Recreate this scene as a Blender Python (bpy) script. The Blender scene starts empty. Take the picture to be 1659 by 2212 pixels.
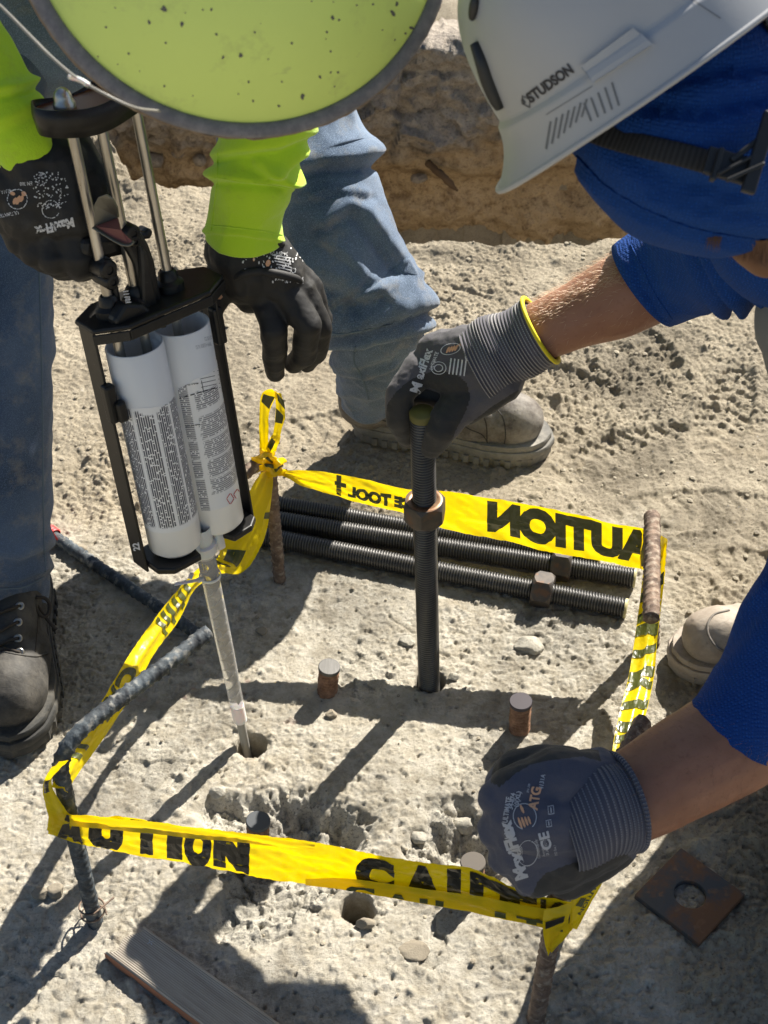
import bpy, bmesh, math, random
import numpy as np
from mathutils import Vector, Matrix, Quaternion
from mathutils.bvhtree import BVHTree
random.seed(7)
rng = np.random.default_rng(11)
SC = bpy.context.scene
COL = SC.collection
R = math.radians

# ------------------------------------------------------------------ camera, sky, sun, exposure
CAM_H, PITCH, F = 1.6, R(42.0), 3067.0          # F: focal length in photo units (photo taken as 1659 x 2212)
cam_d = bpy.data.cameras.new('camera')
cam_d.sensor_fit = 'VERTICAL'; cam_d.sensor_height = 36.0
cam_d.lens = 36.0 * F / 2212.0
cam_d.clip_start = 0.05; cam_d.clip_end = 400
cam_d.dof.use_dof = True; cam_d.dof.focus_distance = 1.9; cam_d.dof.aperture_fstop = 13.0
cam = bpy.data.objects.new('camera', cam_d); COL.objects.link(cam)
cam.location = (0, 0, CAM_H); cam.rotation_euler = (math.pi/2 - PITCH, 0, 0)
SC.camera = cam

SUN = Vector((0.424, 0.609, 0.669)).normalized()
world = bpy.data.worlds.new('World'); SC.world = world; world.use_nodes = True
wn = world.node_tree
sky = wn.nodes.new('ShaderNodeTexSky'); sky.sky_type = 'NISHITA'; sky.sun_disc = False
sky.sun_elevation = math.asin(SUN.z); sky.sun_rotation = math.atan2(SUN.x, SUN.y)
sky.air_density = 1.0; sky.dust_density = 1.0
bg = wn.nodes['Background']; bg.inputs['Strength'].default_value = 0.05
wn.links.new(sky.outputs['Color'], bg.inputs['Color'])
sun_d = bpy.data.lights.new('sun', 'SUN'); sun_d.energy = 5.0; sun_d.angle = R(0.5); sun_d.color = (1.0, 0.945, 0.85)
sun = bpy.data.objects.new('sun', sun_d); COL.objects.link(sun)
sun.rotation_euler = SUN.to_track_quat('Z', 'Y').to_euler(); sun.location = SUN * 20
SC.view_settings.view_transform = 'Standard'; SC.view_settings.look = 'None'
SC.view_settings.gamma = 1.0; SC.view_settings.use_curve_mapping = False
SC.view_settings.exposure = 1.20

# ------------------------------------------------------------------ photo point -> real point
FWD = Vector((0, math.cos(PITCH), -math.sin(PITCH))); UPV = Vector((0, math.sin(PITCH), math.cos(PITCH)))
RT = Vector((1, 0, 0)); CAM = Vector((0, 0, CAM_H))
def ray(x, y): return FWD + RT*((x-829.5)/F) - UPV*((y-1106.0)/F)
def P(x, y, d): return CAM + ray(x, y)*d                     # at depth d
def PH(x, y, h=0.0):                                         # at height h
    r = ray(x, y); return CAM + r*((h-CAM_H)/r.z)
def PY(x, y, Y):                                             # in the vertical plane Y
    r = ray(x, y); return CAM + r*(Y/r.y)
def depth(p): return (Vector(p)-CAM).dot(FWD)
def proj(p):
    q = Vector(p)-CAM; d = q.dot(FWD)
    return (829.5+q.x/d*F, 1106.0-q.dot(UPV)/d*F)
def proj_np(v):
    q = v-np.array(CAM); d = q@np.array(FWD)
    return 829.5+q[:,0]/d*F, 1106.0-(q@np.array(UPV))/d*F

# ------------------------------------------------------------------ noise (numpy)
def _hash(ix, iy, iz, seed):
    h = (ix.astype(np.int64)*374761393 + iy.astype(np.int64)*668265263 + iz.astype(np.int64)*2147483647 + seed*1274126177) & 0xffffffff
    h = ((h ^ (h >> 13))*1274126177) & 0xffffffff
    h = ((h ^ (h >> 16))*2246822519) & 0xffffffff
    return (h ^ (h >> 15)) & 0xffffffff
def _rnd(ix, iy, iz, seed): return _hash(ix, iy, iz, seed)/4294967295.0
def noise2(x, y, seed=0):                                    # gradient noise, about -1..1
    x0 = np.floor(x); y0 = np.floor(y); fx = x-x0; fy = y-y0
    u = fx*fx*fx*(fx*(fx*6-15)+10); v = fy*fy*fy*(fy*(fy*6-15)+10)
    z = np.zeros_like(x0)
    def g(dx, dy):
        a = _rnd(x0+dx, y0+dy, z, seed)*2*np.pi
        return np.cos(a)*(fx-dx)+np.sin(a)*(fy-dy)
    return 1.5*((g(0,0)*(1-u)+g(1,0)*u)*(1-v)+(g(0,1)*(1-u)+g(1,1)*u)*v)
def noise3(p, seed=0):
    p = np.asarray(p, float); i = np.floor(p); f = p-i; w = f*f*(3-2*f); out = 0
    for dx in (0,1):
        for dy in (0,1):
            for dz in (0,1):
                r = _rnd(i[:,0]+dx, i[:,1]+dy, i[:,2]+dz, seed)*2-1
                out = out + r*np.where(dx, w[:,0], 1-w[:,0])*np.where(dy, w[:,1], 1-w[:,1])*np.where(dz, w[:,2], 1-w[:,2])
    return out
def fbm2(x, y, seed=0, octaves=4, lac=2.03, gain=0.5):
    a = 1.0; s = 0
    for k in range(octaves):
        s = s + a*noise2(x, y, seed+k*17); x = x*lac+3.1; y = y*lac+7.7; a *= gain
    return s
def cells2(x, y, seed=0):                                    # nearest cell: returns random value, F1, slope term
    x0 = np.floor(x); y0 = np.floor(y); best = np.full(x.shape, 9.0); val = np.zeros_like(x); sl = np.zeros_like(x); second = np.full(x.shape, 9.0)
    z = np.zeros_like(x0)
    for dx in (-1,0,1):
        for dy in (-1,0,1):
            cx = x0+dx; cy = y0+dy
            px = cx+_rnd(cx,cy,z,seed); py = cy+_rnd(cx,cy,z+1,seed)
            d = np.hypot(px-x, py-y); r = _rnd(cx,cy,z+2,seed)
            a = _rnd(cx,cy,z+3,seed)*6.283
            m = d < best
            second = np.where(m, best, np.minimum(second, d))
            sl = np.where(m, np.cos(a)*(x-px)+np.sin(a)*(y-py), sl)
            val = np.where(m, r, val); best = np.where(m, d, best)
    return val, best, sl, second
def sstep(a, b, x):
    t = np.clip((x-a)/(b-a), 0, 1); return t*t*(3-2*t)

# ------------------------------------------------------------------ objects
def tag(o, label=None, cat=None, group=None, kind=None):
    if label: o['label'] = label
    if cat: o['category'] = cat
    if group: o['group'] = group
    if kind: o['kind'] = kind
    return o
def thing(name, loc, label, cat, group=None):
    o = bpy.data.objects.new(name, None); COL.objects.link(o); o.empty_display_size = 0.05
    o.location = Vector(loc); tag(o, label, cat, group); o['_w'] = list(loc)
    return o
def worldloc(o):
    v = Vector((0,0,0))
    while o is not None: v += o.location; o = o.parent
    return v
def make_mesh(name, verts, faces, uv=None, smooth=True):
    me = bpy.data.meshes.new(name)
    verts = np.asarray(verts, dtype=np.float32).reshape(-1,3)
    if isinstance(faces, np.ndarray):
        n = len(faces); k = faces.shape[1]
        me.vertices.add(len(verts)); me.vertices.foreach_set('co', verts.ravel())
        me.loops.add(n*k); me.loops.foreach_set('vertex_index', faces.astype(np.int32).ravel())
        me.polygons.add(n); me.polygons.foreach_set('loop_start', np.arange(0, n*k, k, dtype=np.int32))
        try: me.polygons.foreach_set('loop_total', np.full(n, k, dtype=np.int32))
        except Exception: pass
        me.update(calc_edges=True)
    else:
        me.from_pydata([tuple(v) for v in verts.tolist()], [], [tuple(int(i) for i in f) for f in faces]); me.update()
    if uv is not None:
        l = me.uv_layers.new(name='UVMap')
        li = np.zeros(len(me.loops), dtype=np.int32); me.loops.foreach_get('vertex_index', li)
        l.data.foreach_set('uv', np.asarray(uv, dtype=np.float32)[li].ravel())
    if smooth:
        me.polygons.foreach_set('use_smooth', np.ones(len(me.polygons), dtype=bool))
    me.validate()
    return me
def obj(name, verts, faces, mat, parent=None, uv=None, smooth=True, bevel=0, auto=None, sub=0):
    """one mesh object; verts are given in world space, and are stored relative to the parent's place"""
    verts = np.asarray(verts, dtype=np.float64).reshape(-1,3)
    if parent is not None: off = np.array(worldloc(parent))
    else: off = np.array([verts[:,0].mean(), verts[:,1].mean(), verts[:,2].min()])
    me = make_mesh(name, verts-off, faces, uv, smooth)
    o = bpy.data.objects.new(name, me); COL.objects.link(o)
    if mat is not None: me.materials.append(mat)
    if parent is not None: o.parent = parent
    else: o.location = off
    if bevel:
        b = o.modifiers.new('bevel', 'BEVEL'); b.width = bevel; b.segments = 2; b.limit_method = 'ANGLE'; b.angle_limit = R(35)
    if sub:
        s = o.modifiers.new('sub', 'SUBSURF'); s.levels = sub; s.render_levels = sub
    if auto is not None: sharp(me, auto)
    return o
def sharp(me, deg=35):
    bm = bmesh.new(); bm.from_mesh(me)
    for e in bm.edges:
        if len(e.link_faces) == 2 and e.calc_face_angle(0) > R(deg): e.smooth = False
    bm.to_mesh(me); bm.free()
def join(parts):
    V = []; Fc = []; U = []; n = 0
    for p in parts:
        v, f = np.asarray(p[0], float), p[1]
        V.append(v); Fc += [tuple(int(i)+n for i in q) for q in f]
        U.append(np.asarray(p[2], float) if len(p) > 2 and p[2] is not None else np.zeros((len(v),2))); n += len(v)
    return np.vstack(V), Fc, np.vstack(U)
def frame(z, up=Vector((0,0,1))):
    z = Vector(z).normalized(); up = Vector(up)
    if abs(z.dot(up.normalized())) > 0.98: up = Vector((0,1,0))
    x = up.cross(z).normalized(); y = z.cross(x)
    return x, y, z
def box(c, sx, sy, sz, ax=None):
    ax = ax or (Vector((1,0,0)), Vector((0,1,0)), Vector((0,0,1)))
    v = [Vector(c)+ax[0]*(sx*a/2)+ax[1]*(sy*b/2)+ax[2]*(sz*d/2) for a in (-1,1) for b in (-1,1) for d in (-1,1)]
    f = [(0,1,3,2),(4,6,7,5),(0,4,5,1),(2,3,7,6),(0,2,6,4),(1,5,7,3)]
    return np.array([tuple(p) for p in v]), f
def prism(poly, h0, h1, o=Vector((0,0,0)), ax=None):
    """poly: 2-D outline (counter-clockwise), extruded from h0 to h1 along ax[2]"""
    ax = ax or (Vector((1,0,0)), Vector((0,1,0)), Vector((0,0,1)))
    n = len(poly)
    v = [Vector(o)+ax[0]*p[0]+ax[1]*p[1]+ax[2]*h for h in (h0, h1) for p in poly]
    f = [tuple(range(n-1,-1,-1)), tuple(range(n, 2*n))]+[(i, (i+1)%n, n+(i+1)%n, n+i) for i in range(n)]
    return np.array([tuple(p) for p in v]), f
def catmull(pts, n):
    pts = np.asarray([tuple(np.atleast_1d(p)) for p in pts], float)
    m = len(pts)
    if m == 2:
        t = np.linspace(0,1,n)[:,None]; return pts[0]*(1-t)+pts[1]*t
    e = np.vstack([2*pts[0]-pts[1], pts, 2*pts[-1]-pts[-2]])
    out = []
    for s in np.linspace(0, m-1, n):
        i = min(int(s), m-2); t = s-i
        p0,p1,p2,p3 = e[i],e[i+1],e[i+2],e[i+3]
        out.append(0.5*((2*p1)+(-p0+p2)*t+(2*p0-5*p1+4*p2-p3)*t*t+(-p0+3*p1-3*p2+p3)*t**3))
    return np.array(out)
def resample(pts, n):
    pts = np.asarray(pts, float); d = np.r_[0, np.cumsum(np.linalg.norm(np.diff(pts, axis=0), axis=1))]
    s = np.linspace(0, d[-1], n)
    return np.stack([np.interp(s, d, pts[:,k]) for k in range(pts.shape[1])], 1)
def frames_along(c, up):
    n = len(c); T = np.gradient(c, axis=0); T /= np.linalg.norm(T, axis=1)[:,None]
    X = np.zeros_like(c); u = np.asarray(up, float)
    for i in range(n):
        x = u-T[i]*u.dot(T[i]); x /= np.linalg.norm(x); X[i] = x; u = x
    return X, np.cross(T, X), T
def loft(pts, rad, nseg=32, nring=60, up=(0,0,1), disp=None, caps=True, even=True):
    """tube through pts with radii rad [(ra, rb) or r]; disp(ang, s, pos) adds to the radius; uv = metres (around, along)"""
    rr = np.array([[q, q] if np.isscalar(q) else list(q) for q in rad], float)
    a = catmull(np.hstack([np.asarray([tuple(p) for p in pts], float), rr]), max(nring*3, 30))
    if even:
        d = np.r_[0, np.cumsum(np.linalg.norm(np.diff(a[:,:3], axis=0), axis=1))]
        s = np.linspace(0, d[-1], nring); a = np.stack([np.interp(s, d, a[:,k]) for k in range(5)], 1)
    c = a[:,:3]; X, Y, T = frames_along(c, up)
    s = np.r_[0, np.cumsum(np.linalg.norm(np.diff(c, axis=0), axis=1))]
    ang = np.linspace(0, 2*np.pi, nseg, endpoint=False)
    A, S = np.meshgrid(ang, s); ca, sa = np.cos(A)[...,None], np.sin(A)[...,None]
    base = c[:,None,:]+X[:,None,:]*(ca*a[:,3][:,None,None])+Y[:,None,:]*(sa*a[:,4][:,None,None])
    nrm = X[:,None,:]*ca+Y[:,None,:]*sa
    if disp is not None:
        d = disp(A.ravel(), S.ravel(), base.reshape(-1,3)).reshape(A.shape); base = base+nrm*d[...,None]
    V = base.reshape(-1,3); n = len(c)
    i = np.arange(n-1)[:,None]*nseg; j = np.arange(nseg)[None,:]; k = (j+1)%nseg
    f = np.stack([i+j, i+k, i+nseg+k, i+nseg+j], -1).reshape(-1,4).tolist()
    rm = float(rr.mean()); uv = np.stack([A.ravel()*rm, S.ravel()], 1)
    if caps:
        V = np.vstack([V, c[0], c[-1]]); uv = np.vstack([uv, [0,0],[0,s[-1]]]); q = len(V)
        f += [(int((t+1)%nseg), t, q-2) for t in range(nseg)]
        f += [((n-1)*nseg+t, (n-1)*nseg+(t+1)%nseg, q-1) for t in range(nseg)]
    return V, f, uv
def tube(pts, r, nseg=10, n=None, up=(0,0,1)):
    n = n or max(2, 6*(len(pts)-1)+1) if len(pts) > 2 else 2
    return loft(pts, [r]*len(pts), nseg, n, up)
def lathe(o, axis, prof, nseg=32, up=(0,0,1)):
    """prof: [(radius, height)] turned round axis at o"""
    x, y, z = frame(axis, up); n = len(prof)
    ang = np.linspace(0, 2*np.pi, nseg, endpoint=False)
    V = []
    for r, h in prof:
        for a in ang: V.append(tuple(Vector(o)+x*(r*math.cos(a))+y*(r*math.sin(a))+z*h))
    f = [(i*nseg+j, i*nseg+(j+1)%nseg, (i+1)*nseg+(j+1)%nseg, (i+1)*nseg+j) for i in range(n-1) for j in range(nseg)]
    uv = [(j/nseg, h) for r, h in prof for j in range(nseg)]
    return np.array(V), f, np.array(uv)
def capsule(p0, r0, p1, r1, nseg=16, nh=5):
    p0, p1 = Vector(p0), Vector(p1); z = p1-p0; L = z.length
    x, y, zz = frame(z if L > 1e-6 else Vector((0,0,1)))
    rings = [(r0*math.cos(t), -r0*math.sin(t)) for t in np.linspace(math.pi/2*0.98, 0, nh)]
    rings += [(r1*math.cos(t), L+r1*math.sin(t)) for t in np.linspace(0, math.pi/2*0.98, nh)]
    V = []
    for r, h in rings:
        for k in range(nseg):
            a = 2*math.pi*k/nseg; V.append(tuple(p0+x*(r*math.cos(a))+y*(r*math.sin(a))+zz*h))
    n = len(rings)
    f = [(i*nseg+j, i*nseg+(j+1)%nseg, (i+1)*nseg+(j+1)%nseg, (i+1)*nseg+j) for i in range(n-1) for j in range(nseg)]
    f += [tuple(range(nseg-1,-1,-1)), tuple((n-1)*nseg+j for j in range(nseg))]
    return np.array(V), f
def blob(caps, voxel, smooth=4, extra=()):
    """union of tapered capsules grown into one continuous surface"""
    V, Fc, _ = join([capsule(*c) for c in caps]+list(extra))
    me = make_mesh('tmp', V, Fc, smooth=False); o = bpy.data.objects.new('tmp', me); COL.objects.link(o)
    m = o.modifiers.new('r', 'REMESH'); m.mode = 'VOXEL'; m.voxel_size = voxel
    if smooth:
        s = o.modifiers.new('s', 'SMOOTH'); s.factor = 0.5; s.iterations = smooth
    dg = bpy.context.evaluated_depsgraph_get(); dg.update()
    ev = bpy.data.meshes.new_from_object(o.evaluated_get(dg))
    v = np.zeros(len(ev.vertices)*3, dtype=np.float32); ev.vertices.foreach_get('co', v)
    fs = [tuple(p.vertices) for p in ev.polygons]
    bpy.data.objects.remove(o); bpy.data.meshes.remove(me); bpy.data.meshes.remove(ev)
    return v.reshape(-1,3).astype(float), fs
def vnormals(V, Fc):
    n = np.zeros_like(V)
    q = np.array([f[:3] if len(f) == 3 else (f[0], f[1], f[2]) for f in Fc])
    fn = np.cross(V[q[:,1]]-V[q[:,0]], V[q[:,2]]-V[q[:,0]])
    for k, f in enumerate(Fc): 
        for i in f: n[i] += fn[k]
    return n/np.maximum(np.linalg.norm(n, axis=1), 1e-12)[:,None]
def chain(pts, r):                                           # capsules along joints
    return [(pts[i], r[i], pts[i+1], r[i+1]) for i in range(len(pts)-1)]
def attr(o, name, vals):
    a = o.data.attributes.new(name, 'FLOAT', 'POINT'); a.data.foreach_set('value', np.asarray(vals, dtype=np.float32))
def inside(x, y, poly):
    poly = np.asarray(poly, float); r = np.zeros(x.shape, bool); n = len(poly)
    for i in range(n):
        x1,y1 = poly[i]; x2,y2 = poly[(i+1)%n]
        c = ((y1 > y) != (y2 > y)) & (x < (x2-x1)*(y-y1)/(y2-y1+1e-12)+x1); r ^= c
    return r

# ------------------------------------------------------------------ writing (flat print on surfaces)
_tc = {}
def text2d(s, bold=0.0, cell=None):
    """outline text as 2-D triangles, cap height 1"""
    key = (s, bold, cell)
    if key in _tc: return _tc[key]
    cu = bpy.data.curves.new('t', 'FONT'); cu.body = s; cu.size = 1.0; cu.offset = bold; cu.resolution_u = 4; cu.fill_mode = 'FRONT'
    o = bpy.data.objects.new('t', cu); COL.objects.link(o)
    dg = bpy.context.evaluated_depsgraph_get(); dg.update()
    me = bpy.data.meshes.new_from_object(o.evaluated_get(dg))
    bm = bmesh.new(); bm.from_mesh(me)
    if cell:
        xs = [v.co.x for v in bm.verts]; ys = [v.co.y for v in bm.verts]
        for ax, lo, hi in ((0, min(xs), max(xs)), (1, min(ys), max(ys))):
            t = lo+cell
            while t < hi:
                no = [0,0,0]; no[ax] = 1; co = [0,0,0]; co[ax] = t
                bmesh.ops.bisect_plane(bm, geom=bm.verts[:]+bm.edges[:]+bm.faces[:], plane_co=co, plane_no=no); t += cell
    bmesh.ops.triangulate(bm, faces=bm.faces[:]); bm.verts.index_update()
    v = np.array([(q.co.x, q.co.y) for q in bm.verts]); f = [tuple(q.index for q in t.verts) for t in bm.faces]
    bm.free(); bpy.data.objects.remove(o); bpy.data.curves.remove(cu); bpy.data.meshes.remove(me)
    v = v/0.73; _tc[key] = (v, f)
    return v, f
def bvh(V, Fc): return BVHTree.FromPolygons([Vector(tuple(p)) for p in V], [tuple(f) for f in Fc])
def print_on(tree, v2, f, origin, u, vdir, off=0.0006):
    """lay 2-D shapes onto a surface: photo-plane origin, unit steps u (right) and vdir (up)"""
    pts = []; ok = []
    for a, b in v2:
        x = origin[0]+u[0]*a+vdir[0]*b; y = origin[1]+u[1]*a+vdir[1]*b
        d = ray(x, y).normalized(); h = tree.ray_cast(CAM, d)
        if h[0] is None: pts.append((0,0,0)); ok.append(False)
        else:
            n = h[1] if h[1].dot(d) < 0 else -h[1]
            pts.append(tuple(h[0]+n*off)); ok.append(n.dot(d) < -0.12)
    f = [t for t in f if all(ok[i] for i in t) and max((Vector(pts[t[0]])-Vector(pts[i])).length for i in t) < 0.03]
    return np.array(pts), f
def text_on(tree, s, origin, udir, h, bold=0.0, stretch=1.0, cell=0.35, off=0.0006, flip=False):
    v, f = text2d(s, bold, cell); u = Vector(udir).normalized()
    vd = Vector((u.y, -u.x)) if not flip else Vector((-u.y, u.x))
    return print_on(tree, v, f, origin, u*(h*stretch), vd*h, off)
def ring2d(r, w, n=28, a0=0, a1=2*math.pi):
    v = []; f = []
    for k in range(n+1):
        a = a0+(a1-a0)*k/n; v += [(math.cos(a)*r, math.sin(a)*r), (math.cos(a)*(r-w), math.sin(a)*(r-w))]
        if k < n: f += [(2*k, 2*k+2, 2*k+3), (2*k, 2*k+3, 2*k+1)]
    return np.array(v), f
def rect2d(x0, y0, x1, y1, nx=6, ny=2):
    v = [(x0+(x1-x0)*i/nx, y0+(y1-y0)*j/ny) for j in range(ny+1) for i in range(nx+1)]
    f = []
    for j in range(ny):
        for i in range(nx):
            a = j*(nx+1)+i; f += [(a, a+1, a+nx+2), (a, a+nx+2, a+nx+1)]
    return np.array(v), f
def merge2d(ps):
    V = []; Fc = []; n = 0
    for v, f in ps: V.append(np.asarray(v)); Fc += [tuple(i+n for i in t) for t in f]; n += len(v)
    return np.vstack(V), Fc
def prune(V, Fc):
    used = sorted({i for f in Fc for i in f}); m = {i: k for k, i in enumerate(used)}
    return np.asarray(V)[used], [tuple(m[i] for i in f) for f in Fc]
def printeach(name, parts, mat, parent):
    for p in parts:
        if len(p[1]): v, f = prune(*p[:2]); obj(name, v, f, mat, parent, smooth=False)
def printobj(name, parts, mat, parent, stuff=True):
    parts = [prune(*p[:2]) for p in parts if len(p[1])]
    if not parts: return None
    V, Fc, _ = join(parts)
    o = obj(name, V, Fc, mat, parent, smooth=False)
    if stuff: o['kind'] = 'stuff'                            # print too small to pick apart
    return o

# ------------------------------------------------------------------ materials
class NT:
    def __init__(self, name):
        self.m = bpy.data.materials.new(name); self.m.use_nodes = True
        self.t = self.m.node_tree; self.b = self.t.nodes['Principled BSDF']; self.out = self.t.nodes['Material Output']
    def n(self, typ, ins=None, **kw):
        q = self.t.nodes.new(typ)
        for k, v in kw.items(): setattr(q, k, v)
        for k, v in (ins or {}).items():
            if isinstance(v, bpy.types.NodeSocket): self.t.links.new(v, q.inputs[k])
            else: q.inputs[k].default_value = v
        return q
    def set(self, **kw):
        names = dict(color='Base Color', rough='Roughness', metal='Metallic', spec='Specular IOR Level', sss='Subsurface Weight', trans='Transmission Weight', normal='Normal', sheen='Sheen Weight', coat='Coat Weight', alpha='Alpha', ior='IOR')
        for k, v in kw.items():
            s = self.b.inputs[names[k]]
            if isinstance(v, bpy.types.NodeSocket): self.t.links.new(v, s)
            else: s.default_value = (*v, 1) if k == 'color' and len(v) == 3 else v
        return self
    def coord(self, kind='Object', scale=None):
        c = self.n('ShaderNodeTexCoord').outputs[kind]
        if scale is None: return c
        s = (scale,)*3 if np.isscalar(scale) else scale
        return self.n('ShaderNodeMapping', {'Vector': c, 'Scale': s}).outputs[0]
    def noise(self, vec, scale, detail=4, rough=0.55, dist=0.0):
        return self.n('ShaderNodeTexNoise', {'Vector': vec, 'Scale': scale, 'Detail': detail, 'Roughness': rough, 'Distortion': dist}).outputs['Fac']
    def ramp(self, fac, stops, interp='LINEAR'):
        r = self.n('ShaderNodeValToRGB', {'Fac': fac}); r.color_ramp.interpolation = interp
        e = r.color_ramp.elements
        while len(e) < len(stops): e.new(0.5)
        for q, (p, c) in zip(e, stops):
            q.position = p; q.color = (*c, 1) if not np.isscalar(c) else (c, c, c, 1)
        return r.outputs['Color']
    def mix(self, fac, a, b, mode='MIX'):
        q = self.n('ShaderNodeMix', data_type='RGBA', blend_type=mode)
        for i, v in ((0, fac), (6, a), (7, b)):
            if isinstance(v, bpy.types.NodeSocket): self.t.links.new(v, q.inputs[i])
            else: q.inputs[i].default_value = v if np.isscalar(v) else (*v, 1)
        return q.outputs[2]
    def math(self, op, a, b=0.0, c=0.0):
        q = self.n('ShaderNodeMath', operation=op)
        for i, v in enumerate((a, b, c)):
            if isinstance(v, bpy.types.NodeSocket): self.t.links.new(v, q.inputs[i])
            else: q.inputs[i].default_value = v
        return q.outputs[0]
    def attr(self, name): return self.n('ShaderNodeAttribute', attribute_name=name).outputs['Fac']
    def bump(self, h, strength=0.5, dist=0.002, nrm=None):
        q = self.n('ShaderNodeBump', {'Height': h, 'Strength': strength, 'Distance': dist})
        if nrm is not None: self.t.links.new(nrm, q.inputs['Normal'])
        return q.outputs[0]
MATS = {}
def M(name):
    return MATS[name]
def reg(nt): MATS[nt.m.name] = nt.m; return nt
# ------------------------------------------------------------------ the materials of the place
def simple(name, col, rough=0.6, metal=0.0, **kw):
    return reg(NT(name).set(color=col, rough=rough, metal=metal, **kw))
# ground: weathered concrete, broken concrete and dirt
g = NT('ground'); co = g.coord('Object')
n1 = g.noise(co, 5, 6, 0.6); n2 = g.noise(co, 38, 6, 0.7); n3 = g.noise(co, 260, 4, 0.7); n4 = g.noise(co, 2.2, 3); n5 = g.noise(co, 900, 2, 0.6)
conc = g.mix(g.ramp(n1, [(0.34, 0), (0.68, 1)]), (0.325, 0.288, 0.222), (0.485, 0.437, 0.348))
conc = g.mix(g.ramp(n2, [(0.42, 0.0), (0.62, 0.7)]), conc, (0.61, 0.57, 0.485))
conc = g.mix(g.ramp(n3, [(0.28, 0.6), (0.42, 0.0)]), conc, (0.19, 0.165, 0.125))
conc = g.mix(g.ramp(n5, [(0.60, 0.0), (0.70, 0.5)]), conc, (0.68, 0.64, 0.55))
chip = g.mix(g.ramp(n2, [(0.35, 0), (0.65, 1)]), (0.42, 0.39, 0.325), (0.62, 0.58, 0.49))
chip = g.mix(g.ramp(n3, [(0.36, 0.8), (0.5, 0.0)]), chip, (0.17, 0.165, 0.155))
col = g.mix(g.attr('chip'), conc, chip)
dirt = g.mix(g.ramp(n1, [(0.35, 0), (0.66, 1)]), (0.30, 0.255, 0.185), (0.43, 0.372, 0.278))
dirt = g.mix(g.ramp(n3, [(0.32, 0.9), (0.46, 0.0)]), dirt, (0.15, 0.12, 0.085))
dirt = g.mix(g.ramp(n2, [(0.55, 0.0), (0.72, 0.6)]), dirt, (0.50, 0.44, 0.33))
col = g.mix(g.attr('dirt'), col, dirt)
vor = g.n('ShaderNodeTexVoronoi', {'Vector': co, 'Scale': 75.0})
peb = g.ramp(vor.outputs['Distance'], [(0.10, 1), (0.16, 0)])
col = g.mix(g.math('MULTIPLY', peb, g.ramp(g.noise(co, 30, 2), [(0.5, 0), (0.62, 0.75)])), col, g.mix(vor.outputs['Color'], (0.16, 0.15, 0.14), (0.48, 0.45, 0.42)))
stain = g.ramp(g.noise(co, 3.4, 7, 0.72, 0.6), [(0.36, 0.62), (0.50, 1.0), (0.66, 1.12)]); col = g.mix(1.0, col, stain, 'MULTIPLY')
col = g.mix(g.ramp(g.noise(co, 7.5, 6, 0.75, 1.0), [(0.58, 0), (0.72, 0.42)]), col, (0.33, 0.262, 0.165))
red = g.math('MULTIPLY', g.ramp(g.noise(co, 26, 2), [(0.66, 0), (0.74, 0.5)]), g.attr('pink'))
col = g.mix(red, col, (0.42, 0.17, 0.15))
col = g.mix(g.math('MULTIPLY', g.attr('hole'), 0.75), col, (0.12, 0.105, 0.085))  # insides of the drilled holes painted darker to deepen their shade
g.set(color=col, rough=0.93, spec=0.2)
b1 = g.bump(n3, 0.7, 0.0028); b2 = g.bump(g.noise(co, 110, 6, 0.8), 0.6, 0.006, b1)
g.set(normal=g.bump(g.noise(co, 620, 3, 0.8), 0.9, 0.0022, b2)); reg(g)

g = NT('trench_soil'); co = g.coord('Object')
n1 = g.noise(co, 4, 6, 0.65); n2 = g.noise(co, 30, 5, 0.7); n3 = g.noise(co, 170, 3, 0.7)
brown = g.mix(g.ramp(n1, [(0.3, 0), (0.7, 1)]), (0.42, 0.305, 0.18), (0.60, 0.46, 0.30))
brown = g.mix(g.ramp(n2, [(0.36, 0.7), (0.5, 0)]), brown, (0.20, 0.13, 0.07))
grey = g.mix(g.ramp(n2, [(0.35, 0), (0.68, 1)]), (0.27, 0.235, 0.20), (0.46, 0.40, 0.33))
col = g.mix(g.attr('upper'), brown, grey)
col = g.mix(g.ramp(n3, [(0.34, 0.5), (0.45, 0)]), col, (0.06, 0.045, 0.03))
g.set(color=col, rough=0.95, spec=0.15, normal=g.bump(n2, 0.9, 0.022, g.bump(n3, 0.7, 0.006))); reg(g)

g = NT('stone'); co = g.coord('Object')
rnd = g.n('ShaderNodeTexVoronoi', {'Vector': co, 'Scale': 22.0}).outputs['Color']
col = g.mix(rnd, (0.17, 0.145, 0.11), (0.42, 0.37, 0.28))
g.set(color=col, rough=0.9, spec=0.25, normal=g.bump(g.noise(co, 420, 4), 0.5, 0.0015)); reg(g)
g = NT('broken_concrete'); co = g.coord('Object')
col = g.mix(g.ramp(g.noise(co, 60, 5, .7), [(0.35, 0), (0.65, 1)]), (0.24, 0.225, 0.19), (0.45, 0.42, 0.35))
g.set(color=col, rough=0.93, spec=0.2, normal=g.bump(g.noise(co, 260, 4), 0.7, 0.002)); reg(g)

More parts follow.
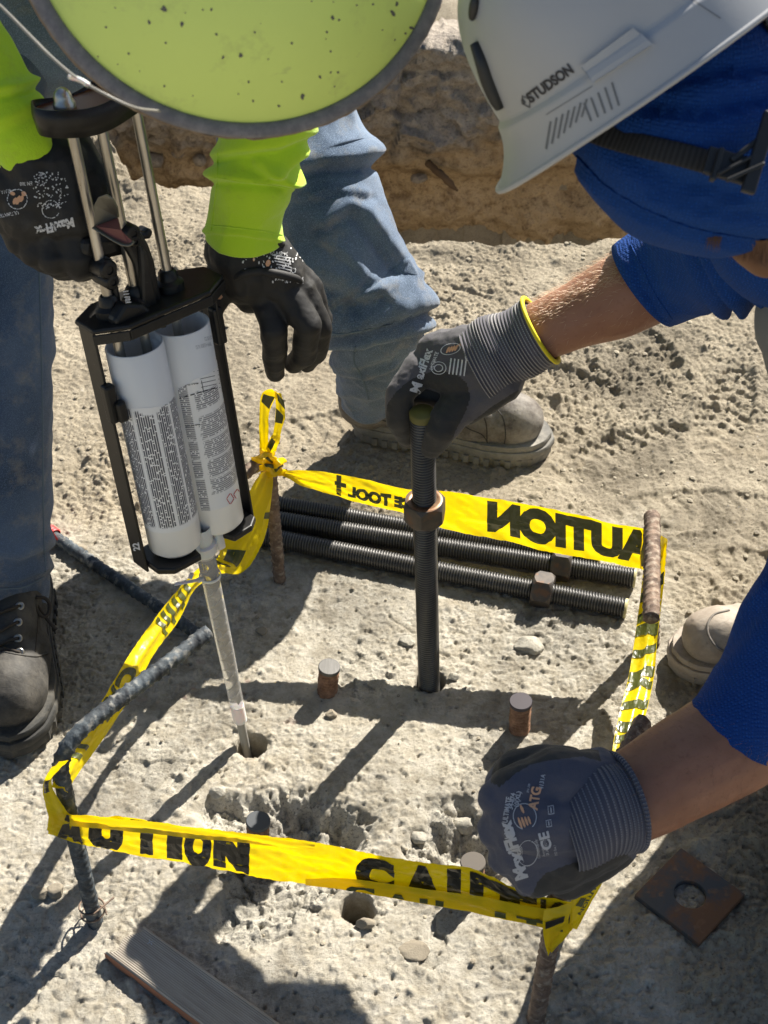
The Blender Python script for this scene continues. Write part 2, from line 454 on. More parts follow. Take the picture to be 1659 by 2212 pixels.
# steel
g = NT('dark_rod_steel'); co = g.coord('Object')
n = g.noise(co, 30, 4); col = g.mix(n, (0.022, 0.021, 0.020), (0.05, 0.047, 0.044))
col = g.mix(g.math('MULTIPLY', g.attr('crest'), g.math('MULTIPLY_ADD', g.noise(co, 60, 3), 0.9, 0.35)), g.mix(0.5, col, (0.012, 0.011, 0.011)), (0.13, 0.125, 0.115))
g.set(color=col, rough=g.math('MULTIPLY_ADD', g.noise(co, 120, 3), 0.2, 0.30), metal=0.45, spec=0.6); reg(g)
g = NT('black_nut_steel'); co = g.coord('Object')
n = g.noise(co, 28, 5, 0.65); col = g.mix(g.ramp(n, [(0.4, 0), (0.6, 1)]), (0.060, 0.052, 0.046), (0.105, 0.085, 0.068))
col = g.mix(g.ramp(g.noise(co, 50, 4), [(0.58, 0), (0.68, 0.8)]), col, (0.16, 0.08, 0.04))
g.set(color=col, rough=0.5, metal=0.45, normal=g.bump(n, 0.2, 0.001)); reg(g)
g = NT('nut_face'); co = g.coord('Object')
n = g.noise(co, 40, 5, 0.65); col = g.mix(g.ramp(n, [(0.4, 0), (0.65, 1)]), (0.22, 0.115, 0.06), (0.42, 0.27, 0.16))
g.set(color=col, rough=0.45, metal=0.5); reg(g)
g = NT('rust_thread'); co = g.coord('Object')
n = g.noise(co, 60, 5, 0.7); col = g.mix(g.ramp(n, [(0.35, 0), (0.65, 1)]), (0.12, 0.058, 0.032), (0.33, 0.19, 0.115))
g.set(color=col, rough=0.8, metal=0.2, normal=g.bump(g.noise(co, 400, 3), 0.5, 0.001)); reg(g)
g = NT('sawn_steel'); co = g.coord('Object', (900, 60, 60))
n = g.noise(co, 1, 3); col = g.mix(n, (0.06, 0.058, 0.056), (0.13, 0.126, 0.12))
g.set(color=col, rough=0.5, metal=0.6, normal=g.bump(n, 0.25, 0.0006)); reg(g)
g = NT('rebar_rust'); co = g.coord('Object')
n = g.noise(co, 45, 6, 0.7); col = g.mix(g.ramp(n, [(0.36, 0), (0.64, 1)]), (0.085, 0.056, 0.041), (0.25, 0.175, 0.125))
col = g.mix(g.ramp(g.noise(co, 120, 4), [(0.52, 0), (0.66, 0.75)]), col, (0.34, 0.285, 0.22))
g.set(color=col, rough=0.75, metal=0.25, normal=g.bump(g.noise(co, 500, 3), 0.6, 0.001)); reg(g)
g = NT('rebar_slate'); co = g.coord('Object')
n = g.noise(co, 45, 6, 0.7); col = g.mix(g.ramp(n, [(0.38, 0), (0.62, 1)]), (0.028, 0.032, 0.037), (0.085, 0.105, 0.12))
col = g.mix(g.ramp(g.noise(co, 90, 4), [(0.55, 0), (0.68, 0.6)]), col, (0.34, 0.31, 0.26))
g.set(color=col, rough=0.7, metal=0.25, normal=g.bump(g.noise(co, 500, 3), 0.6, 0.001)); reg(g)
g = NT('plate_steel'); co = g.coord('Object')
n = g.noise(co, 14, 6, 0.65); col = g.mix(g.ramp(n, [(0.44, 0), (0.58, 1)]), (0.070, 0.074, 0.080), (0.17, 0.085, 0.042))
col = g.mix(g.ramp(g.noise(co, 70, 4), [(0.6, 0), (0.7, 0.5)]), col, (0.26, 0.14, 0.07))
g.set(color=col, rough=0.6, metal=0.4, normal=g.bump(g.noise(co, 150, 4), 0.3, 0.001)); reg(g)
g = NT('bright_steel'); co = g.coord('Object', (60, 60, 6))
n = g.noise(co, 1, 5); col = g.mix(g.ramp(n, [(0.35, 0), (0.65, 1)]), (0.30, 0.275, 0.235), (0.58, 0.55, 0.49))
g.set(color=col, rough=g.math('MULTIPLY_ADD', n, 0.25, 0.18), metal=0.85); reg(g)
g = NT('gun_black'); co = g.coord('Object')
n = g.noise(co, 30, 5, 0.7); col = g.mix(g.ramp(n, [(0.5, 0), (0.8, 1)]), (0.0095, 0.009, 0.0085), (0.03, 0.028, 0.025))
col = g.mix(g.ramp(g.noise(co, 90, 5, .8), [(0.62, 0), (0.74, 0.55)]), col, (0.13, 0.12, 0.105))
g.set(color=col, rough=0.42, spec=0.4, normal=g.bump(n, 0.15, 0.001)); reg(g)
g = NT('red_brown_metal'); co = g.coord('Object')
n = g.noise(co, 20, 4); g.set(color=g.mix(n, (0.10, 0.022, 0.014), (0.19, 0.05, 0.032)), rough=0.42, metal=0.2); reg(g)
simple('red_pad', (0.20, 0.065, 0.05), 0.7)
simple('lever_metal', (0.16, 0.15, 0.12), 0.4, 0.7)
simple('yellow_paint', (0.15, 0.13, 0.03), 0.6); simple('cream_paint', (0.46, 0.41, 0.20), 0.6)
simple('yellow_trim', (0.72, 0.60, 0.01), 0.7)

# plastics
g = NT('tube_white'); g.set(color=(0.90, 0.895, 0.88), rough=0.35)
tr = g.n('ShaderNodeBsdfTranslucent', {'Color': (0.86, 0.86, 0.86, 1)}); ms = g.n('ShaderNodeMixShader', {0: 0.10, 1: g.b.outputs[0], 2: tr.outputs[0]}); g.t.links.new(ms.outputs[0], g.out.inputs['Surface']); reg(g)
g = NT('label_paper'); uv = g.coord('UV')                     # flat print: columns of lines too small to read
sx = g.n('ShaderNodeSeparateXYZ', {'Vector': uv}); vt = g.attr('upright')
def sw(a, b): return g.math('ADD', g.math('MULTIPLY', a, vt), g.math('MULTIPLY', b, g.math('SUBTRACT', 1.0, vt)))
u_, v_ = sw(sx.outputs[1], sx.outputs[0]), sw(sx.outputs[0], sx.outputs[1])
ln = g.math('FRACT', g.math('MULTIPLY', v_, 1/0.0026))
line = g.math('LESS_THAN', ln, 0.70)
wc = g.n('ShaderNodeTexWhiteNoise', {'Vector': g.n('ShaderNodeCombineXYZ', {0: g.math('FLOOR', g.math('MULTIPLY_ADD', u_, 1/0.0016, g.math('MULTIPLY', g.math('FLOOR', g.math('MULTIPLY', v_, 1/0.0026)), 7.37))), 1: g.math('FLOOR', g.math('MULTIPLY', v_, 1/0.0026))}).outputs[0]}, noise_dimensions='2D').outputs['Value']
word = g.math('GREATER_THAN', wc, 0.12)
ink = g.math('MULTIPLY', g.math('MULTIPLY', line, word), g.attr('text'))
lc_ = g.mix(ink, (0.90, 0.895, 0.885), (0.085, 0.085, 0.11)); g.set(color=lc_, rough=0.42)
tr = g.n('ShaderNodeBsdfTranslucent', {'Color': lc_}); ms = g.n('ShaderNodeMixShader', {0: 0.06, 1: g.b.outputs[0], 2: tr.outputs[0]}); g.t.links.new(ms.outputs[0], g.out.inputs['Surface']); reg(g)
simple('print_black', (0.025, 0.025, 0.03), 0.55)
simple('print_grey', (0.42, 0.43, 0.46), 0.7)
simple('print_white', (0.62, 0.62, 0.62), 0.75)
simple('print_orange', (0.66, 0.36, 0.20), 0.75)
simple('print_red', (0.5, 0.03, 0.02), 0.5)
g = NT('clear_plastic'); g.set(color=(0.90, 0.89, 0.87), rough=0.14, trans=0.76, ior=1.18); reg(g)
g = NT('mixer_inside'); n = g.noise(g.coord('Object'), 60, 2)
g.set(color=g.mix(n, (0.22, 0.21, 0.195), (0.42, 0.40, 0.37)), rough=0.5); reg(g)
simple('milky_plastic', (0.70, 0.70, 0.69), 0.4, sss=0.2)
simple('grey_paste', (0.27, 0.26, 0.23), 0.6)

g = NT('tape_yellow'); co = g.coord('Object')
n = g.noise(co, 40, 4); c = g.mix(n, (0.80, 0.61, 0.005), (0.90, 0.70, 0.008))
c = g.mix(g.ramp(g.noise(co, 160, 4, .7), [(0.66, 0), (0.76, 0.6)]), c, (0.5, 0.42, 0.12))
g.set(color=c, rough=0.26, spec=0.5, normal=g.bump(g.noise(g.coord('Object', (1, 1, 2.2)), 55, 3, 0.6), 0.25, 0.004))
tr = g.n('ShaderNodeBsdfTranslucent', {'Color': (0.85, 0.62, 0.0, 1)})
ms = g.n('ShaderNodeMixShader', {0: 0.46, 1: g.b.outputs[0], 2: tr.outputs[0]})
g.t.links.new(ms.outputs[0], g.out.inputs['Surface']); reg(g)
simple('tape_ink', (0.012, 0.011, 0.006), 0.3)
simple('tape_ink_olive', (0.060, 0.068, 0.012), 0.32)        # print seen through the back of the film
simple('red_ribbon', (0.62, 0.03, 0.03), 0.5)

# wood
g = NT('grooved_wood'); co = g.coord('UV')
sx = g.n('ShaderNodeSeparateXYZ', {'Vector': co})
n = g.noise(g.n('ShaderNodeMapping', {'Vector': co, 'Scale': (60, 4, 1)}).outputs[0], 3, 5)
c = g.mix(g.ramp(n, [(0.3, 0), (0.7, 1)]), (0.30, 0.255, 0.205), (0.43, 0.38, 0.315))
c = g.mix(g.ramp(g.noise(g.coord('Object'), 18, 4), [(0.5, 0), (0.72, 0.6)]), c, (0.42, 0.38, 0.31))
g.set(color=c, rough=0.85); reg(g)
simple('wood_edge', (0.30, 0.13, 0.07), 0.85)

# cloth
def denim(name, dark, light, worn):
    g = NT(name); co = g.coord('Object'); uv = g.coord('UV')
    n = g.noise(co, 9, 5, 0.6); c = g.mix(g.ramp(n, [(0.35, 0), (0.7, 1)]), dark, light)
    c = g.mix(g.ramp(g.noise(co, 4, 3), [(0.45, 0), (0.75, worn)]), c, tuple(min(1, q*1.6) for q in light))
    tw = g.n('ShaderNodeTexWave', {'Vector': g.n('ShaderNodeMapping', {'Vector': uv, 'Rotation': (0, 0, 0.9)}).outputs[0], 'Scale': 170.0, 'Distortion': 2.0, 'Detail': 2.0, 'Detail Scale': 3.0}).outputs['Fac']
    fine = g.noise(co, 700, 3, 0.8)
    c = g.mix(g.math('MULTIPLY', tw, 0.12), c, tuple(q*0.45 for q in dark))
    c = g.mix(g.ramp(fine, [(0.48, 0), (0.68, 0.7)]), c, tuple(min(1, q*1.9) for q in light))
    c = g.mix(g.ramp(g.noise(co, 22, 5, .7), [(0.52, 0), (0.76, 0.45)]), c, (0.33, 0.29, 0.22))
    g.set(color=c, rough=0.92, spec=0.15, sheen=0.2, normal=g.bump(tw, 0.15, 0.0008, g.bump(fine, 0.4, 0.001)))
    return reg(g)
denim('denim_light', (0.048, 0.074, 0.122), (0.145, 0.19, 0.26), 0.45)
denim('denim_shaded', (0.026, 0.046, 0.090), (0.075, 0.110, 0.18), 0.5)  # darker copy of the jeans cloth, shade on this leg put into its colour
simple('denim_stitch', (0.10, 0.14, 0.19), 0.9)
g = NT('lime_cloth'); co = g.coord('Object')
n = g.noise(co, 14, 4); fine = g.noise(co, 900, 2)
c = g.mix(n, (0.40, 0.66, 0.010), (0.54, 0.80, 0.018)); c = g.mix(g.ramp(g.noise(co, 26, 6, .75), [(0.55, 0), (0.78, 0.5)]), c, (0.30, 0.38, 0.05)); c = g.mix(g.ramp(g.noise(co, 75, 4), [(0.68, 0), (0.76, 0.35)]), c, (0.16, 0.22, 0.02))
g.set(color=c, rough=0.85, sheen=0.25, normal=g.bump(fine, 0.6, 0.0010, g.bump(g.noise(co, 120, 5, .7), 0.35, 0.003))); reg(g)
def knit(name, a, b, scale):
    g = NT(name); co = g.coord('Object'); uv = g.coord('UV')
    v = g.n('ShaderNodeTexVoronoi', {'Vector': co, 'Scale': scale, 'Randomness': 0.35}).outputs['Distance']
    c = g.mix(g.ramp(v, [(0.05, 1), (0.40, 0)]), b, a); c = g.mix(g.ramp(g.noise(co, 10, 4), [(0.4, 0), (0.75, 0.35)]), c, tuple(q*0.6 for q in a))
    g.set(color=c, rough=0.85, spec=0.25, normal=g.bump(v, 0.8, 0.002, g.bump(g.noise(g.coord('Object'), 40, 4), 0.3, 0.004))); return reg(g)
knit('blue_knit', (0.007, 0.083, 0.38), (0.003, 0.038, 0.19), 330)
knit('blue_hood', (0.006, 0.072, 0.33), (0.003, 0.040, 0.19), 360)
g = NT('glove_black'); co = g.coord('Object')
n = g.noise(co, 35, 5); c = g.mix(n, (0.012, 0.0115, 0.011), (0.024, 0.023, 0.022))
c = g.mix(g.ramp(g.noise(co, 28, 5, .7), [(0.58, 0), (0.8, 0.3)]), c, (0.11, 0.10, 0.085))
g.set(color=c, rough=0.62, spec=0.35, normal=g.bump(g.noise(co, 1000, 2), 0.4, 0.0006, g.bump(g.noise(co, 90, 4), 0.25, 0.002))); reg(g)
def glove2(name, back):
    g = NT(name); co = g.coord('Object'); fine = g.noise(co, 900, 2)
    back_c = g.mix(fine, tuple(q*0.75 for q in back), tuple(q*1.3 for q in back))
    foam = g.mix(g.noise(co, 40, 5), (0.016, 0.015, 0.0145), (0.038, 0.036, 0.033))
    foam = g.mix(g.ramp(g.noise(co, 25, 5, .7), [(0.55, 0), (0.8, 0.35)]), foam, (0.12, 0.11, 0.09))
    edge = g.math('ADD', g.attr('coat'), g.math('MULTIPLY', g.math('SUBTRACT', g.noise(co, 160, 3), 0.5), 0.35))
    g.set(color=g.mix(g.ramp(edge, [(0.46, 0), (0.54, 1)]), back_c, foam), rough=0.75, sheen=0.1, normal=g.bump(fine, 0.45, 0.0008, g.bump(g.noise(co, 70, 4), 0.2, 0.002)))
    return reg(g)
glove2('glove_grey', (0.083, 0.078, 0.086)); glove2('glove_navy', (0.062, 0.065, 0.094))
def cuffmat(name, a, b, pitch):
    g = NT(name); uv = g.coord('UV'); sx = g.n('ShaderNodeSeparateXYZ', {'Vector': uv})
    r = g.math('FRACT', g.math('MULTIPLY', sx.outputs[1], 1/pitch))
    st = g.math('LESS_THAN', r, 0.30)
    st = g.math('MULTIPLY', st, g.math('MULTIPLY_ADD', g.math('LESS_THAN', g.math('FRACT', g.math('MULTIPLY', sx.outputs[0], 1/0.0028)), 0.72), 0.8, 0.2))
    g.set(color=g.mix(st, a, b), rough=0.85, sheen=0.1, normal=g.bump(g.math('SINE', g.math('MULTIPLY', r, 6.283)), 0.5, 0.001)); return reg(g)
cuffmat('cuff_grey', (0.075, 0.07, 0.085), (0.32, 0.305, 0.295), 0.0040); cuffmat('cuff_navy', (0.064, 0.065, 0.090), (0.17, 0.17, 0.19), 0.0042)
g = NT('skin'); co = g.coord('Object')
n = g.noise(co, 18, 4); c = g.mix(g.ramp(n, [(0.3, 0), (0.7, 1)]), (0.27, 0.122, 0.072), (0.37, 0.182, 0.112))
c = g.mix(g.ramp(g.noise(co, 160, 3), [(0.58, 0), (0.72, 0.4)]), c, (0.20, 0.085, 0.05))
g.set(color=c, rough=0.52, spec=0.35, sss=0.15, normal=g.bump(g.noise(co, 420, 3), 0.25, 0.001)); g.b.inputs['Subsurface Radius'].default_value = (0.012, 0.004, 0.002); reg(g)
simple('arm_hair', (0.55, 0.36, 0.22), 0.5); simple('arm_hair_dark', (0.25, 0.13, 0.075), 0.6)
simple('beard_hair', (0.16, 0.075, 0.035), 0.6)
simple('grey_trousers', (0.16, 0.165, 0.17), 0.9)
simple('dark_hair', (0.03, 0.022, 0.016), 0.6)

# leather, rubber, hats
def leather(name, a, b, dust, amt):
    g = NT(name); co = g.coord('Object')
    n = g.noise(co, 14, 6, 0.65); c = g.mix(g.ramp(n, [(0.35, 0), (0.68, 1)]), a, b)
    c = g.mix(g.ramp(g.noise(co, 8, 6, .72), [(0.44, 0), (0.62, amt)]), c, dust)
    c = g.mix(g.ramp(g.noise(co, 65, 5, .75), [(0.60, 0), (0.7, 0.6)]), c, tuple(q*0.45 for q in a))
    cr = g.n('ShaderNodeTexVoronoi', {'Vector': g.n('ShaderNodeMapping', {'Vector': co, 'Scale': (30, 70, 60)}).outputs[0], 'Scale': 1.0}, feature='DISTANCE_TO_EDGE').outputs['Distance']
    g.set(color=c, rough=0.68, spec=0.3, normal=g.bump(g.ramp(cr, [(0, 0), (0.06, 1)]), 0.10, 0.001, g.bump(g.noise(co, 120, 5), 0.35, 0.002))); return reg(g)
leather('boot_tan', (0.060, 0.050, 0.042), (0.17, 0.145, 0.12), (0.36, 0.33, 0.285), 0.85)
leather('boot_dark', (0.022, 0.021, 0.020), (0.055, 0.052, 0.048), (0.22, 0.20, 0.17), 0.35)
leather('boot_sole_dusty', (0.10, 0.095, 0.085), (0.20, 0.19, 0.165), (0.40, 0.37, 0.31), 0.6)
leather('boot_sole_black', (0.025, 0.025, 0.025), (0.05, 0.05, 0.047), (0.26, 0.235, 0.19), 0.4)
leather('boot_beige', (0.22, 0.178, 0.135), (0.36, 0.30, 0.24), (0.46, 0.41, 0.34), 0.6)
simple('lace', (0.035, 0.027, 0.02), 0.85); simple('eyelet', (0.35, 0.34, 0.32), 0.35, 0.9)
g = NT('hat_lime'); co = g.coord('Object')
n = g.noise(co, 6, 4); c = g.mix(n, (0.66, 0.82, 0.20), (0.73, 0.89, 0.23))
c = g.mix(g.ramp(g.noise(co, 18, 5, .7), [(0.56, 0), (0.8, 0.32)]), c, (0.30, 0.36, 0.11))
v = g.n('ShaderNodeTexVoronoi', {'Vector': g.n('ShaderNodeMapping', {'Vector': co, 'Scale': (1.25, 0.8, 0.8)}).outputs[0], 'Scale': 26.0})
spot = g.math('LESS_THAN', g.math('ADD', v.outputs['Distance'], g.math('MULTIPLY', g.noise(co, 160, 2), 0.09)), g.math('MULTIPLY', g.n('ShaderNodeSeparateColor', {'Color': v.outputs['Color']}).outputs[0], 0.21))
c = g.mix(g.math('MULTIPLY', spot, 0.85), c, (0.13, 0.14, 0.11))
scr = g.ramp(g.noise(g.coord('Object', (3, 60, 40)), 1.0, 5, .7), [(0.66, 0), (0.72, 0.35)])
c = g.mix(scr, c, (0.42, 0.50, 0.18))
c = g.mix(g.ramp(g.noise(co, 9, 6, .75), [(0.50, 0), (0.72, 0.4)]), c, (0.42, 0.46, 0.17))
g.set(color=c, rough=0.46, spec=0.4, normal=g.bump(g.noise(co, 90, 5, .7), 0.10, 0.002)); reg(g)
g = NT('hat_edge'); co = g.coord('Object')
c = g.mix(g.ramp(g.noise(co, 90, 5, .7), [(0.4, 0), (0.7, 1)]), (0.15, 0.145, 0.155), (0.25, 0.235, 0.235))
g.set(color=c, rough=0.75, normal=g.bump(g.noise(co, 200, 4), 0.3, 0.001)); reg(g)
g = NT('hat_edge_dirt'); co = g.coord('Object')
c = g.mix(g.noise(co, 130, 5, .7), (0.14, 0.085, 0.045), (0.34, 0.27, 0.19))
g.set(color=c, rough=0.95, normal=g.bump(g.noise(co, 500, 4), 0.8, 0.002)); reg(g)
g = NT('hat_white'); co = g.coord('Object')
c = g.mix(g.ramp(g.noise(co, 8, 4), [(0.4, 0), (0.8, 0.6)]), (0.42, 0.425, 0.43), (0.37, 0.37, 0.36))
c = g.mix(g.ramp(g.noise(g.coord('Object', (12, 12, 50)), 4.0, 5, .75), [(0.66, 0), (0.76, 0.3)]), c, (0.42, 0.40, 0.36))
g.set(color=c, rough=0.45, spec=0.4, normal=g.bump(g.noise(co, 300, 2), 0.03, 0.001)); reg(g)
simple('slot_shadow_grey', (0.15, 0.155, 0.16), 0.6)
simple('black_plastic', (0.018, 0.018, 0.017), 0.42)
g = NT('webbing'); uv = g.coord('UV')
w = g.n('ShaderNodeTexWave', {'Vector': uv, 'Scale': 75.0, 'Distortion': 0.3}, bands_direction='Y').outputs['Fac']
g.set(color=g.mix(w, (0.012, 0.012, 0.012), (0.032, 0.031, 0.03)), rough=0.85, normal=g.bump(w, 0.5, 0.001)); reg(g)
g = NT('cord_clear'); g.set(color=(0.34, 0.32, 0.28), rough=0.4, trans=0.3); reg(g)
g = NT('dry_root'); g.set(color=(0.12, 0.075, 0.04), rough=0.9); reg(g)
simple('hat_speck', (0.12, 0.125, 0.11), 0.7)
# ------------------------------------------------------------------ the ground
HOLES = [(543,1606,0.020), (930,1468,0.021), (772,1962,0.021)]          # drilled holes: where, radius
HOLEP = [(PH(x,y).x, PH(x,y).y, r) for x,y,r in HOLES]
def _dz(x, y):
    p = PH(x, y); return p.x, p.y
CRAT = []                                                    # chipped-out hollows: centre, half sizes, turn, depth
for (x,y,rx,ry,rot,dp) in [(620,1850,0.100,0.125,0.25,0.048), (735,1815,0.060,0.062,0.5,0.040), (490,1768,0.055,0.045,-0.3,0.024), (1005,1860,0.066,0.100,0.25,0.046), (930,1836,0.050,0.042,0.2,0.022), (560,1990,0.085,0.055,0.2,0.020)]:
    cx, cy = _dz(x, y); CRAT.append((cx,cy,rx,ry,rot,dp))
_pr = np.random.default_rng(3)
PITS = [(_pr.uniform(-0.62,0.5), _pr.uniform(0.8,1.75), _pr.uniform(0.0014,0.0034), _pr.choice([-1,-1,-1,1])*_pr.uniform(0.002,0.0045)) for _ in range(420)]
LUMPS = [(_pr.uniform(-0.75,0.75), _pr.uniform(0.8,2.7), _pr.uniform(0.005,0.014), _pr.uniform(0.002,0.007)) for _ in range(260)]
PRINTS = [(0.42,1.93,0.5), (0.52,1.78,0.1), (0.30,2.16,-0.4), (0.62,2.05,1.2), (-0.34,1.86,0.9), (-0.16,1.98,0.2), (-0.42,2.2,-0.7), (0.66,1.62,-0.3), (0.47,2.3,2.2)]
def trench_mask(x, y):
    near = np.where(x < -0.36, 2.86, 2.86-0.235*sstep(-0.36, 0.02, x)) + 0.03*noise2(x*3.0, x*0+1.5, 5)+0.018*noise2(x*11, x*0, 6)
    left = -0.60-0.42*(y-2.9)+0.04*noise2(y*5, y*0+3, 8)
    return sstep(0.0, 0.045, y-near)*sstep(0.0, 0.05, x-left)*(1-sstep(3.70, 3.73, y))
def ground_fields(x, y):
    near = (np.abs(x) < 1.5) & (y > 0.5) & (y < 4.2)
    h = 0.006*noise2(x*2.1, y*2.1, 1)+0.004*noise2(x*6, y*6, 2)
    h = h+np.where(near, 0, 0.03*noise2(x*0.3, y*0.3, 3))
    wob = 0.07*noise2(x*5, y*5, 21)+0.03*noise2(x*17, y*17, 22)
    conc = sstep(-0.66, -0.52, x+wob)*(1-sstep(0.36, 0.46, x-0.05*(y-1.2)+wob))*(1-sstep(1.66, 1.80, y+wob))
    dirt = 1-conc
    # concrete finish: pits, gouges, scaly patches
    va, fa, _, _ = cells2(x*95, y*95, 35); vb, fb_, _, _ = cells2(x*44, y*44, 36); vc, fc, _, _ = cells2(x*120, y*120, 37)
    zone = sstep(-0.35, 0.35, noise2(x*5+4, y*5, 38))
    c = 0.0010*noise2(x*30, y*30, 31)+(0.0004+0.0009*zone)*np.abs(noise2(x*105, y*105, 32))+(0.0005+0.0010*zone)*noise2(x*205, y*205, 33)+0.0010*noise2(x*360, y*360, 34)
    c = c+0.0085*np.clip(0.40-fa, 0, 0.24)*(va > 0.74-0.16*zone)+0.016*np.clip(0.36-fb_, 0, 0.20)*(vb > 0.80)
    c = c-0.0050*sstep(0.34, 0.16, fc)*(vc < 0.035)-0.0022*sstep(0.15, 0.5, noise2(x*60, y*95, 39))*zone
    rg = 1-np.abs(noise2(x*22+0.4*noise2(x*9,y*9,41), y*22, 42)); c = c-0.0022*sstep(0.9, 0.98, rg)*sstep(-0.1, 0.45, noise2(x*7, y*7, 43))
    v, f1, sl, f2 = cells2(x*48, y*48, 51)
    patch = sstep(0.10, 0.5, noise2(x*6+9, y*6, 52))
    c = c+patch*(0.006*(v-0.5)+0.003*sl)
    # dirt: crumbs, clods, prints
    v2, g1, sl2, g2 = cells2(x*80, y*80, 61)
    d = 0.004*fbm2(x*15, y*15, 62, 3)+0.0030*(np.clip(0.55-g1,0,1))*(v2 > 0.45)*3*v2+0.0028*noise2(x*110, y*110, 63)+0.0019*noise2(x*230, y*230, 64)
    v3, h1, _, _ = cells2(x*26, y*26, 71)
    d = d+0.016*np.clip(0.42-h1, 0, 1)*(v3 > 0.62)-0.004*sstep(0.80, 0.95, 1-np.abs(noise2(x*13, y*13, 72)))*sstep(0, .4, noise2(x*4, y*4, 73))
    for (px, py, a) in PRINTS:
        m = (np.abs(x-px) < 0.3) & (np.abs(y-py) < 0.3)
        if not m.any(): continue
        u = (x-px)*math.cos(a)+(y-py)*math.sin(a); w = -(x-px)*math.sin(a)+(y-py)*math.cos(a)
        e = (u/0.155)**2+(w/0.052)**2
        tread = np.sign(np.sin(2*np.pi*(u+0.45*np.abs(w))/0.030))*0.5*sstep(0.15, 0.45, np.abs(np.sin(2*np.pi*(u+0.45*np.abs(w))/0.030)))
        d = d+np.where(m, (1-sstep(0.8, 1.05, e))*(-0.006+0.0042*tread)+0.004*np.exp(-((e-1.25)/0.3)**2), 0)
    fine = sstep(-0.15, 0.3, noise2(x*2.6, y*2.6, 65))
    inn = (1-sstep(0.84, 1.0, np.abs(x)))*sstep(0.68, 0.82, y)*(1-sstep(2.94, 3.15, y))
    h = h*(0.15+0.85*inn)+(conc*c+dirt*d*(0.55+0.6*fine))*inn
    # broken hollows
    ch = np.zeros_like(x); warp = 0.45*noise2(x*9, y*9, 81)+0.22*noise2(x*24, y*24, 82)+0.12*noise2(x*62, y*62, 80)
    v4, k1, s4, _ = cells2(x*34, y*34, 83); v5, k5, s5, _ = cells2(x*95, y*95, 84)
    for (cx,cy,rx,ry,rot,dp) in CRAT:
        m = (np.abs(x-cx) < 0.25) & (np.abs(y-cy) < 0.25)
        if not m.any(): continue
        u = (x-cx)*math.cos(rot)+(y-cy)*math.sin(rot); w = -(x-cx)*math.sin(rot)+(y-cy)*math.cos(rot)
        e = np.sqrt((u/rx)**2+(w/ry)**2)+warp*0.55+0.07*(v4-0.5)
        back = sstep(-1.2, 0.9, w/ry)                        # far side is the steep broken wall
        k = np.where(m, (1-sstep(0.34, 1.06, e)**0.8)*(0.22+0.78*back)*dp, 0)
        ch = np.maximum(ch, k)
    on = sstep(0.001, 0.012, ch)
    h = h-ch*1.25+on*(0.012*(v4-0.5)+0.009*s4+0.0042*(v5-0.5)+0.0030*s5+0.003*noise2(x*26, y*26, 85)+0.0018*noise2(x*110, y*110, 86)+0.0010*noise2(x*260, y*260, 87))
    for (px,py,r,a) in PITS+LUMPS:
        m = (np.abs(x-px) < 3*r) & (np.abs(y-py) < 3*r)
        if m.any(): h[m] += a*np.exp(-(((x[m]-px)**2+(y[m]-py)**2*1.3)/(r*r))**1.5)
    hole = np.zeros_like(x)
    for (px,py,r) in HOLEP:
        m = (np.abs(x-px) < 0.1) & (np.abs(y-py) < 0.1)
        if m.any():
            dd = np.hypot(x[m]-px, y[m]-py)*(1+0.10*noise2(x[m]*70, y[m]*70, 91))
            k = 1-sstep(r*0.86, r*1.10, dd); hole[m] = np.maximum(hole[m], k); h[m] = h[m]*(1-k)-k*0.11
            h[m] -= 0.004*(1-sstep(r*1.1, r*1.6, dd))
    # ground drops into the trench; the far bank stands behind it
    t = trench_mask(x, y); h = h*(1-t)-t*(0.95-0.05*noise2(x*6, y*6, 95)-0.10*np.clip(cells2(x*9, y*9, 96)[2],-1,1))
    h = h+sstep(-0.42,-0.62,x)*sstep(2.65,2.95,y)*(0.05*(1+0.6*noise2(x*9, y*9, 97))+0.018*fbm2(x*22, y*22, 100, 3)+0.02*cells2(x*16, y*16, 103)[2])
    lip = np.exp(-((y-np.where(x<-0.36,2.83,2.60))/0.05)**2); h = h+lip*0.012*np.clip(0.4+noise2(x*14, y*14, 98),0,2)
    h = h+(1-sstep(3.70,3.74,y)<0.5)*0.025*fbm2(x*5, y*5, 99, 3)
    return h, conc, dirt, np.clip(on+0.8*patch*conc*0.6, 0, 1), hole
def gz(x, y):
    return float(ground_fields(np.array([float(x)]), np.array([float(y)]))[0][0])
def stretch(lo, hi, step, far):
    a = np.arange(lo, hi+1e-9, step); o1 = []; q = step; p = hi
    while p < far: q *= 1.22; p += q; o1.append(p)
    o2 = []; q = step; p = lo
    while p > -far: q *= 1.22; p -= q; o2.append(p)
    return np.r_[o2[::-1], a, o1]
STEP = 0.0021
gx = stretch(-0.86, 0.90, STEP, 80); gy = stretch(0.80, 2.98, STEP, 80)
GX, GY = np.meshgrid(gx, gy)
H, CONC, DIRT, CHIP, HOLE = [q.reshape(GX.shape) for q in ground_fields(GX.ravel(), GY.ravel())]
nx, ny = len(gx), len(gy)
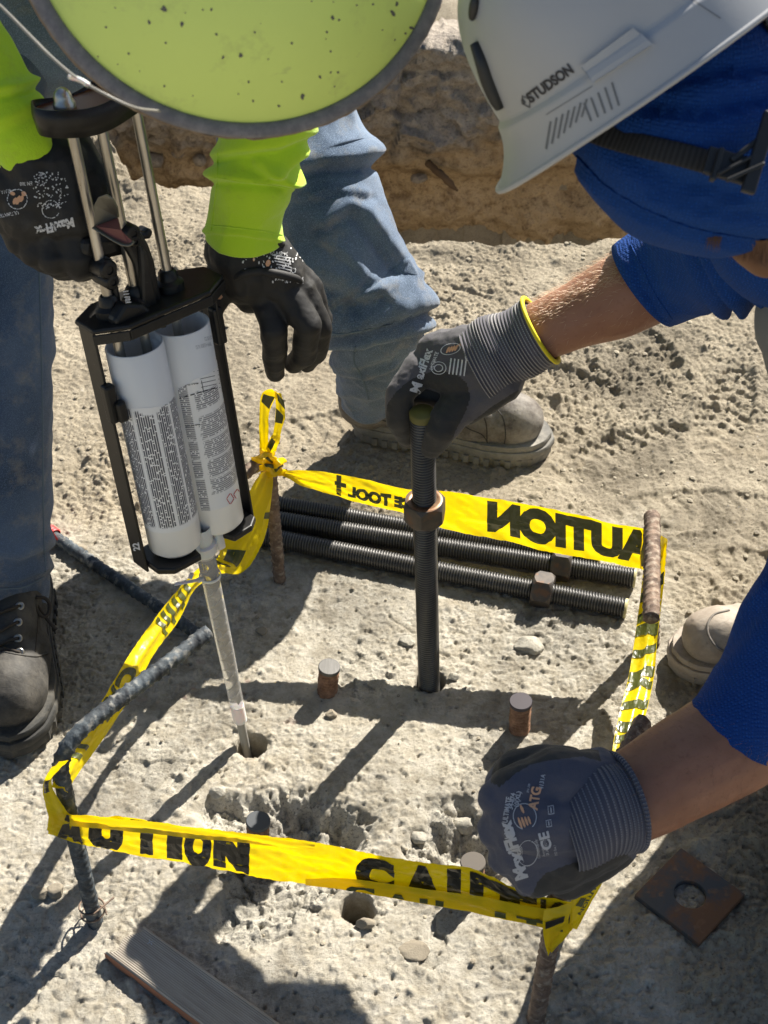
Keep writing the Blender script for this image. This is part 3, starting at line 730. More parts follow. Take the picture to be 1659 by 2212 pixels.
# broken faces overhang a little: shift points sideways where it is rough
V = np.stack([GX, GY, H], -1).reshape(-1,3)
rough = np.clip(CHIP.ravel(),0,1)*(np.abs(GX.ravel())<0.8)
V[:,0] += rough*0.003*noise2(GX.ravel()*60, GY.ravel()*60, 101); V[:,1] += rough*0.003*noise2(GX.ravel()*60+9, GY.ravel()*60, 102)
idx = np.arange(nx*ny).reshape(ny, nx)
FQ = np.stack([idx[:-1,:-1], idx[:-1,1:], idx[1:,1:], idx[1:,:-1]], -1).reshape(-1,4)
me = make_mesh('ground', V, FQ); ground = bpy.data.objects.new('ground', me); COL.objects.link(ground)
me.materials.append(M('ground')); tag(ground, kind='structure')
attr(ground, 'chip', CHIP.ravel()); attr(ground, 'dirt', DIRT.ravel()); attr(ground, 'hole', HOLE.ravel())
_p = PH(480, 1520); attr(ground, 'pink', np.exp(-(((GX-_p.x)/0.13)**2+((GY-_p.y)/0.09)**2)).ravel())

# far wall of the trench, facing the camera
wx = np.arange(-1.0, 1.25, 0.006); wz = np.arange(-1.0, 0.05, 0.006); WX, WZ = np.meshgrid(wx, wz)
x, z = WX.ravel(), WZ.ravel()
v, f1, sl, f2 = cells2(x*7, z*9, 201); v2, _, sl2, _ = cells2(x*22, z*26, 202)
up = sstep(-0.34, -0.20, z+0.05*noise2(x*5, z*5, 203)+0.03*noise2(x*19, z*19, 204))
dy = 0.05*fbm2(x*3, z*3, 205, 3)+up*(0.05*(v-0.5)+0.05*sl+0.02*(v2-0.5)+0.02*sl2)+0.010*fbm2(x*30, z*30, 206, 3)
dy -= 0.05*np.exp(-((z+0.30)/0.06)**2)*np.clip(noise2(x*12, z*10, 207),0,1)
y = 3.60+0.06*(z+0.2)*-1+dy*0.8
y = y-0.03*up+0.02*np.sin(z*40+3*noise2(x*2, z*2, 208))*(1-up); V = np.stack([x, y, z], 1); top_ = V[-len(wx):].copy(); top_[:,1] += 0.10; top_[:,2] -= 0.01; top2 = top_.copy(); top2[:,1] += 0.25; top2[:,2] = -0.04; V = np.vstack([V, top_, top2]); up = np.r_[up, np.ones(2*len(wx))]; i = np.arange(V.shape[0]).reshape(WX.shape[0]+2, WX.shape[1])
wall = bpy.data.objects.new('trench_wall', make_mesh('trench_wall', V, np.stack([i[:-1,:-1], i[:-1,1:], i[1:,1:], i[1:,:-1]], -1).reshape(-1,4)))
COL.objects.link(wall); wall.data.materials.append(M('trench_soil')); tag(wall, kind='structure'); attr(wall, 'upper', up)

# loose stones
def pebble(r, seed):
    q = np.random.default_rng(seed); bm = bmesh.new(); bmesh.ops.create_icosphere(bm, subdivisions=2 if r > 0.008 else 1, radius=r)
    v = np.array([p.co[:] for p in bm.verts]); f = [tuple(p.index for p in t.verts) for t in bm.faces]; bm.free()
    v *= 1+0.30*noise3(v/r*1.2+seed*3.7, seed)[:,None]; v *= np.array([q.uniform(0.8,1.3), q.uniform(0.8,1.2), q.uniform(0.55,0.85)])
    a = q.uniform(0, 6.28); c, s = math.cos(a), math.sin(a)
    return v@np.array([[c,s,0],[-s,c,0],[0,0,1]]), f
shapes = [pebble(0.01, k) for k in range(12)]; small = [pebble(0.004, k+40) for k in range(8)]
gr = np.random.default_rng(5); parts = []; spots = []
for k in range(4200):
    xx = gr.uniform(-0.85, 0.88); yy = gr.uniform(0.85, 2.85); spots.append((xx, yy))
sx_ = np.array([s[0] for s in spots]); sy_ = np.array([s[1] for s in spots])
hh, cc, dd_, chh, hl = ground_fields(sx_, sy_)
den = noise2(sx_*5, sy_*5, 301)
for k in range(len(spots)):
    keep = (0.75 if den[k] > -0.1 else 0.25) if dd_[k] > 0.5 else (0.10+0.5*chh[k])
    if gr.random() > keep or hl[k] > 0.05 or hh[k] < -0.2: continue
    s = small[gr.integers(8)]; q = gr.uniform(0.35, 1.0)**1.5*(1.25 if dd_[k] > 0.5 else 0.9)
    parts.append((s[0]*q+np.array([spots[k][0], spots[k][1], hh[k]+0.0008]), s[1]))
Vg, Fg, _ = join(parts); o = obj('gravel', Vg, Fg, M('stone'), smooth=False); tag(o, 'fine loose gravel and crumbs strewn over the ground', 'gravel', kind='stuff')

def rock(name, x, y, wpx, label, mat='stone', seed=0, squash=0.7, rough_=0.35):
    p = PH(x, y); r = wpx*0.5*depth(p)/F
    bm = bmesh.new(); bmesh.ops.create_icosphere(bm, subdivisions=4, radius=1.0)
    v = np.array([q.co[:] for q in bm.verts]); f = [tuple(q.index for q in t.verts) for t in bm.faces]; bm.free()
    nrm = v.copy(); pl = np.random.default_rng(seed).normal(size=(9,3)); pl /= np.linalg.norm(pl, axis=1)[:,None]
    for k in range(9):                                       # flat broken faces
        d = v@pl[k]; c = 0.62+0.25*((k*37+seed) % 7)/7; v = v-np.outer(np.clip(d-c,0,None), pl[k])
    v = v*(1+rough_*0.25*noise3(v*2.0+seed, seed)+rough_*0.08*noise3(v*7+seed, seed+1))[:,None]*np.array([1.1,0.9,squash])*r
    z = gz(p.x, p.y)
    o = obj(name, v+np.array([p.x, p.y, z+r*squash*0.45]), f, M(mat), auto=30); tag(o, label, 'stone' if name == 'stone' else 'concrete chunk', 'loose stones and chunks lying about')
for a in [('stone', 122, 1930, 40, 'pale grey stone lying left of the bent bar bottom left', 'stone', 3), ('stone', 88, 1938, 34, 'rounded grey stone beside the pale one, near the left frame edge', 'stone', 4),
          ('stone', 205, 1300, 0, '', '', 0), ('stone', 170, 1188, 34, 'small round stone on the dirt beside the left trouser leg', 'stone', 6),
          ('stone', 465, 355, 42, 'lone brownish stone on the dirt beside the green cuff', 'stone', 7), ('stone', 905, 525, 24, 'pale stone sitting on the near lip of the trench', 'stone', 17),
          ('concrete_chunk', 470, 1712, 34, 'pink-grey pebble stuck on the rim of the left broken hollow', 'broken_concrete', 9),
          ('concrete_chunk', 545, 1752, 46, 'pale chip of concrete leaning behind the grey-topped bolt stub', 'broken_concrete', 10),
          ('concrete_chunk', 905, 1800, 38, 'grey angular concrete chunk above the caution tape in the right hollow', 'broken_concrete', 11),
          ('concrete_chunk', 1010, 1760, 54, 'dark concrete chunk on the upper rim of the right hollow', 'broken_concrete', 13),
          ('concrete_chunk', 985, 1835, 44, 'narrow upright concrete chunk beside the half hidden bolt stub', 'broken_concrete', 14),
          ('concrete_chunk', 735, 1808, 36, 'concrete chunk on the lower rim of the left hollow', 'broken_concrete', 15),
          ('stone', 895, 2052, 62, 'smooth grey pebble set in the concrete below the tape', 'stone', 16), ('stone', 790, 2000, 40, 'small grey stone right of the dark drilled hole', 'stone', 21),
          ('stone', 715, 1545, 26, 'small stone at the shadow of the left stub', 'stone', 22), ('concrete_chunk', 1145, 1395, 60, 'crumbly concrete lump in front of the lying nuts', 'broken_concrete', 23), ('concrete_chunk', 980, 1465, 22, 'small grey crumb beside the foot of the upright rod', 'broken_concrete', 24),
          ('stone', 565, 1365, 26, 'stone crumb on the concrete left of the upright rod', 'stone', 25), ('concrete_chunk', 880, 1385, 34, 'crumb of concrete left behind the upright rod', 'broken_concrete', 26)]:
    if a[3]: rock(a[0], a[1], a[2], a[3], a[4], a[5], a[6], 0.25 if a[1] == 895 else (0.4 if a[1] in (1145, 880, 565) else 0.7))
for k,(x,y,w) in enumerate([(340,300,40),(385,330,30),(430,345,34),(370,255,36),(405,300,26),(330,345,44),(445,310,30),(905,385,30),(860,180,40)]):
    p = PY(x, y, 3.58); s = shapes[k]; r = w*depth(p)/F/2/0.01
    o = obj('stone', s[0]*r+np.array(p), s[1], M('trench_soil'), wall); attr(o, 'upper', np.full(len(s[0]), 1.0))
# root sticking out of the trench wall
a = PY(925,352,3.56); b = PY(960,385,3.50); c = PY(988,412,3.50)
Vr, Fr, Ur = loft([a, b, c], [0.011, 0.010, 0.005], 10, 16, disp=lambda A,S,Pp: 0.004*noise3(Pp*70, 5))
tag(obj('broken_root', Vr, Fr, M('dry_root')), 'broken brown root poking out of the trench wall', 'root')
# ------------------------------------------------------------------ threaded rods, nuts, stubs, plate
PIT = 0.0045
CREST = []
def thread(p0, p1, r=0.0161, nseg=22, wob=0.0, pit=PIT, depth_=0.0030):
    p0, p1 = Vector(p0), Vector(p1); L = (p1-p0).length; x, y, z = frame(p1-p0)
    n = int(L/pit)*4; hs = np.linspace(0, L, n+1); ang = np.linspace(0, 2*np.pi, nseg, endpoint=False)
    A, S = np.meshgrid(ang, hs); ph = ((S/pit-A/(2*np.pi)) % 1.0)
    cr_ = np.clip(1.25-np.abs(ph-0.5)*2.5, 0, 1); rr = r-depth_*(1-cr_); CREST[:] = [np.clip((cr_-0.55)/0.45, 0, 1).ravel()]
    if wob: rr = rr-np.abs(noise3(np.stack([np.cos(A.ravel())*3, np.sin(A.ravel())*3, S.ravel()*120],1), 3)).reshape(A.shape)*wob
    V = np.array(p0)+(np.cos(A)*rr)[...,None]*np.array(x)+(np.sin(A)*rr)[...,None]*np.array(y)+S[...,None]*np.array(z)
    i = np.arange(n)[:,None]*nseg; j = np.arange(nseg)[None,:]; k = (j+1) % nseg
    f = np.stack([i+j, i+k, i+nseg+k, i+nseg+j], -1).reshape(-1,4).tolist()
    V = V.reshape(-1,3); f += [tuple(range(nseg-1,-1,-1)), tuple(range(n*nseg, n*nseg+nseg))]
    return V, f
def hexnut(c, axis, af=0.0508, h=0.0311, bore=0.0155, turn=0.0):
    """hexagon nut with turned chamfers and a bore"""
    x, y, z = frame(axis); rc = af/2/math.cos(math.pi/6); V = []; f = []; n = 48
    ang = [2*math.pi*k/n for k in range(n)]
    def hexr(a): b = ((a) % (math.pi/3))-math.pi/6; return af/2/math.cos(b)
    prof = []
    for hh, kind in ((-h/2, 'bore'), (-h/2, 'flat'), (-h/2+0.0036, 'hex'), (h/2-0.0036, 'hex'), (h/2, 'flat'), (h/2, 'bore')):
        for a in ang:
            r = bore if kind == 'bore' else (af/2*0.985 if kind == 'flat' else hexr(a))
            t = hh
            if kind == 'hex':                                # the turned edge: corners chamfered lower than the flats
                d = (r-af/2)/(rc-af/2); t = hh+(-1 if hh > 0 else 1)*0.0028*d*1.0+(0.0034 if hh > 0 else -0.0034)*(1-d)*0.8
            V.append(tuple(Vector(c)+x*(r*math.cos(a+turn))+y*(r*math.sin(a+turn))+z*t))
    m = 6
    f = [(i*n+j, i*n+(j+1)%n, (i+1)*n+(j+1)%n, (i+1)*n+j) for i in range(m-1) for j in range(n)]
    f += [(5*n+j, 5*n+(j+1)%n, (j+1)%n, j) for j in range(n)]
    return np.array(V), f
def disc(c, axis, r, n=28):
    x, y, z = frame(axis)
    V = [tuple(Vector(c)+x*(r*math.cos(2*math.pi*k/n))+y*(r*math.sin(2*math.pi*k/n))) for k in range(n)]
    return np.array(V), [tuple(range(n))]
# the rod held upright in its hole
ROD_B = PH(927, 1475); ROD_T = PY(912, 889, ROD_B.y-0.004); ax = (ROD_T-ROD_B).normalized()
rod = thing('threaded_rod', ROD_B, 'black threaded steel rod held upright in a drilled hole, yellow painted top end', 'threaded rod')
attr(obj('shaft', *thread(ROD_B-ax*0.09, ROD_T-ax*0.001), M('dark_rod_steel'), rod), 'crest', CREST[0])
c_ = ROD_B+ax*((PY(918,1097,ROD_B.y)-ROD_B).dot(ax))
nut = obj('hex_nut', *hexnut(c_, ax, turn=0.35, h=0.034), M('black_nut_steel'), rod, smooth=False, auto=None)
Vb, Fb, _ = lathe(c_+ax*0.0165, ax, [(0.0156, 0), (0.0156, 0.0011), (0.0235, 0.0008), (0.0245, 0.0)], 36); obj('nut_face', Vb, Fb, M('nut_face'), nut)
e = lathe(ROD_T-ax*0.010, ax, [(0.0161, 0), (0.0161, 0.0085), (0.0150, 0.0102), (0.0001, 0.0106)], 28)
obj('painted_end', e[0], e[1], M('yellow_paint'), rod)
# three rods lying behind it
def lying(p_end, p_far, nutpx, label, end_paint=True):
    a = PH(*p_end, 0.0165); d = (PH(*p_far, 0.0165)-a).normalized(); L = 0.66
    za = max(gz(a.x+d.x*t, a.y+d.y*t) for t in (0.0, 0.1, 0.2, 0.3, 0.4)); a.z += za-0.002
    b = a+d*L
    t = thing('threaded_rod', (a+b)/2-Vector((0,0,0.0165)), label, 'threaded rod', 'threaded rods lying on the concrete')
    attr(obj('shaft', *thread(a, b), M('dark_rod_steel'), t), 'crest', CREST[0])
    if nutpx:
        s = (PH(*nutpx, 0.0165+za)-a).dot(d)
        obj('hex_nut', *hexnut(a+d*s+Vector((0,0,0.004)), d, turn=0.12), M('black_nut_steel'), t, smooth=False)
    e = lathe(a+d*0.003, -d, [(0.0158, 0), (0.0158, 0.003), (0.0148, 0.0042), (0.0001, 0.0044)], 28); obj('painted_end', e[0], e[1], M('cream_paint'), t)
    return t
lying((1353,1313), (600,1163), (1172,1278), 'nearest of the lying black threaded rods, its nut fully in view, at the front')
lying((1372,1250), (600,1125), (1213,1222), 'middle lying black threaded rod, its nut half hidden behind the front nut')
lying((1295,1212), (700,1108), None, 'rearmost lying black threaded rod, mostly hidden under the caution tape')
# cut off anchor bolts
def stub(top, basey, dpx, label, tilt=(0,0), cap='sawn_steel', body='rust_thread', hbase=0.0):
    b = PH(top[0], basey, hbase); t = PY(top[0], top[1], b.y); r = 0.0158
    ax = (t-b+Vector((tilt[0], tilt[1], 0))).normalized(); L = (t-b).length
    st = thing('anchor_bolt_stub', b, label, 'anchor bolt', 'rusty anchor bolts cut off above the concrete')
    obj('shank', *thread(b-ax*0.05, b+ax*L, r, 30, 0.0016, 0.0060, 0.0034), M(body), st)
    Vc, Fc, Uc = lathe(b+ax*(L-0.0005), ax, [(r*1.02, -0.004), (r*1.02, 0.0008), (r*0.97, 0.0016), (0.0001, 0.0017)], 28)
    obj('cut_face', Vc, Fc, M(cap), st, smooth=True, auto=30)
    return st
simple('grey_cut', (0.085, 0.09, 0.096), 0.8, spec=0.15); simple('dark_cut', (0.055, 0.048, 0.055), 0.6, 0.2, spec=0.3); simple('dull_cut', (0.13, 0.115, 0.10), 0.9, spec=0.1)
stub((707,1440), 1494, 46, 'rusty bolt stub with a bright sawn top, between the nozzle and the upright rod', (0.003, 0.0))
stub((1122,1515), 1578, 48, 'rusty bolt stub with a dark violet-grey sawn top, right of the upright rod', (0.002, 0.0), 'dark_cut')
stub((554,1778), 1850, 50, 'grey topped bolt stub in the left broken hollow, just above the caution tape', (0.002, 0.004), 'grey_cut', hbase=-0.02)
stub((1022,1868), 1945, 50, 'bolt stub in the right hollow half hidden behind the caution tape', (0.0, 0.004), 'dull_cut', hbase=-0.025)

# square steel plate with a hole
pc = PH(1490, 1938, 0.0); q = [PH(x, y, 0.010) for x, y in ((1371,1937), (1510,2040), (1611,1930), (1471,1826))]
pc = sum(q, Vector())/4; u = ((q[1]-q[0])+(q[2]-q[3])).normalized(); w = Vector((0,0,1)).cross(u); hs = 0.25*((q[1]-q[0]).length+(q[2]-q[1]).length)
hr = 0.0205; n = 64; V = []; zg = gz(pc.x, pc.y)+0.003
def sq(a, s):
    c, d = math.cos(a), math.sin(a); k = s/max(abs(c), abs(d)); return (c*k, d*k)
for hgt in (0.0, 0.0095):
    for k in range(n):
        a = 2*math.pi*k/n+math.pi/n*0; V.append(tuple(pc+u*(hr*math.cos(a))+w*(hr*math.sin(a))+Vector((0,0,zg-pc.z+hgt))))
    for k in range(n):
        x, y = sq(2*math.pi*k/n, hs); V.append(tuple(pc+u*x+w*y+Vector((0,0,zg-pc.z+hgt))))
Fp = []
for k in range(n):
    m = (k+1) % n
    Fp += [(2*n+k, 3*n+k, 3*n+m, 2*n+m), (k, m, n+m, n+k), (n+k, n+m, 3*n+m, 3*n+k), (k, 2*n+k, 2*n+m, m)]
tag(obj('steel_plate', V, Fp, M('plate_steel'), smooth=False, bevel=0.0012), 'rusty square steel plate washer with a round hole, lying in the shade bottom right', 'steel plate')

# grooved wood off-cut
A, B = PH(272, 2030, 0.018), PH(560, 2240, 0.018); d = (B-A); d.z = 0; d.normalize(); w = Vector((0,0,1)).cross(d); W = 0.056; L = 0.34; Tk = 0.019
V = []; Fc = []; U = []; nu, nv = 30, 140
def endcut(s): return 0.010*(s-0.5)+0.004*math.sin(s*9)
zb = max(gz((A+d*t).x, (A+d*t).y) for t in (0.02, 0.1, 0.18))-0.001
for i in range(nu+1):
    for j in range(nv+1):
        s = j/nv; t = i/nu; x0 = endcut(s)-0.006*((s < 0.12)*(0.12-s)*8)-0.004*((s > 0.9)*(s-0.9)*10); xx = x0*(1-t)+L*t
        gro = 0.0011*max(0, math.sin(2*math.pi*s*21))
        p = A+d*xx+w*((s-0.5)*W); V.append((p.x, p.y, zb+Tk-gro-0.0025*max(0, abs(s-0.5)-0.46)*25)); U.append((s*W, xx))
for i in range(nu):
    for j in range(nv): Fc.append((i*(nv+1)+j, (i+1)*(nv+1)+j, (i+1)*(nv+1)+j+1, i*(nv+1)+j+1))
board = thing('wood_offcut', A+d*0.15, 'grooved grey-brown wood off-cut lying in front of the bent bar, bottom left', 'wood')
obj('grooved_face', V, Fc, M('grooved_wood'), board, uv=U)
ring = [(0*(nv+1)+j) for j in range(nv+1)]+[i*(nv+1)+nv for i in range(1, nu+1)]+[nu*(nv+1)+j for j in range(nv-1,-1,-1)]+[i*(nv+1) for i in range(nu-1,0,-1)]
top = [V[i] for i in ring]; m = len(ring); Ve = top+[(p[0], p[1], zb) for p in top]
obj('edge', Ve, [(i, (i+1) % m, m+(i+1) % m, m+i) for i in range(m)], M('wood_edge'), board, smooth=False)
mk = merge2d([rect2d(-0.5,-0.06,0.5,0.06), (lambda r: (np.stack([-r[0][:,1], r[0][:,0]],1), r[1]))(rect2d(-0.5,-0.06,0.5,0.06))])
tr = bvh(V, Fc); printobj('pencil_mark', [print_on(tr, mk[0], mk[1], (335-12,2075-90), (8, 3), (2, -12), 0.0008), print_on(tr, mk[0], mk[1], (325,2036), (13, -5), (6, 11), 0.0008)], M('print_grey'), board)

# ------------------------------------------------------------------ bent reinforcing bars
def rebar(name, pts, r, mat, label, cat='rebar', group='bent reinforcing bars standing round the bolts', seed=0, n=None, up=(0.3,0.2,0.9)):
    L = sum((Vector(pts[i+1])-Vector(pts[i])).length for i in range(len(pts)-1)); n = n or int(L/0.0022)
    def dsp(A, S, Pp):
        half = (np.sin(A) > 0)
        ph = ((S+np.where(half, 0.0045, 0.0)+0.0038*np.cos(A)) % 0.0125)/0.0125
        rib = np.clip(1.3-np.abs(ph-0.5)*7.5, 0, 1)*np.clip(np.abs(np.sin(A))*2.2, 0, 1)
        lon = np.clip(1-np.abs(np.sin(A))*5, 0, 1)
        return 0.0021*np.maximum(rib, lon*0.8)*(0.75+0.35*noise3(Pp*60, seed+4))+0.0007*noise3(Pp*160, seed)
    Vv, Ff, Uu = loft(pts, [r]*len(pts), 28, n, up, dsp)
    o = obj(name, Vv, Ff, M(mat), uv=Uu); tag(o, label, cat, group); return o
def bend(base, top, leg, rad=0.045):
    """points of an L: up from base to the corner at top, then out along the leg end"""
    base, top, leg = Vector(base), Vector(top), Vector(leg); a = (base-top).normalized(); b = (leg-top).normalized()
    pts = [base, base.lerp(top, 0.5)]
    p0 = top+a*rad; p2 = top+b*rad
    for t in np.linspace(0, 1, 5): pts.append(p0*(1-t)**2+top*2*t*(1-t)+p2*t*t)
    pts += [p2.lerp(leg, 0.5), leg]; return pts
# top left post
bA = PH(605, 1252); tA = PY(580, 984, bA.y); lA = PH(505, 1040, tA.z-0.005)
POST_A = tA; rebar('bent_rebar', bend(bA-Vector((0,0,.05)), tA, lA+(lA-tA)*0.9, 0.03), 0.0092, 'rebar_rust', 'rusty hooked reinforcing bar with the knotted caution tape at its top', seed=1)
# left post, leg coming back over the concrete
bD = PH(205, 1992); tD = PY(118, 1618, bD.y); lD = PH(449, 1366, tD.z+0.0)
POST_D = tD; rebar('bent_rebar', bend(bD-Vector((0,0,.05)), tD, lD, 0.055), 0.0090, 'rebar_slate', 'blue-grey hooked reinforcing bar pointing its cut end at the white nozzle', seed=2)
# right post: its leg points at the camera
zB = 0.27; tB = PH(1409, 1098, zB); lB = PH(1407, 1336, zB); bB = PH(1418, 1392)
POST_B = tB; rebar('bent_rebar', bend(bB-Vector((0,0,.05)), tB, lB, 0.035), 0.0105, 'rebar_rust', 'brown hooked reinforcing bar at the right, its cut end pointing at the camera', seed=3)
# near right post, in the gloved hand
bC = Vector((0.181, 0.858, 0)); tC = PY(1215, 1880, 0.875); lC = PH(1390, 1558, tC.z+0.01)
POST_C = tC; rebar('bent_rebar', bend(bC-Vector((0,0,.05)), tC, lC, 0.04), 0.0100, 'rebar_rust', 'rusty hooked reinforcing bar gripped by the navy glove, at the bottom of the view', seed=4)
w_ = PH(205, 1985); tw = [w_+Vector((0.0155*math.cos(t), 0.0155*math.sin(t), 0.004+0.0028*t)) for t in np.linspace(0.2, 11.5, 34)]+[w_+Vector((0.026,0.012,0.03))]
v = tube(tw, 0.0013, 6); tag(obj('tie_wire', v[0], v[1], M('rebar_rust')), 'rusty tie wire wound round the foot of the blue-grey bar', 'wire')
# straight bar lying on the dirt with a red ribbon
a, b = PH(104, 1133, 0.03), PH(440, 1378, 0.012); a.z = gz(a.x, a.y)+0.013; b.z = gz(b.x, b.y)+0.011
rebar('straight_rebar', [a+(a-b)*0.02, (a+b)/2, b], 0.0092, 'rebar_slate', 'straight grey reinforcing bar lying on the ground with a red ribbon at its far end', group=None, seed=5)
rb = []
d = (b-a).normalized()
for k in range(3): rb.append(lathe(a+d*(0.004+0.006*k)-d*0.01, d, [(0.0125, 0), (0.0145, 0.003), (0.0125, 0.006)], 18))
rb.append(loft([a+Vector((0,0,.012)), a+Vector((0.006,-.012,.014)), a+Vector((.015,-.02,.002))], [(0.008,0.0015),(0.011,0.0012),(0.009,0.001)], 10, 12))
rb.append(loft([a+Vector((0,0,.012)), a+Vector((-0.012,.006,.022)), a+Vector((-.03,.0,.016))], [(0.006,0.0015),(0.010,0.0012),(0.006,0.001)], 10, 12))
Vr, Fr, Ur = join(rb); tag(obj('red_ribbon', Vr, Fr, M('red_ribbon')), 'red ribbon tied round the far end of the straight bar', 'ribbon')
# ------------------------------------------------------------------ caution tape
tape = thing('caution_tape', POST_A, 'yellow caution tape strung round the four bent bars, black block lettering', 'caution tape')
class Ribbon:
    """film between two edges; S(s, v): s metres along, v 0..1 from the lower to the upper edge"""
    def __init__(self, top, bot, n=120, m=14, wr=0.0035, seed=0, freq=(16, 2.2), crease=None):
        a = catmull(np.hstack([np.array([tuple(p) for p in top]), np.array([tuple(p) for p in bot])]), n*4)
        mid = (a[:,:3]+a[:,3:])/2; d = np.r_[0, np.cumsum(np.linalg.norm(np.diff(mid, axis=0), axis=1))]
        self.L = d[-1]; self.s = np.linspace(0, self.L, n)
        self.T = np.stack([np.interp(self.s, d, a[:,k]) for k in range(3)], 1); self.B = np.stack([np.interp(self.s, d, a[:,3+k]) for k in range(3)], 1)
        self.n, self.m, self.wr, self.seed, self.freq, self.crease = n, m, wr, seed, freq, crease
        dt = np.gradient((self.T+self.B)/2, axis=0); N = np.cross(dt, self.T-self.B); N /= np.maximum(np.linalg.norm(N, axis=1), 1e-9)[:,None]
        k = np.array(CAM)-(self.T+self.B)/2; N *= np.where((N*k).sum(1) < 0, -1, 1)[:,None]; self.N = N
    def at(self, s, v, off=0.0):
        s = np.asarray(s, float); v = np.asarray(v, float)
        T = np.stack([np.interp(s, self.s, self.T[:,k]) for k in range(3)], 1); B = np.stack([np.interp(s, self.s, self.B[:,k]) for k in range(3)], 1)
        N = np.stack([np.interp(s, self.s, self.N[:,k]) for k in range(3)], 1); N /= np.maximum(np.linalg.norm(N, axis=1), 1e-9)[:,None]
        w = self.wr*(noise2(s*self.freq[0]+v*1.3, v*self.freq[1]+s*2, self.seed)+0.5*noise2(s*46+v*6, v*3.1-s*9, self.seed+5)+0.25*(1-np.abs(noise2(s*70-v*9, v*5+s*30, self.seed+9))*3))
        if self.crease: 
            for (vc, dp, wd) in self.crease: w = w+dp*np.exp(-((v-vc-0.05*noise2(s*9, s*0, self.seed+3))/wd)**2)
        return B+(T-B)*v[:,None]+N*(w+off)[:,None]
    def mesh(self, off=0.0):
        S, Vv = np.meshgrid(self.s, np.linspace(0, 1, self.m+1), indexing='ij'); V = self.at(S.ravel(), Vv.ravel(), off)
        i = np.arange(self.n*(self.m+1)).reshape(self.n, self.m+1)
        return V, np.stack([i[:-1,:-1], i[1:,:-1], i[1:,1:], i[:-1,1:]], -1).reshape(-1,4).tolist()
    def text(self, s, s0, v0, h, wd, bold=0.055, mirror=False, off=0.0009, vmin=0.0, vmax=1.0, rev=False):
        """letters of cap height h (share of the width) from s0 on, wd metres per unit of letter width"""
        q, f = text2d(s, bold, 0.09); x = q[:,0]*wd; 
        if mirror: x = q[:,0].max()*wd-x
        ss = s0+(x if not rev else -x); vv = v0+q[:,1]*h
        f = [t for t in f if all(vmin <= vv[i] <= vmax for i in t) and all(0.001 < ss[i] < self.L-0.001 for i in t)]
        return prune(self.at(ss, vv, off), f) if f else (np.zeros((0,3)), [])
    def bars(self, items, off=0.0009):
        """plain printed blocks: (s0, s1, v0, v1)"""
        out = []
        for s0, s1, v0, v1 in items:
            q, f = rect2d(s0, v0, s1, v1, 8, 4); out.append((self.at(q[:,0], np.clip(q[:,1], 0, 1), off), f))
        return out
def blk(ss, v0, v1, sl=0.0): return [(s, s+w, v0, v1) for s, w in ss]
def strip(name, rib, prints, ink='tape_ink', parent=None):
    V, Fc = rib.mesh(); o = obj(name, V, Fc, M('tape_yellow'), parent or tape)
    parts = [p for p in prints if len(p[1])]
    for p in parts: v, f = prune(*p[:2]); obj('letter' if len(f) > 150 else 'print_mark', v, f, M(ink), o, smooth=False)
    return o
YA, YB = POST_A.y-0.012, POST_B.y+0.010
def backY(x): return YA+(YB-YA)*(x-590)/(1410-590)
bt = [(598,1012,1024), (625,1016,1034), (660,1016,1052), (730,1025,1073), (800,1040,1093), (880,1056,1112), (960,1062,1143), (1060,1076,1161), (1200,1101,1194), (1320,1128,1216), (1396,1142,1229)]
rb = Ribbon([PY(x, a, backY(x)) for x, a, b in bt], [PY(x, b, backY(x)-0.002) for x, a, b in bt], 220, 18, 0.0026, 3, crease=[(0.42, 0.0015, 0.05)])
def sx(rib, x):                                              # metres along for a photo column
    k = int(np.argmin([abs(proj(p)[0]-x) for p in ((rib.T+rib.B)/2)])); return rib.s[k]
def spread(rib, s, s0, v0, h, wd, bold, off=0.0009):          # mirrored word, one piece of print per letter
    out = []; full = text2d(s, bold, 0.09)[0][:,0].max(); x = 0.0
    for k, ch in enumerate(s):
        if ch != ' ':
            q, f = text2d(ch, bold, 0.09); pre = text2d(s[:k+1], bold, 0.09)[0][:,0].max()
            xx = full-(pre-q[:,0].max()+q[:,0]); ss = s0+xx*wd; vv = v0+q[:,1]*h
            f = [t for t in f if all(0.001 < ss[i] < rib.L-0.001 for i in t)]
            if f: out.append(prune(rib.at(ss, vv, off), f))
    return out
prints = spread(rb, 'CAUTION', sx(rb,1052), 0.22, 0.70, 0.0435*1.06, 0.075)
prints += spread(rb, 'ACE TOOL', sx(rb,752), 0.22, 0.42, 0.0168, 0.07)
prints += rb.bars([(sx(rb,728), sx(rb,738), 0.08, 0.98), (sx(rb,722), sx(rb,748), 0.52, 0.70)])
strip('strip', rb, prints, 'tape_ink_olive')
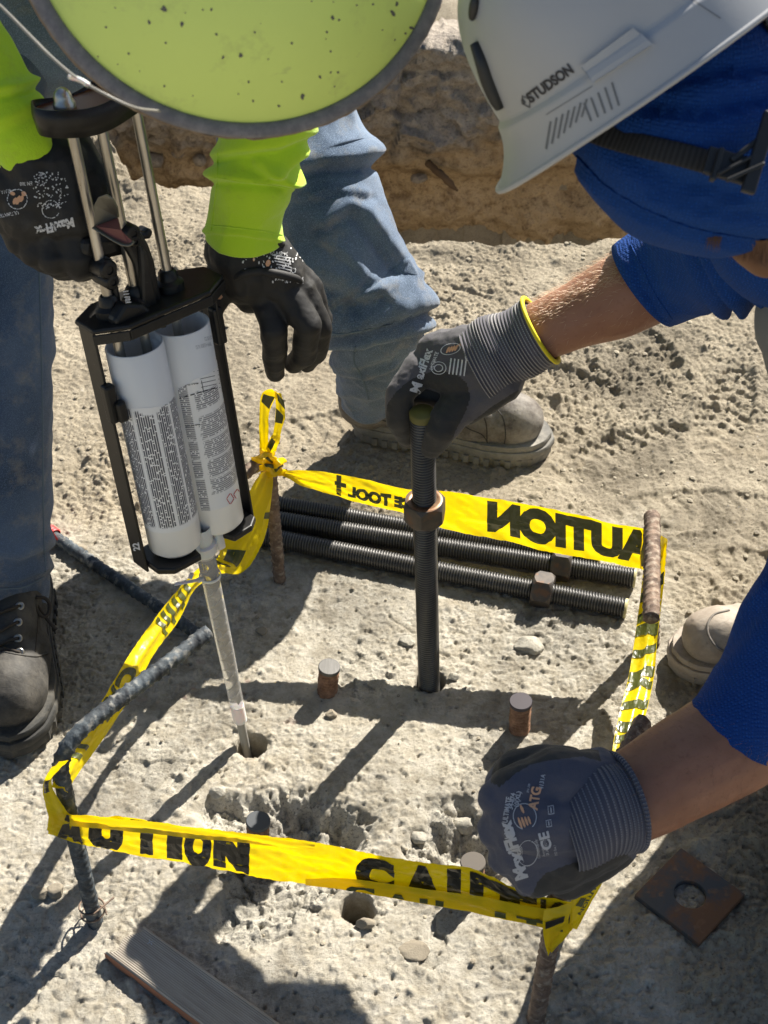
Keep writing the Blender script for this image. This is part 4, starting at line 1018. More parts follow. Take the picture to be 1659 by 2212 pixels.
# front run, folded along its length
def frontY(x): return (POST_D.y-0.012)+(POST_C.y-0.014-POST_D.y+0.012)*(x-110)/(1215-110)
ft = [(104,1752,1800), (135,1757,1812), (200,1762,1828), (300,1771,1846), (420,1786,1868), (560,1803,1893), (700,1826,1912), (790,1842,1927), (900,1861,1945), (1000,1874,1962), (1060,1896,1972), (1130,1925,1990), (1236,1948,2010)]
rf = Ribbon([PY(x, a, frontY(x)) for x, a, b in ft], [PY(x, b, frontY(x)-0.001) for x, a, b in ft], 300, 22, 0.0027, 8, freq=(13, 2.6), crease=[(0.62, -0.0022, 0.05), (0.28, 0.0016, 0.05)])
def word(rib, letters, v0, h, bold=0.075, vmax=1.0, vmin=0.0, off=0.0009):
    out = []
    for ch, x0, x1 in letters:
        q, f = text2d(ch, bold, 0.09); lo, hi = q[:,0].min(), q[:,0].max(); s0, s1 = sx(rib,x0), sx(rib,x1)
        ss = s0+(q[:,0]-lo)/(hi-lo)*(s1-s0); vv = v0+q[:,1]*h
        k = [t for t in f if all(vmin <= vv[i] <= vmax for i in t)]
        if k: out.append(prune(rib.at(ss, vv, off), k))
    return out
prints = word(rf, [('A', 122, 184), ('U', 192, 268), ('T', 280, 356), ('I', 361, 394), ('O', 397, 458), ('N', 462, 540)], 0.10, 0.90, bold=0.10)
prints += word(rf, [('C', 766, 852), ('A', 872, 956), ('U', 966, 1044), ('T', 1046, 1160), ('I', 1166, 1180), ('O', 1186, 1232)], 0.14, 0.74, bold=0.10, vmin=0.26)
front = strip('strip', rf, prints)
fo = [(660,1898,1912), (760,1898,1925), (900,1918,1950), (1000,1931,1966), (1060,1940,1980), (1130,1955,1995), (1228,1972,2018)]
rfo = Ribbon([PY(x, a, frontY(x)-0.006) for x, a, b in fo], [PY(x, b, frontY(x)-0.008) for x, a, b in fo], 100, 8, 0.0008, 12)
strip('folded_edge', rfo, word(rfo, [('C', 745, 812), ('A', 838, 884), ('U', 905, 960), ('I', 1070, 1090), ('T', 1115, 1180), ('I', 1190, 1214)], -0.35, 0.85, vmin=0.0, vmax=0.48), 'tape_ink_olive')
fu = [(150,1762,1784), (200,1765,1789), (300,1773,1798), (420,1788,1811), (520,1800,1821), (600,1812,1829), (680,1824,1834)]
rfu = Ribbon([PY(x, a-1, frontY(x)-0.005) for x, a, b in fu], [PY(x, b, frontY(x)-0.007) for x, a, b in fu], 110, 8, 0.0010, 14)
strip('folded_edge', rfu, [])
# right run, bunched lengthwise and turning as it comes forward
YBf = lambda k: POST_B.y+0.006+(POST_C.y+0.02-POST_B.y)*k
rt = [((1391,1225),(1439,1172),0.0), ((1383,1290),(1434,1262),0.05), ((1371,1380),(1421,1368),0.16), ((1358,1460),(1414,1452),0.27), ((1341,1530),(1399,1528),0.38), ((1326,1600),(1380,1602),0.48), ((1318,1660),(1364,1662),0.56), ((1296,1800),(1338,1800),0.77), ((1268,1880),(1316,1872),0.88), ((1206,1996),(1246,2008),1.0)]
rr = Ribbon([PY(*b, YBf(k)+0.004) for a, b, k in rt], [PY(*a, YBf(k)) for a, b, k in rt], 200, 14, 0.0014, 15, freq=(9, 2.0), crease=[(0.5, 0.003, 0.16), (0.85, -0.002, 0.08)])
pr = []
for k in range(12):
    s0 = 0.045+k*0.034+0.006*math.sin(k*2.1); q, f = rect2d(s0, 0.02, s0+0.017+0.003*math.sin(k*3.7), 0.98, 6, 14); q[:,0] += 0.003*np.sin(q[:,1]*5+k*1.7)+0.004*(q[:,1]-0.5)*(1 if k % 3 else -1)-0.004*(q[:,1] > 0.55); pr.append((rr.at(q[:,0], q[:,1], 0.0009), f))
q, f = rect2d(rr.L-0.115, 0.45, rr.L-0.095, 0.95, 6, 6); pr.append((rr.at(q[:,0], q[:,1], 0.0009), f))
pr.append(rr.text('CAUTION', rr.L-0.10, 0.1, 0.22, 0.010, 0.03, True)); strip('strip', rr, pr, 'tape_ink_olive')
# wrap round the right post
wr = Ribbon([PY(1388,1143,YB-.006), PY(1415,1150,YB-.028), PY(1440,1165,YB+.004), PY(1437,1180,YB+.014)], [PY(1384,1228,YB-.006), PY(1408,1245,YB-.028), PY(1432,1262,YB+.004), PY(1432,1255,YB+.014)], 40, 10, 0.003, 19)
strip('wrap', wr, wr.bars([(0.004,0.012,0.1,0.9), (0.03, 0.038, 0.05, 0.6)]), 'tape_ink_olive')
# left run: twisted, from the knot behind the cartridge down to the left post
YAf = lambda k: YA-0.01+(POST_D.y-0.008-YA+0.01)*k
lt = [((566,1020),(590,1018),0.0), ((545,1050),(588,1060),0.02), ((508,1120),(572,1110),0.06), ((480,1175),(558,1172),0.11), ((470,1205),(520,1236),0.16), ((445,1215),(475,1240),0.22), ((404,1250),(424,1272),0.32), ((352,1312),(382,1345),0.42), ((296,1390),(334,1412),0.55), ((246,1470),(286,1500),0.68), ((186,1570),(228,1588),0.82), ((132,1640),(172,1668),0.94), ((112,1700),(148,1712),1.0)]
rl = Ribbon([PY(*b, YAf(k)) for a, b, k in lt], [PY(*a, YAf(k)-0.006) for a, b, k in lt], 230, 12, 0.0018, 23, freq=(10, 2.0), crease=[(0.5, 0.004, 0.15)])
pr = rl.bars([(0.09,0.105,0.0,0.5), (0.125,0.15,0.2,0.75), (0.16,0.175,0.0,0.6)])
for k in range(6):
    s0 = sx(rl,408)+k*0.016; q, f = rect2d(s0, 0.05, s0+0.009, 0.72+0.2*(k % 2), 6, 8); q[:,0] += 0.014*(q[:,1]-0.3); pr.append((rl.at(q[:,0], q[:,1], 0.0009), f))
pr += word(rl, [('C', 288, 262), ('A', 262, 240), ('U', 240, 222)], 0.1, 0.6); pr += word(rl, [('U', 182, 160)], 0.12, 0.5)
strip('strip', rl, pr, 'tape_ink_olive')
hg = Ribbon([PY(590,1022,YA-.012), PY(585,1090,YA-.014), PY(572,1160,YA-.012), PY(545,1215,YA-.01), PY(520,1238,YA-.012)], [PY(560,1024,YA-.014), PY(548,1090,YA-.018), PY(530,1160,YA-.02), PY(518,1205,YA-.018), PY(515,1240,YA-.012)], 60, 10, 0.0016, 27)
strip('hanging_fold', hg, hg.bars([(0.075, 0.088, 0.0, 1.0), (0.012, 0.02, 0.3, 1.0)]), 'tape_ink_olive')
hg = Ribbon([PY(512,1135,YA-.02), PY(520,1180,YA-.022), PY(516,1240,YA-.02)], [PY(455,1178,YA-.026), PY(478,1195,YA-.03), PY(512,1242,YA-.022)], 40, 10, 0.0016, 29)
strip('hanging_fold', hg, hg.bars([(0.02, 0.045, 0.35, 0.8), (0.05, 0.07, 0.1, 0.6)]), 'tape_ink_olive')
# wrap and turn at the left post
wl = Ribbon([PY(148,1640,POST_D.y-.03), PY(110,1690,POST_D.y-.018), PY(140,1745,POST_D.y-.016), PY(160,1772,POST_D.y-.014)], [PY(108,1660,POST_D.y-.028), PY(92,1700,POST_D.y-.014), PY(100,1750,POST_D.y-.014), PY(118,1800,POST_D.y-.016)], 50, 8, 0.0022, 31)
strip('wrap', wl, wl.bars([(0.045, 0.075, 0.15, 0.75)]))
# wrap at the near right post
wc = Ribbon([PY(1236,1948,POST_C.y-.016), PY(1230,1980,POST_C.y-.024), PY(1215,2010,POST_C.y-.022), PY(1190,2030,POST_C.y-.02)], [PY(1175,1965,POST_C.y-.02), PY(1172,2000,POST_C.y-.026), PY(1176,2035,POST_C.y-.024), PY(1184,2066,POST_C.y-.02)], 40, 8, 0.002, 33)
strip('wrap', wc, wc.bars([(0.015, 0.026, 0.1, 0.8)]))
wc = Ribbon([PY(1320,1868,POST_C.y+.02), PY(1290,1930,POST_C.y+.006), PY(1240,2005,POST_C.y-.012), PY(1192,2060,POST_C.y-.018)], [PY(1270,1880,POST_C.y+.016), PY(1246,1930,POST_C.y+.002), PY(1205,1995,POST_C.y-.016), PY(1182,2040,POST_C.y-.022)], 50, 8, 0.0016, 34)
strip('wrap', wc, [wc.text('CAUTION', 0.012, 0.62, 0.2, 0.008, 0.03), *wc.bars([(0.018, 0.03, 0.15, 0.55), (0.04,0.052,0.3,0.6)])], 'tape_ink_olive')
# knot and bow at the top left post
K = POST_A+Vector((0.002, -0.013, 0.0)); parts = []
for k, (x, y, tx, ty, w) in enumerate([(570,1000,26,-8,10), (578,1012,30,4,9), (585,990,22,-16,8), (592,1024,26,2,10), (600,1004,14,12,9), (574,985,18,6,7)]):
    a, b, c = PY(x-tx, y+ty, K.y-.004), PY(x, y-3, K.y-.016-.002*k), PY(x+tx, y-ty, K.y+.002)
    parts.append(loft([a, b, c], [(w*0.00062, 0.0022)]*3, 10, 20, disp=lambda A,S,Pp,k=k: 0.0016*noise3(Pp*140, k)))
Vk, Fk = blob([], 0.0012, 2, extra=[(p[0], p[1]) for p in parts]); kn = obj('knot', Vk, Fk, M('tape_yellow'), tape)
parts = []
for k, (x, y, tx, ty, w) in enumerate([(585,1008,12,-3,5), (600,1012,9,8,5), (578,992,12,-8,4)]):
    parts.append(loft([PY(x-tx, y+ty, K.y-.0175), PY(x, y-2, K.y-.0225), PY(x+tx, y-ty, K.y-.012)], [(w*0.00062, 0.0016)]*3, 8, 12))
for p in parts: obj('print_mark', p[0], p[1], M('tape_ink_olive'), kn)
lp = [((562,985),(577,988)), ((560,930),(580,932)), ((562,868),(582,888)), ((570,846),(602,850)), ((590,842),(611,862)), ((596,872),(616,896)), ((594,908),(613,912)), ((590,940),(604,944)), ((584,970),(596,976))]
lo = Ribbon([PY(*b, K.y+0.002+0.014*math.sin(k*.4)) for k,(a,b) in enumerate(lp)], [PY(*a, K.y-0.004+0.014*math.sin(k*.4)) for k,(a,b) in enumerate(lp)], 110, 8, 0.0014, 37)
strip('loop', lo, lo.bars([(0.088, 0.106, 0.1, 0.9), (0.125, 0.14, 0.2, 1.0), (0.155, 0.172, 0.0, 0.8)]), 'tape_ink_olive')
lo = Ribbon([PY(585,985,K.y-.01), PY(600,960,K.y-.014), PY(606,942,K.y-.01)], [PY(572,975,K.y-.014), PY(584,945,K.y-.016), PY(594,935,K.y-.01)], 40, 6, 0.003, 39)
strip('loop', lo, lo.bars([(0.01, 0.03, 0.1, 0.6)]), 'tape_ink_olive')
# ------------------------------------------------------------------ twin cartridge in its dispensing gun
TC, BC = PY(340,720,1.335), PY(426,1150,1.300)
ga = (TC-BC).normalized(); gu = (PH(388,698,TC.z)-PH(292,742,TC.z)); gu = (gu-ga*gu.dot(ga)).normalized(); gv = gu.cross(ga)
if gv.dot(FWD) > 0: gv = -gv                                # towards the camera
GL = (TC-BC).length; TR, TS = 0.0332, 0.0318
def G(u, v, h): return BC+gu*u+gv*v+ga*h
def onv(x, y, v=0.0):                                        # photo point -> (u, h) in the gun's own plane at v
    r = ray(x, y); o = BC+gv*v; t = (o-CAM).dot(gv)/r.dot(gv); p = CAM+r*t-BC
    return p.dot(gu), p.dot(ga)
GAX = (gu, ga, gv)
def gbox(u, v, h, su, sv, sh): return box(G(u, v, h), su, sv, sh, (gu, gv, ga))
cart = thing('twin_cartridge', G(0,0,0), 'white twin tube adhesive cartridge with printed label and clear mixing nozzle', 'adhesive cartridge')
tubes = []
for s, nm in ((-1, 'l'), (1, 'r')):
    prof = [(TR*0.35, -0.004), (TR*0.8, -0.003), (TR, 0.004), (TR, GL-0.001), (TR-0.0008, GL), (TR-0.0022, GL), (TR-0.0024, GL-0.002), (TR-0.0024, GL-0.11), (0.0005, GL-0.112)]
    Vt, Ft, Ut = lathe(G(s*TS, 0, 0), ga, prof, 64, gv)
    t = obj('tube', Vt, Ft, M('tube_white'), cart, auto=50); tubes.append((Vt, Ft))
web = gbox(0, 0, GL*0.49, 0.012, 0.024, GL*0.96); obj('web', *web, M('tube_white'), cart)
# label: two sheets wrapped on the camera side
def label(s, a0, a1, h0, top):
    na, nh = 70, 60; V = []; U = []; T = []
    for i in range(na+1):
        a = a0+(a1-a0)*i/na; ht = top(i/na)
        for j in range(nh+1):
            h = h0+(ht-h0)*j/nh
            V.append(tuple(G(s*TS, 0, 0)+gu*((TR+.0004)*math.sin(a))+gv*((TR+.0004)*math.cos(a))+ga*h)); U.append((a*TR, h))
    Fl = [(i*(nh+1)+j, (i+1)*(nh+1)+j, (i+1)*(nh+1)+j+1, i*(nh+1)+j+1) for i in range(na) for j in range(nh)]
    return np.array(V), Fl, np.array(U)
VL, FL, UL = label(-1, -1.75, 1.05, 0.040, lambda t: GL*0.755+0.004*math.sin(t*5)+0.010*max(0,t-.7))
lab = obj('label', VL, FL, M('label_paper'), cart, uv=UL)
k = UL[:,0]/TR; txt = np.ones(len(k))
for g0 in (-1.02, -0.28, 0.34): txt[np.abs(k-g0) < 0.055] = 0
txt[(UL[:,1] < 0.046) | (UL[:,1] > GL*0.745+0.006*np.sin(k*4))] = 0
attr(lab, 'text', txt); attr(lab, 'upright', np.ones(len(txt)))
VR, FR, UR = label(1, -1.05, 1.75, 0.040, lambda t: GL*0.80-0.012*max(0,.25-t)*4)
lab2 = obj('label', VR, FR, M('label_paper'), cart, uv=UR)
k = UR[:,0]/TR; hN = (UR[:,1]-0.04)/(GL*0.8-0.04); txt = np.zeros(len(k))
rag = 0.10*noise2(UR[:,1]*260, UR[:,1]*0, 7)
m = (k > -0.50+rag) & (k < 1.35) & (hN > 0.12) & (hN < 0.72); txt[m] = 0.75
txt[(k < -0.70)] = 0.8
txt[(k > -0.5+rag) & (k < 0.55) & (hN > 0.77) & (hN < 0.90)] = 0.8; txt[(k > 0.85) & (hN > 0.74) & (hN < 0.97)] = 0.9
for c_ in (0.255, 0.40, 0.55): txt[np.abs(hN-c_) < 0.008] = 0
attr(lab2, 'text', txt); attr(lab2, 'upright', np.zeros(len(txt)))
treeR = bvh(VR, FR); treeT = bvh(*join([(*tubes[0],), (*tubes[1],)])[:2])
pr = []
def tube2d(items): return items
def dash(p, q, n):
    p, q = Vector(p), Vector(q); out = []
    for i in range(n):
        a = p.lerp(q, i/n); b = p.lerp(q, (i+0.6)/n); d = (b-a); L = d.length; d.normalize()
        r = rect2d(0, -0.5, 1, 0.5, 3, 1); out.append(print_on(treeR, r[0], r[1], a, d*L, Vector((d.y,-d.x))*2.6, 0.0004))
    return out
pr += dash((380,872), (428,1118), 17)+dash((428,1118), (524,1082), 7)+dash((382,862), (470,836), 6)
pr.append(text_on(treeR, 'VOC: 2 g/L', (426,803), (-40,7), 8, 0.03, 0.95, off=0.0004))
for y0, x0, w0 in ((826,428,40), (785,424,44), (915,432,52)):
    pr.append(text_on(treeR, 'Made in the USA from imported materials'[:int(w0/2)], (x0,y0), (-40,7), 3.6, 0.02, 1.0, off=0.0004))
r = rect2d(0,0,1,1,4,2)
for k in range(6):
    pr.append(print_on(treeR, r[0], r[1], (430-0.5+k*1.2, 800+k*9), (40,-9), (0,1.2), 0.0004))
pr.append(print_on(treeR, r[0], r[1], (429,796), (1.6,0), (10,52), 0.0004))
printobj('label_print', pr, M('print_black'), lab2)
dm = []
for (x, y) in ((497,1077), (512,1068)):
    for i in range(4):
        c = [(0,-11),(7,0),(0,11),(-7,0)]; a = Vector(c[i]); b = Vector(c[(i+1) % 4]); dd = b-a
        dm.append(print_on(treeR, r[0], r[1], (x+a.x, y+a.y), dd, Vector((dd.y,-dd.x)).normalized()*1.6, 0.0005))
printobj('hazard_diamond', dm, M('print_red'), lab2)
pr = [text_on(treeT, '999145000 N.01', (455,738), (-36,9), 9, 0.0, 0.42, off=0.0004), text_on(treeT, '12/10/23', (458,724), (-30,8), 9, 0.0, 0.42, off=0.0004)]
printobj('date_print', pr, M('print_grey'), cart)
# outlet, collar, mixing nozzle, tip
NT0 = G(0.0, 0.010, -0.004); NT1 = PH(533,1624,-0.03); na_ = (NT0-NT1).normalized()
def N(px, py):                                               # distance from the outlet along the nozzle
    pp = [abs(proj(NT0-na_*t)[1]-py) for t in np.linspace(0, 0.6, 600)]; return 0.6*int(np.argmin(pp))/599
Vn, Fn, _ = lathe(NT0+na_*0.02, -na_, [(0.013, 0), (0.0135, 0.018), (0.0125, 0.026), (0.0165, 0.028), (0.0165, 0.040), (0.0125, 0.044), (0.0115, 0.050), (0.0001, 0.051)], 32)
obj('outlet', Vn, Fn, M('milky_plastic'), cart, auto=40)
w = []
for k in range(2): w.append(box(NT0-na_*0.012+gu*(0.020 if k else -0.016)+gv*0.004, 0.012, 0.012, 0.030, (gu, gv, na_)))
for b_ in w: obj('collar_wing', *b_, M('milky_plastic'), cart, bevel=0.003)
s1, s2, s3 = N(0,1525), N(0,1556), N(0,1640)
noz = lathe(NT0, -na_, [(0.0120, 0.026), (0.0118, 0.05), (0.0112, s1*0.62), (0.0098, s1-0.012), (0.0088, s1), (0.0001, s1)], 32)
nz = obj('mixing_nozzle', noz[0], noz[1], M('clear_plastic'), cart)
Vm = []; Fm = []; nn = 260; x_, y_, z_ = frame(-na_)
for i in range(nn):                                          # twisted mixing blade inside
    s = 0.03+(s1-0.04)*i/(nn-1); a = s*155; rr_ = 0.0096-0.0022*(s/s1)
    for q in (-1, 0, 1): Vm.append(tuple(NT0-na_*s+x_*(q*rr_*math.cos(a))+y_*(q*rr_*math.sin(a))))
for i in range(nn-1):
    for q in (0, 1): Fm.append((3*i+q, 3*i+q+1, 3*i+4+q, 3*i+3+q))
obj('mixing_blade', Vm, Fm, M('mixer_inside'), nz)
ti = lathe(NT0, -na_, [(0.0001, s1-0.003), (0.0097, s1-0.002), (0.0098, s2), (0.0085, s2+0.001), (0.0001, s2+0.001)], 28); obj('nozzle_tip', ti[0], ti[1], M('milky_plastic'), cart, auto=40)
ex = lathe(NT0, -na_, [(0.0062, s2-0.002), (0.0060, s3), (0.0001, s3)], 24); obj('extension_tube', ex[0], ex[1], M('grey_paste'), cart, auto=40)
tt = NT0-na_*N(0,1243); pts = [tt+x_*(0.0135*math.cos(t))+y_*(0.0135*math.sin(t)) for t in np.linspace(0, 6.28, 20)]
tie = [loft(pts, [(0.0024, 0.0008)]*20, 8, 60, tuple(na_), caps=False)]
h = PY(432,1252,tt.y-.012); tie.append(box(h, 0.007, 0.005, 0.005, (gu, gv, ga)))
tie.append(loft([PY(440,1250,tt.y-.012), PY(412,1256,tt.y-.020), PY(378,1262,tt.y-.018)], [(0.0012,0.0032)]*3, 8, 16, (0,0,1)))
tie.append(loft([PY(415,1238,tt.y-.012), PY(410,1250,tt.y-.018)], [(0.0012,0.003)]*2, 8, 6, (0,0,1)))
obj('cable_tie', *join(tie)[:2], M('milky_plastic'), cart)

# ---- the gun
gun = thing('dispensing_gun', G(0,0,-0.01), 'black twin cartridge dispensing gun with steel push rods, held upright by the worker in lime', 'dispensing gun')
HP = GL+0.046
def octo(hu, hv, cu, cv): return [(-hu,-hv+cv),(-hu+cu,-hv),(hu-cu,-hv),(hu,-hv+cv),(hu,hv-cv),(hu-cu,hv),(-hu+cu,hv),(-hu,hv-cv)]
pl = prism(octo(0.088, 0.041, 0.034, 0.022), HP-0.007, HP, BC, (gu, gv, ga)); obj('top_plate', *pl, M('gun_black'), gun, smooth=False, bevel=0.003)
lip = []
oc = octo(0.088, 0.041, 0.034, 0.022)
for i in (4,5,6): 
    a, b = oc[i], oc[(i+1) % 8]
    m = G((a[0]+b[0])/2, (a[1]+b[1])/2-0.0015, HP-0.013); d = gu*(b[0]-a[0])+gv*(b[1]-a[1]); L = d.length; d.normalize()
    lip.append(box(m, L, 0.003, 0.012, (d, d.cross(ga), ga)))
for b_ in lip: obj('plate_lip', *b_, M('gun_black'), gun, smooth=False, bevel=0.001)
def rail(sgn):
    u0 = sgn*0.0695; q = []
    q.append(gbox(sgn*0.0768, -0.016 if sgn < 0 else -0.004, (HP-0.012)/2-0.008, 0.0035, 0.032, HP+0.010))
    q.append(gbox(u0-sgn*0.0055, 0.0185, (HP-0.012)/2-0.008, 0.0125, 0.003, HP+0.008))
    obj('side_rail', *q[0], M('gun_black'), gun, smooth=False, bevel=0.0012)
    lug = [gbox(u0+sgn*0.008, 0.004, GL*0.80 if sgn < 0 else GL*0.93, 0.014, 0.014, 0.048), gbox(u0+sgn*0.002, 0.012, GL*0.765 if sgn < 0 else GL*0.95, 0.012, 0.012, 0.026)]
    for b_ in lug[:1 if sgn > 0 else 2]: obj('rail_clip', *b_, M('gun_black'), gun, smooth=False, bevel=0.003)
rail(-1); rail(1)
out = octo(0.075, 0.034, 0.016, 0.014)
bp = [(-0.075,-0.020),(-0.059,-0.034),(0.059,-0.034),(0.075,-0.020),(0.075,0.020),(0.060,0.033),(0.030,0.036),(0.022,0.010),(-0.016,0.010),(-0.020,0.036),(-0.060,0.036),(-0.075,0.020)]
obj('bottom_plate', *prism(bp, -0.014, -0.005, BC, (gu, gv, ga)), M('gun_black'), gun, smooth=False, bevel=0.002)
tr = bvh(*gbox(-0.0768, -0.016, 0.05, 0.0035, 0.032, 0.3)); obj_print = text_on(tr, '22', (303,1188), (-6,-34), 14, 0.04, 0.9); printobj('rail_print', [obj_print], M('print_white'), gun)
# push rods
for (uo, vo, pt, hb) in ((-0.052, 0.002, (122,250), GL-0.10), (-0.019, 0.004, (192,250), GL-0.10), (0.027, 0.0, (272,212), GL-0.10)):
    b = G(uo, vo, hb); tt_ = [G(uo, vo, q) for q in np.linspace(GL+0.1, GL+0.6, 400)]
    hh = GL+0.1+0.5*int(np.argmin([abs(proj(p)[1]-pt[1]) for p in tt_]))/399
    r = 0.0058; v = lathe(b, ga, [(0.0001, 0), (r, 0.0001), (r, hh-hb+0.012), (0.0001, hh-hb+0.0125)], 20); o = obj('push_rod', v[0], v[1], M('bright_steel'), gun, auto=40)
    bs = lathe(G(uo, vo, HP), ga, [(0.017, 0), (0.0165, 0.008), (0.0115, 0.012), (0.0105, 0.020), (0.0082, 0.023), (0.006, 0.023)], 24); obj('rod_boss', bs[0], bs[1], M('gun_black'), gun, auto=40)
    if uo < -0.05: HT = hh
# pull plate across the rod tops
o0 = G(0, 0, HT+0.004); po = [(-0.078,-0.016),(-0.066,-0.030),(-0.03,-0.026),(0.01,-0.032),(0.045,-0.024),(0.05,0.0),(0.04,0.018),(0.0,0.028),(-0.05,0.030),(-0.075,0.022),(-0.084,0.004)]
pc_ = catmull(po+[po[0]], 60)[:-1]
obj('pull_plate', *prism([tuple(p) for p in pc_], 0.0, 0.004, o0, (gu, gv, ga)), M('red_brown_metal'), gun, smooth=False)
n = len(pc_); Vs = []; Fs = []
for (k_, h_, e_) in ((1.0, 0.010, 0), (1.03, 0.010, 0), (1.05, 0.0, 0), (1.03, -0.018, 0), (0.98, -0.018, 0), (0.99, 0.0, 0)):
    for p in pc_:
        side = 1 if p[0] < 0.03 else 0.35
        Vs.append(tuple(o0+gu*(p[0]*k_)+gv*(p[1]*k_)+ga*(h_*side+0.004*math.sin(p[0]*50))))
for i in range(6):
    for j in range(n): Fs.append((i*n+j, i*n+(j+1) % n, ((i+1) % 6)*n+(j+1) % n, ((i+1) % 6)*n+j))
obj('plate_rim', Vs, Fs, M('gun_black'), gun)
for (uo) in (-0.0525, 0.0285):
    q = G(uo, 0.0, HT+0.006); bn = lathe(q, ga, [(0.0115, 0), (0.0115, 0.007), (0.0098, 0.009), (0.0095, 0.013), (0.0078, 0.018), (0.0045, 0.0215), (0.0001, 0.0225)], 24); obj('cap_nut', bn[0], bn[1], M('bright_steel'), gun)
# handle casting
def cast(name, poly, v0, v1, mat='gun_black', bev=0.003, par=None):
    q = [onv(x, y, (v0+v1)/2) for x, y in poly]
    ar = sum(q[i][0]*q[(i+1) % len(q)][1]-q[(i+1) % len(q)][0]*q[i][1] for i in range(len(q)))
    if ar < 0: q = q[::-1]
    return obj(name, *prism(q, v0, v1, BC, (gu, ga, gu.cross(ga))) if gu.cross(ga).dot(gv) > 0 else prism(q, -v1, -v0, BC, (gu, ga, gu.cross(ga))), M(mat), par or gun, smooth=False, bevel=bev)
cast('handle_casting', [(272,486),(291,492),(309,520),(322,556),(330,600),(340,648),(352,700),(250,706),(252,672),(268,655),(284,648),(286,612),(277,566),(262,536),(254,520),(256,494)], -0.012, 0.014, bev=0.006)
cast('handle_casting', [(296,520),(315,545),(328,600),(338,660),(322,690),(300,690),(302,640),(300,580)], 0.010, 0.020, bev=0.004)
cast('trigger', [(218,545),(236,556),(247,580),(249,610),(256,652),(244,656),(238,622),(230,600),(216,580)], -0.006, 0.010, bev=0.004)
cast('hand_grip', [(262,500),(262,545),(230,552),(190,566),(160,545),(165,505),(210,500)], -0.034, -0.004, bev=0.008)
cast('release_catch', [(286,496),(304,498),(312,488),(322,494),(316,512),(296,514)], -0.016, 0.004, bev=0.003)
for (x, y, r_) in ((284,504,0.010), (288,520,0.007), (232,582,0.011), (240,608,0.009)):
    u_, h_ = onv(x, y, 0.014); v = lathe(G(u_, -0.012, h_), gv, [(0.0001,0), (r_,0.0001), (r_,0.028), (r_*0.8,0.0305), (r_*0.45,0.031), (r_*0.40,0.029), (0.0001,0.029)], 22); obj('pivot_pin', v[0], v[1], M('gun_black'), gun, auto=40)
cast('web_rib', [(262,650),(300,652),(352,690),(356,706),(246,710),(236,690)], 0.012, 0.030, bev=0.006)
# thumb lever: a bent plate
pa = [PY(x, y, 1.30) for x, y in ((203,442),(212,426),(228,420),(243,430),(252,448))]; pb = [PY(255,470,1.305), PY(203,489,1.295)]
def plate(name, pts, mat, th):
    pts = [Vector(p) for p in pts]; nrm = (pts[1]-pts[0]).cross(pts[-1]-pts[0]).normalized()
    if nrm.dot(FWD) > 0: nrm = -nrm
    n = len(pts); V = [tuple(p) for p in pts]+[tuple(p-nrm*th) for p in pts]
    c0 = 1 if (pts[1]-pts[0]).cross(pts[2]-pts[0]).dot(nrm) > 0 else -1
    f = [tuple(range(n))[::c0], tuple(range(n, 2*n))[::-c0]]+[(i, (i+1) % n, n+(i+1) % n, n+i)[::-c0] for i in range(n)]
    return obj(name, V, f, M(mat), gun, smooth=False, bevel=0.0005)
plate('thumb_lever', pa+pb, 'lever_metal', 0.003)
plate('red_pad', [pb[1], pb[0], PY(262,497,1.272), PY(272,508,1.268), PY(286,520,1.262), PY(278,527,1.262), PY(262,524,1.266)], 'red_pad', 0.003)
e_ = [PY(203,491,1.294), PY(232,509,1.280), PY(262,526,1.265), PY(280,529,1.260), PY(289,522,1.261)]
v = loft(e_, [(0.0014, 0.003)]*5, 8, 30); obj('lever_edge', v[0], v[1], M('lever_metal'), gun)
tr = bvh(*prism([onv(x, y, 0.02) for x, y in ((240,700),(330,700),(330,600),(240,600))], 0.030, 0.031, BC, (gu, ga, gv)))
printobj('size_mark', [print_on(tr, *rect2d(0,0,1,1,2,1), (265+i*1.5, 629+i*6), (12,-1.5), (0,2), 0.0003) for i in range(5)]+[print_on(tr, *rect2d(0,0,1,1,2,1), (265+i*2.6+6, 652), (0,-12), (1.2,0), 0.0003) for i in range(4)], M('print_white'), gun)
# ------------------------------------------------------------------ helpers for bodies and clothes
def polydist(x, y, line):
    """distance (photo units) to a polyline, + above/left of its direction"""
    best = np.full(x.shape, 1e9); sg = np.zeros_like(x)
    for i in range(len(line)-1):
        (x1,y1),(x2,y2) = line[i], line[i+1]; dx, dy = x2-x1, y2-y1; L2 = dx*dx+dy*dy
        t = np.clip(((x-x1)*dx+(y-y1)*dy)/L2, 0, 1); d = np.hypot(x-x1-t*dx, y-y1-t*dy)
        m = d < best; best = np.where(m, d, best); sg = np.where(m, np.sign((x-x1)*dy-(y-y1)*dx), sg)
    return best*sg
def folds(items, wob=6.0):
    """cloth folds: (line, height, soft side width, sharp side width)"""
    def f(Pp):
        x, y = proj_np(Pp); q = wob*noise3(Pp*22, 77); out = np.zeros(len(Pp))
        for line, A, w1, w2 in items:
            d = polydist(x, y, line)+q*0.5
            out += A*np.where(d > 0, np.exp(-(d/w1)**2), np.exp(-(d/w2)**2)*1.0-0.35*np.exp(-((d+w2*1.6)/w2)**2))
        return out
    return f
def st(x, y, Y, hw, k=1.0):
    p = PY(x, y, Y); r = hw*depth(p)/F; return (p, (r, r*k))
def limb(stations, nseg=64, nring=90, up=(0,0,1), disp=None, caps=True):
    return loft([s[0] for s in stations], [s[1] for s in stations], nseg, nring, up, disp, caps)
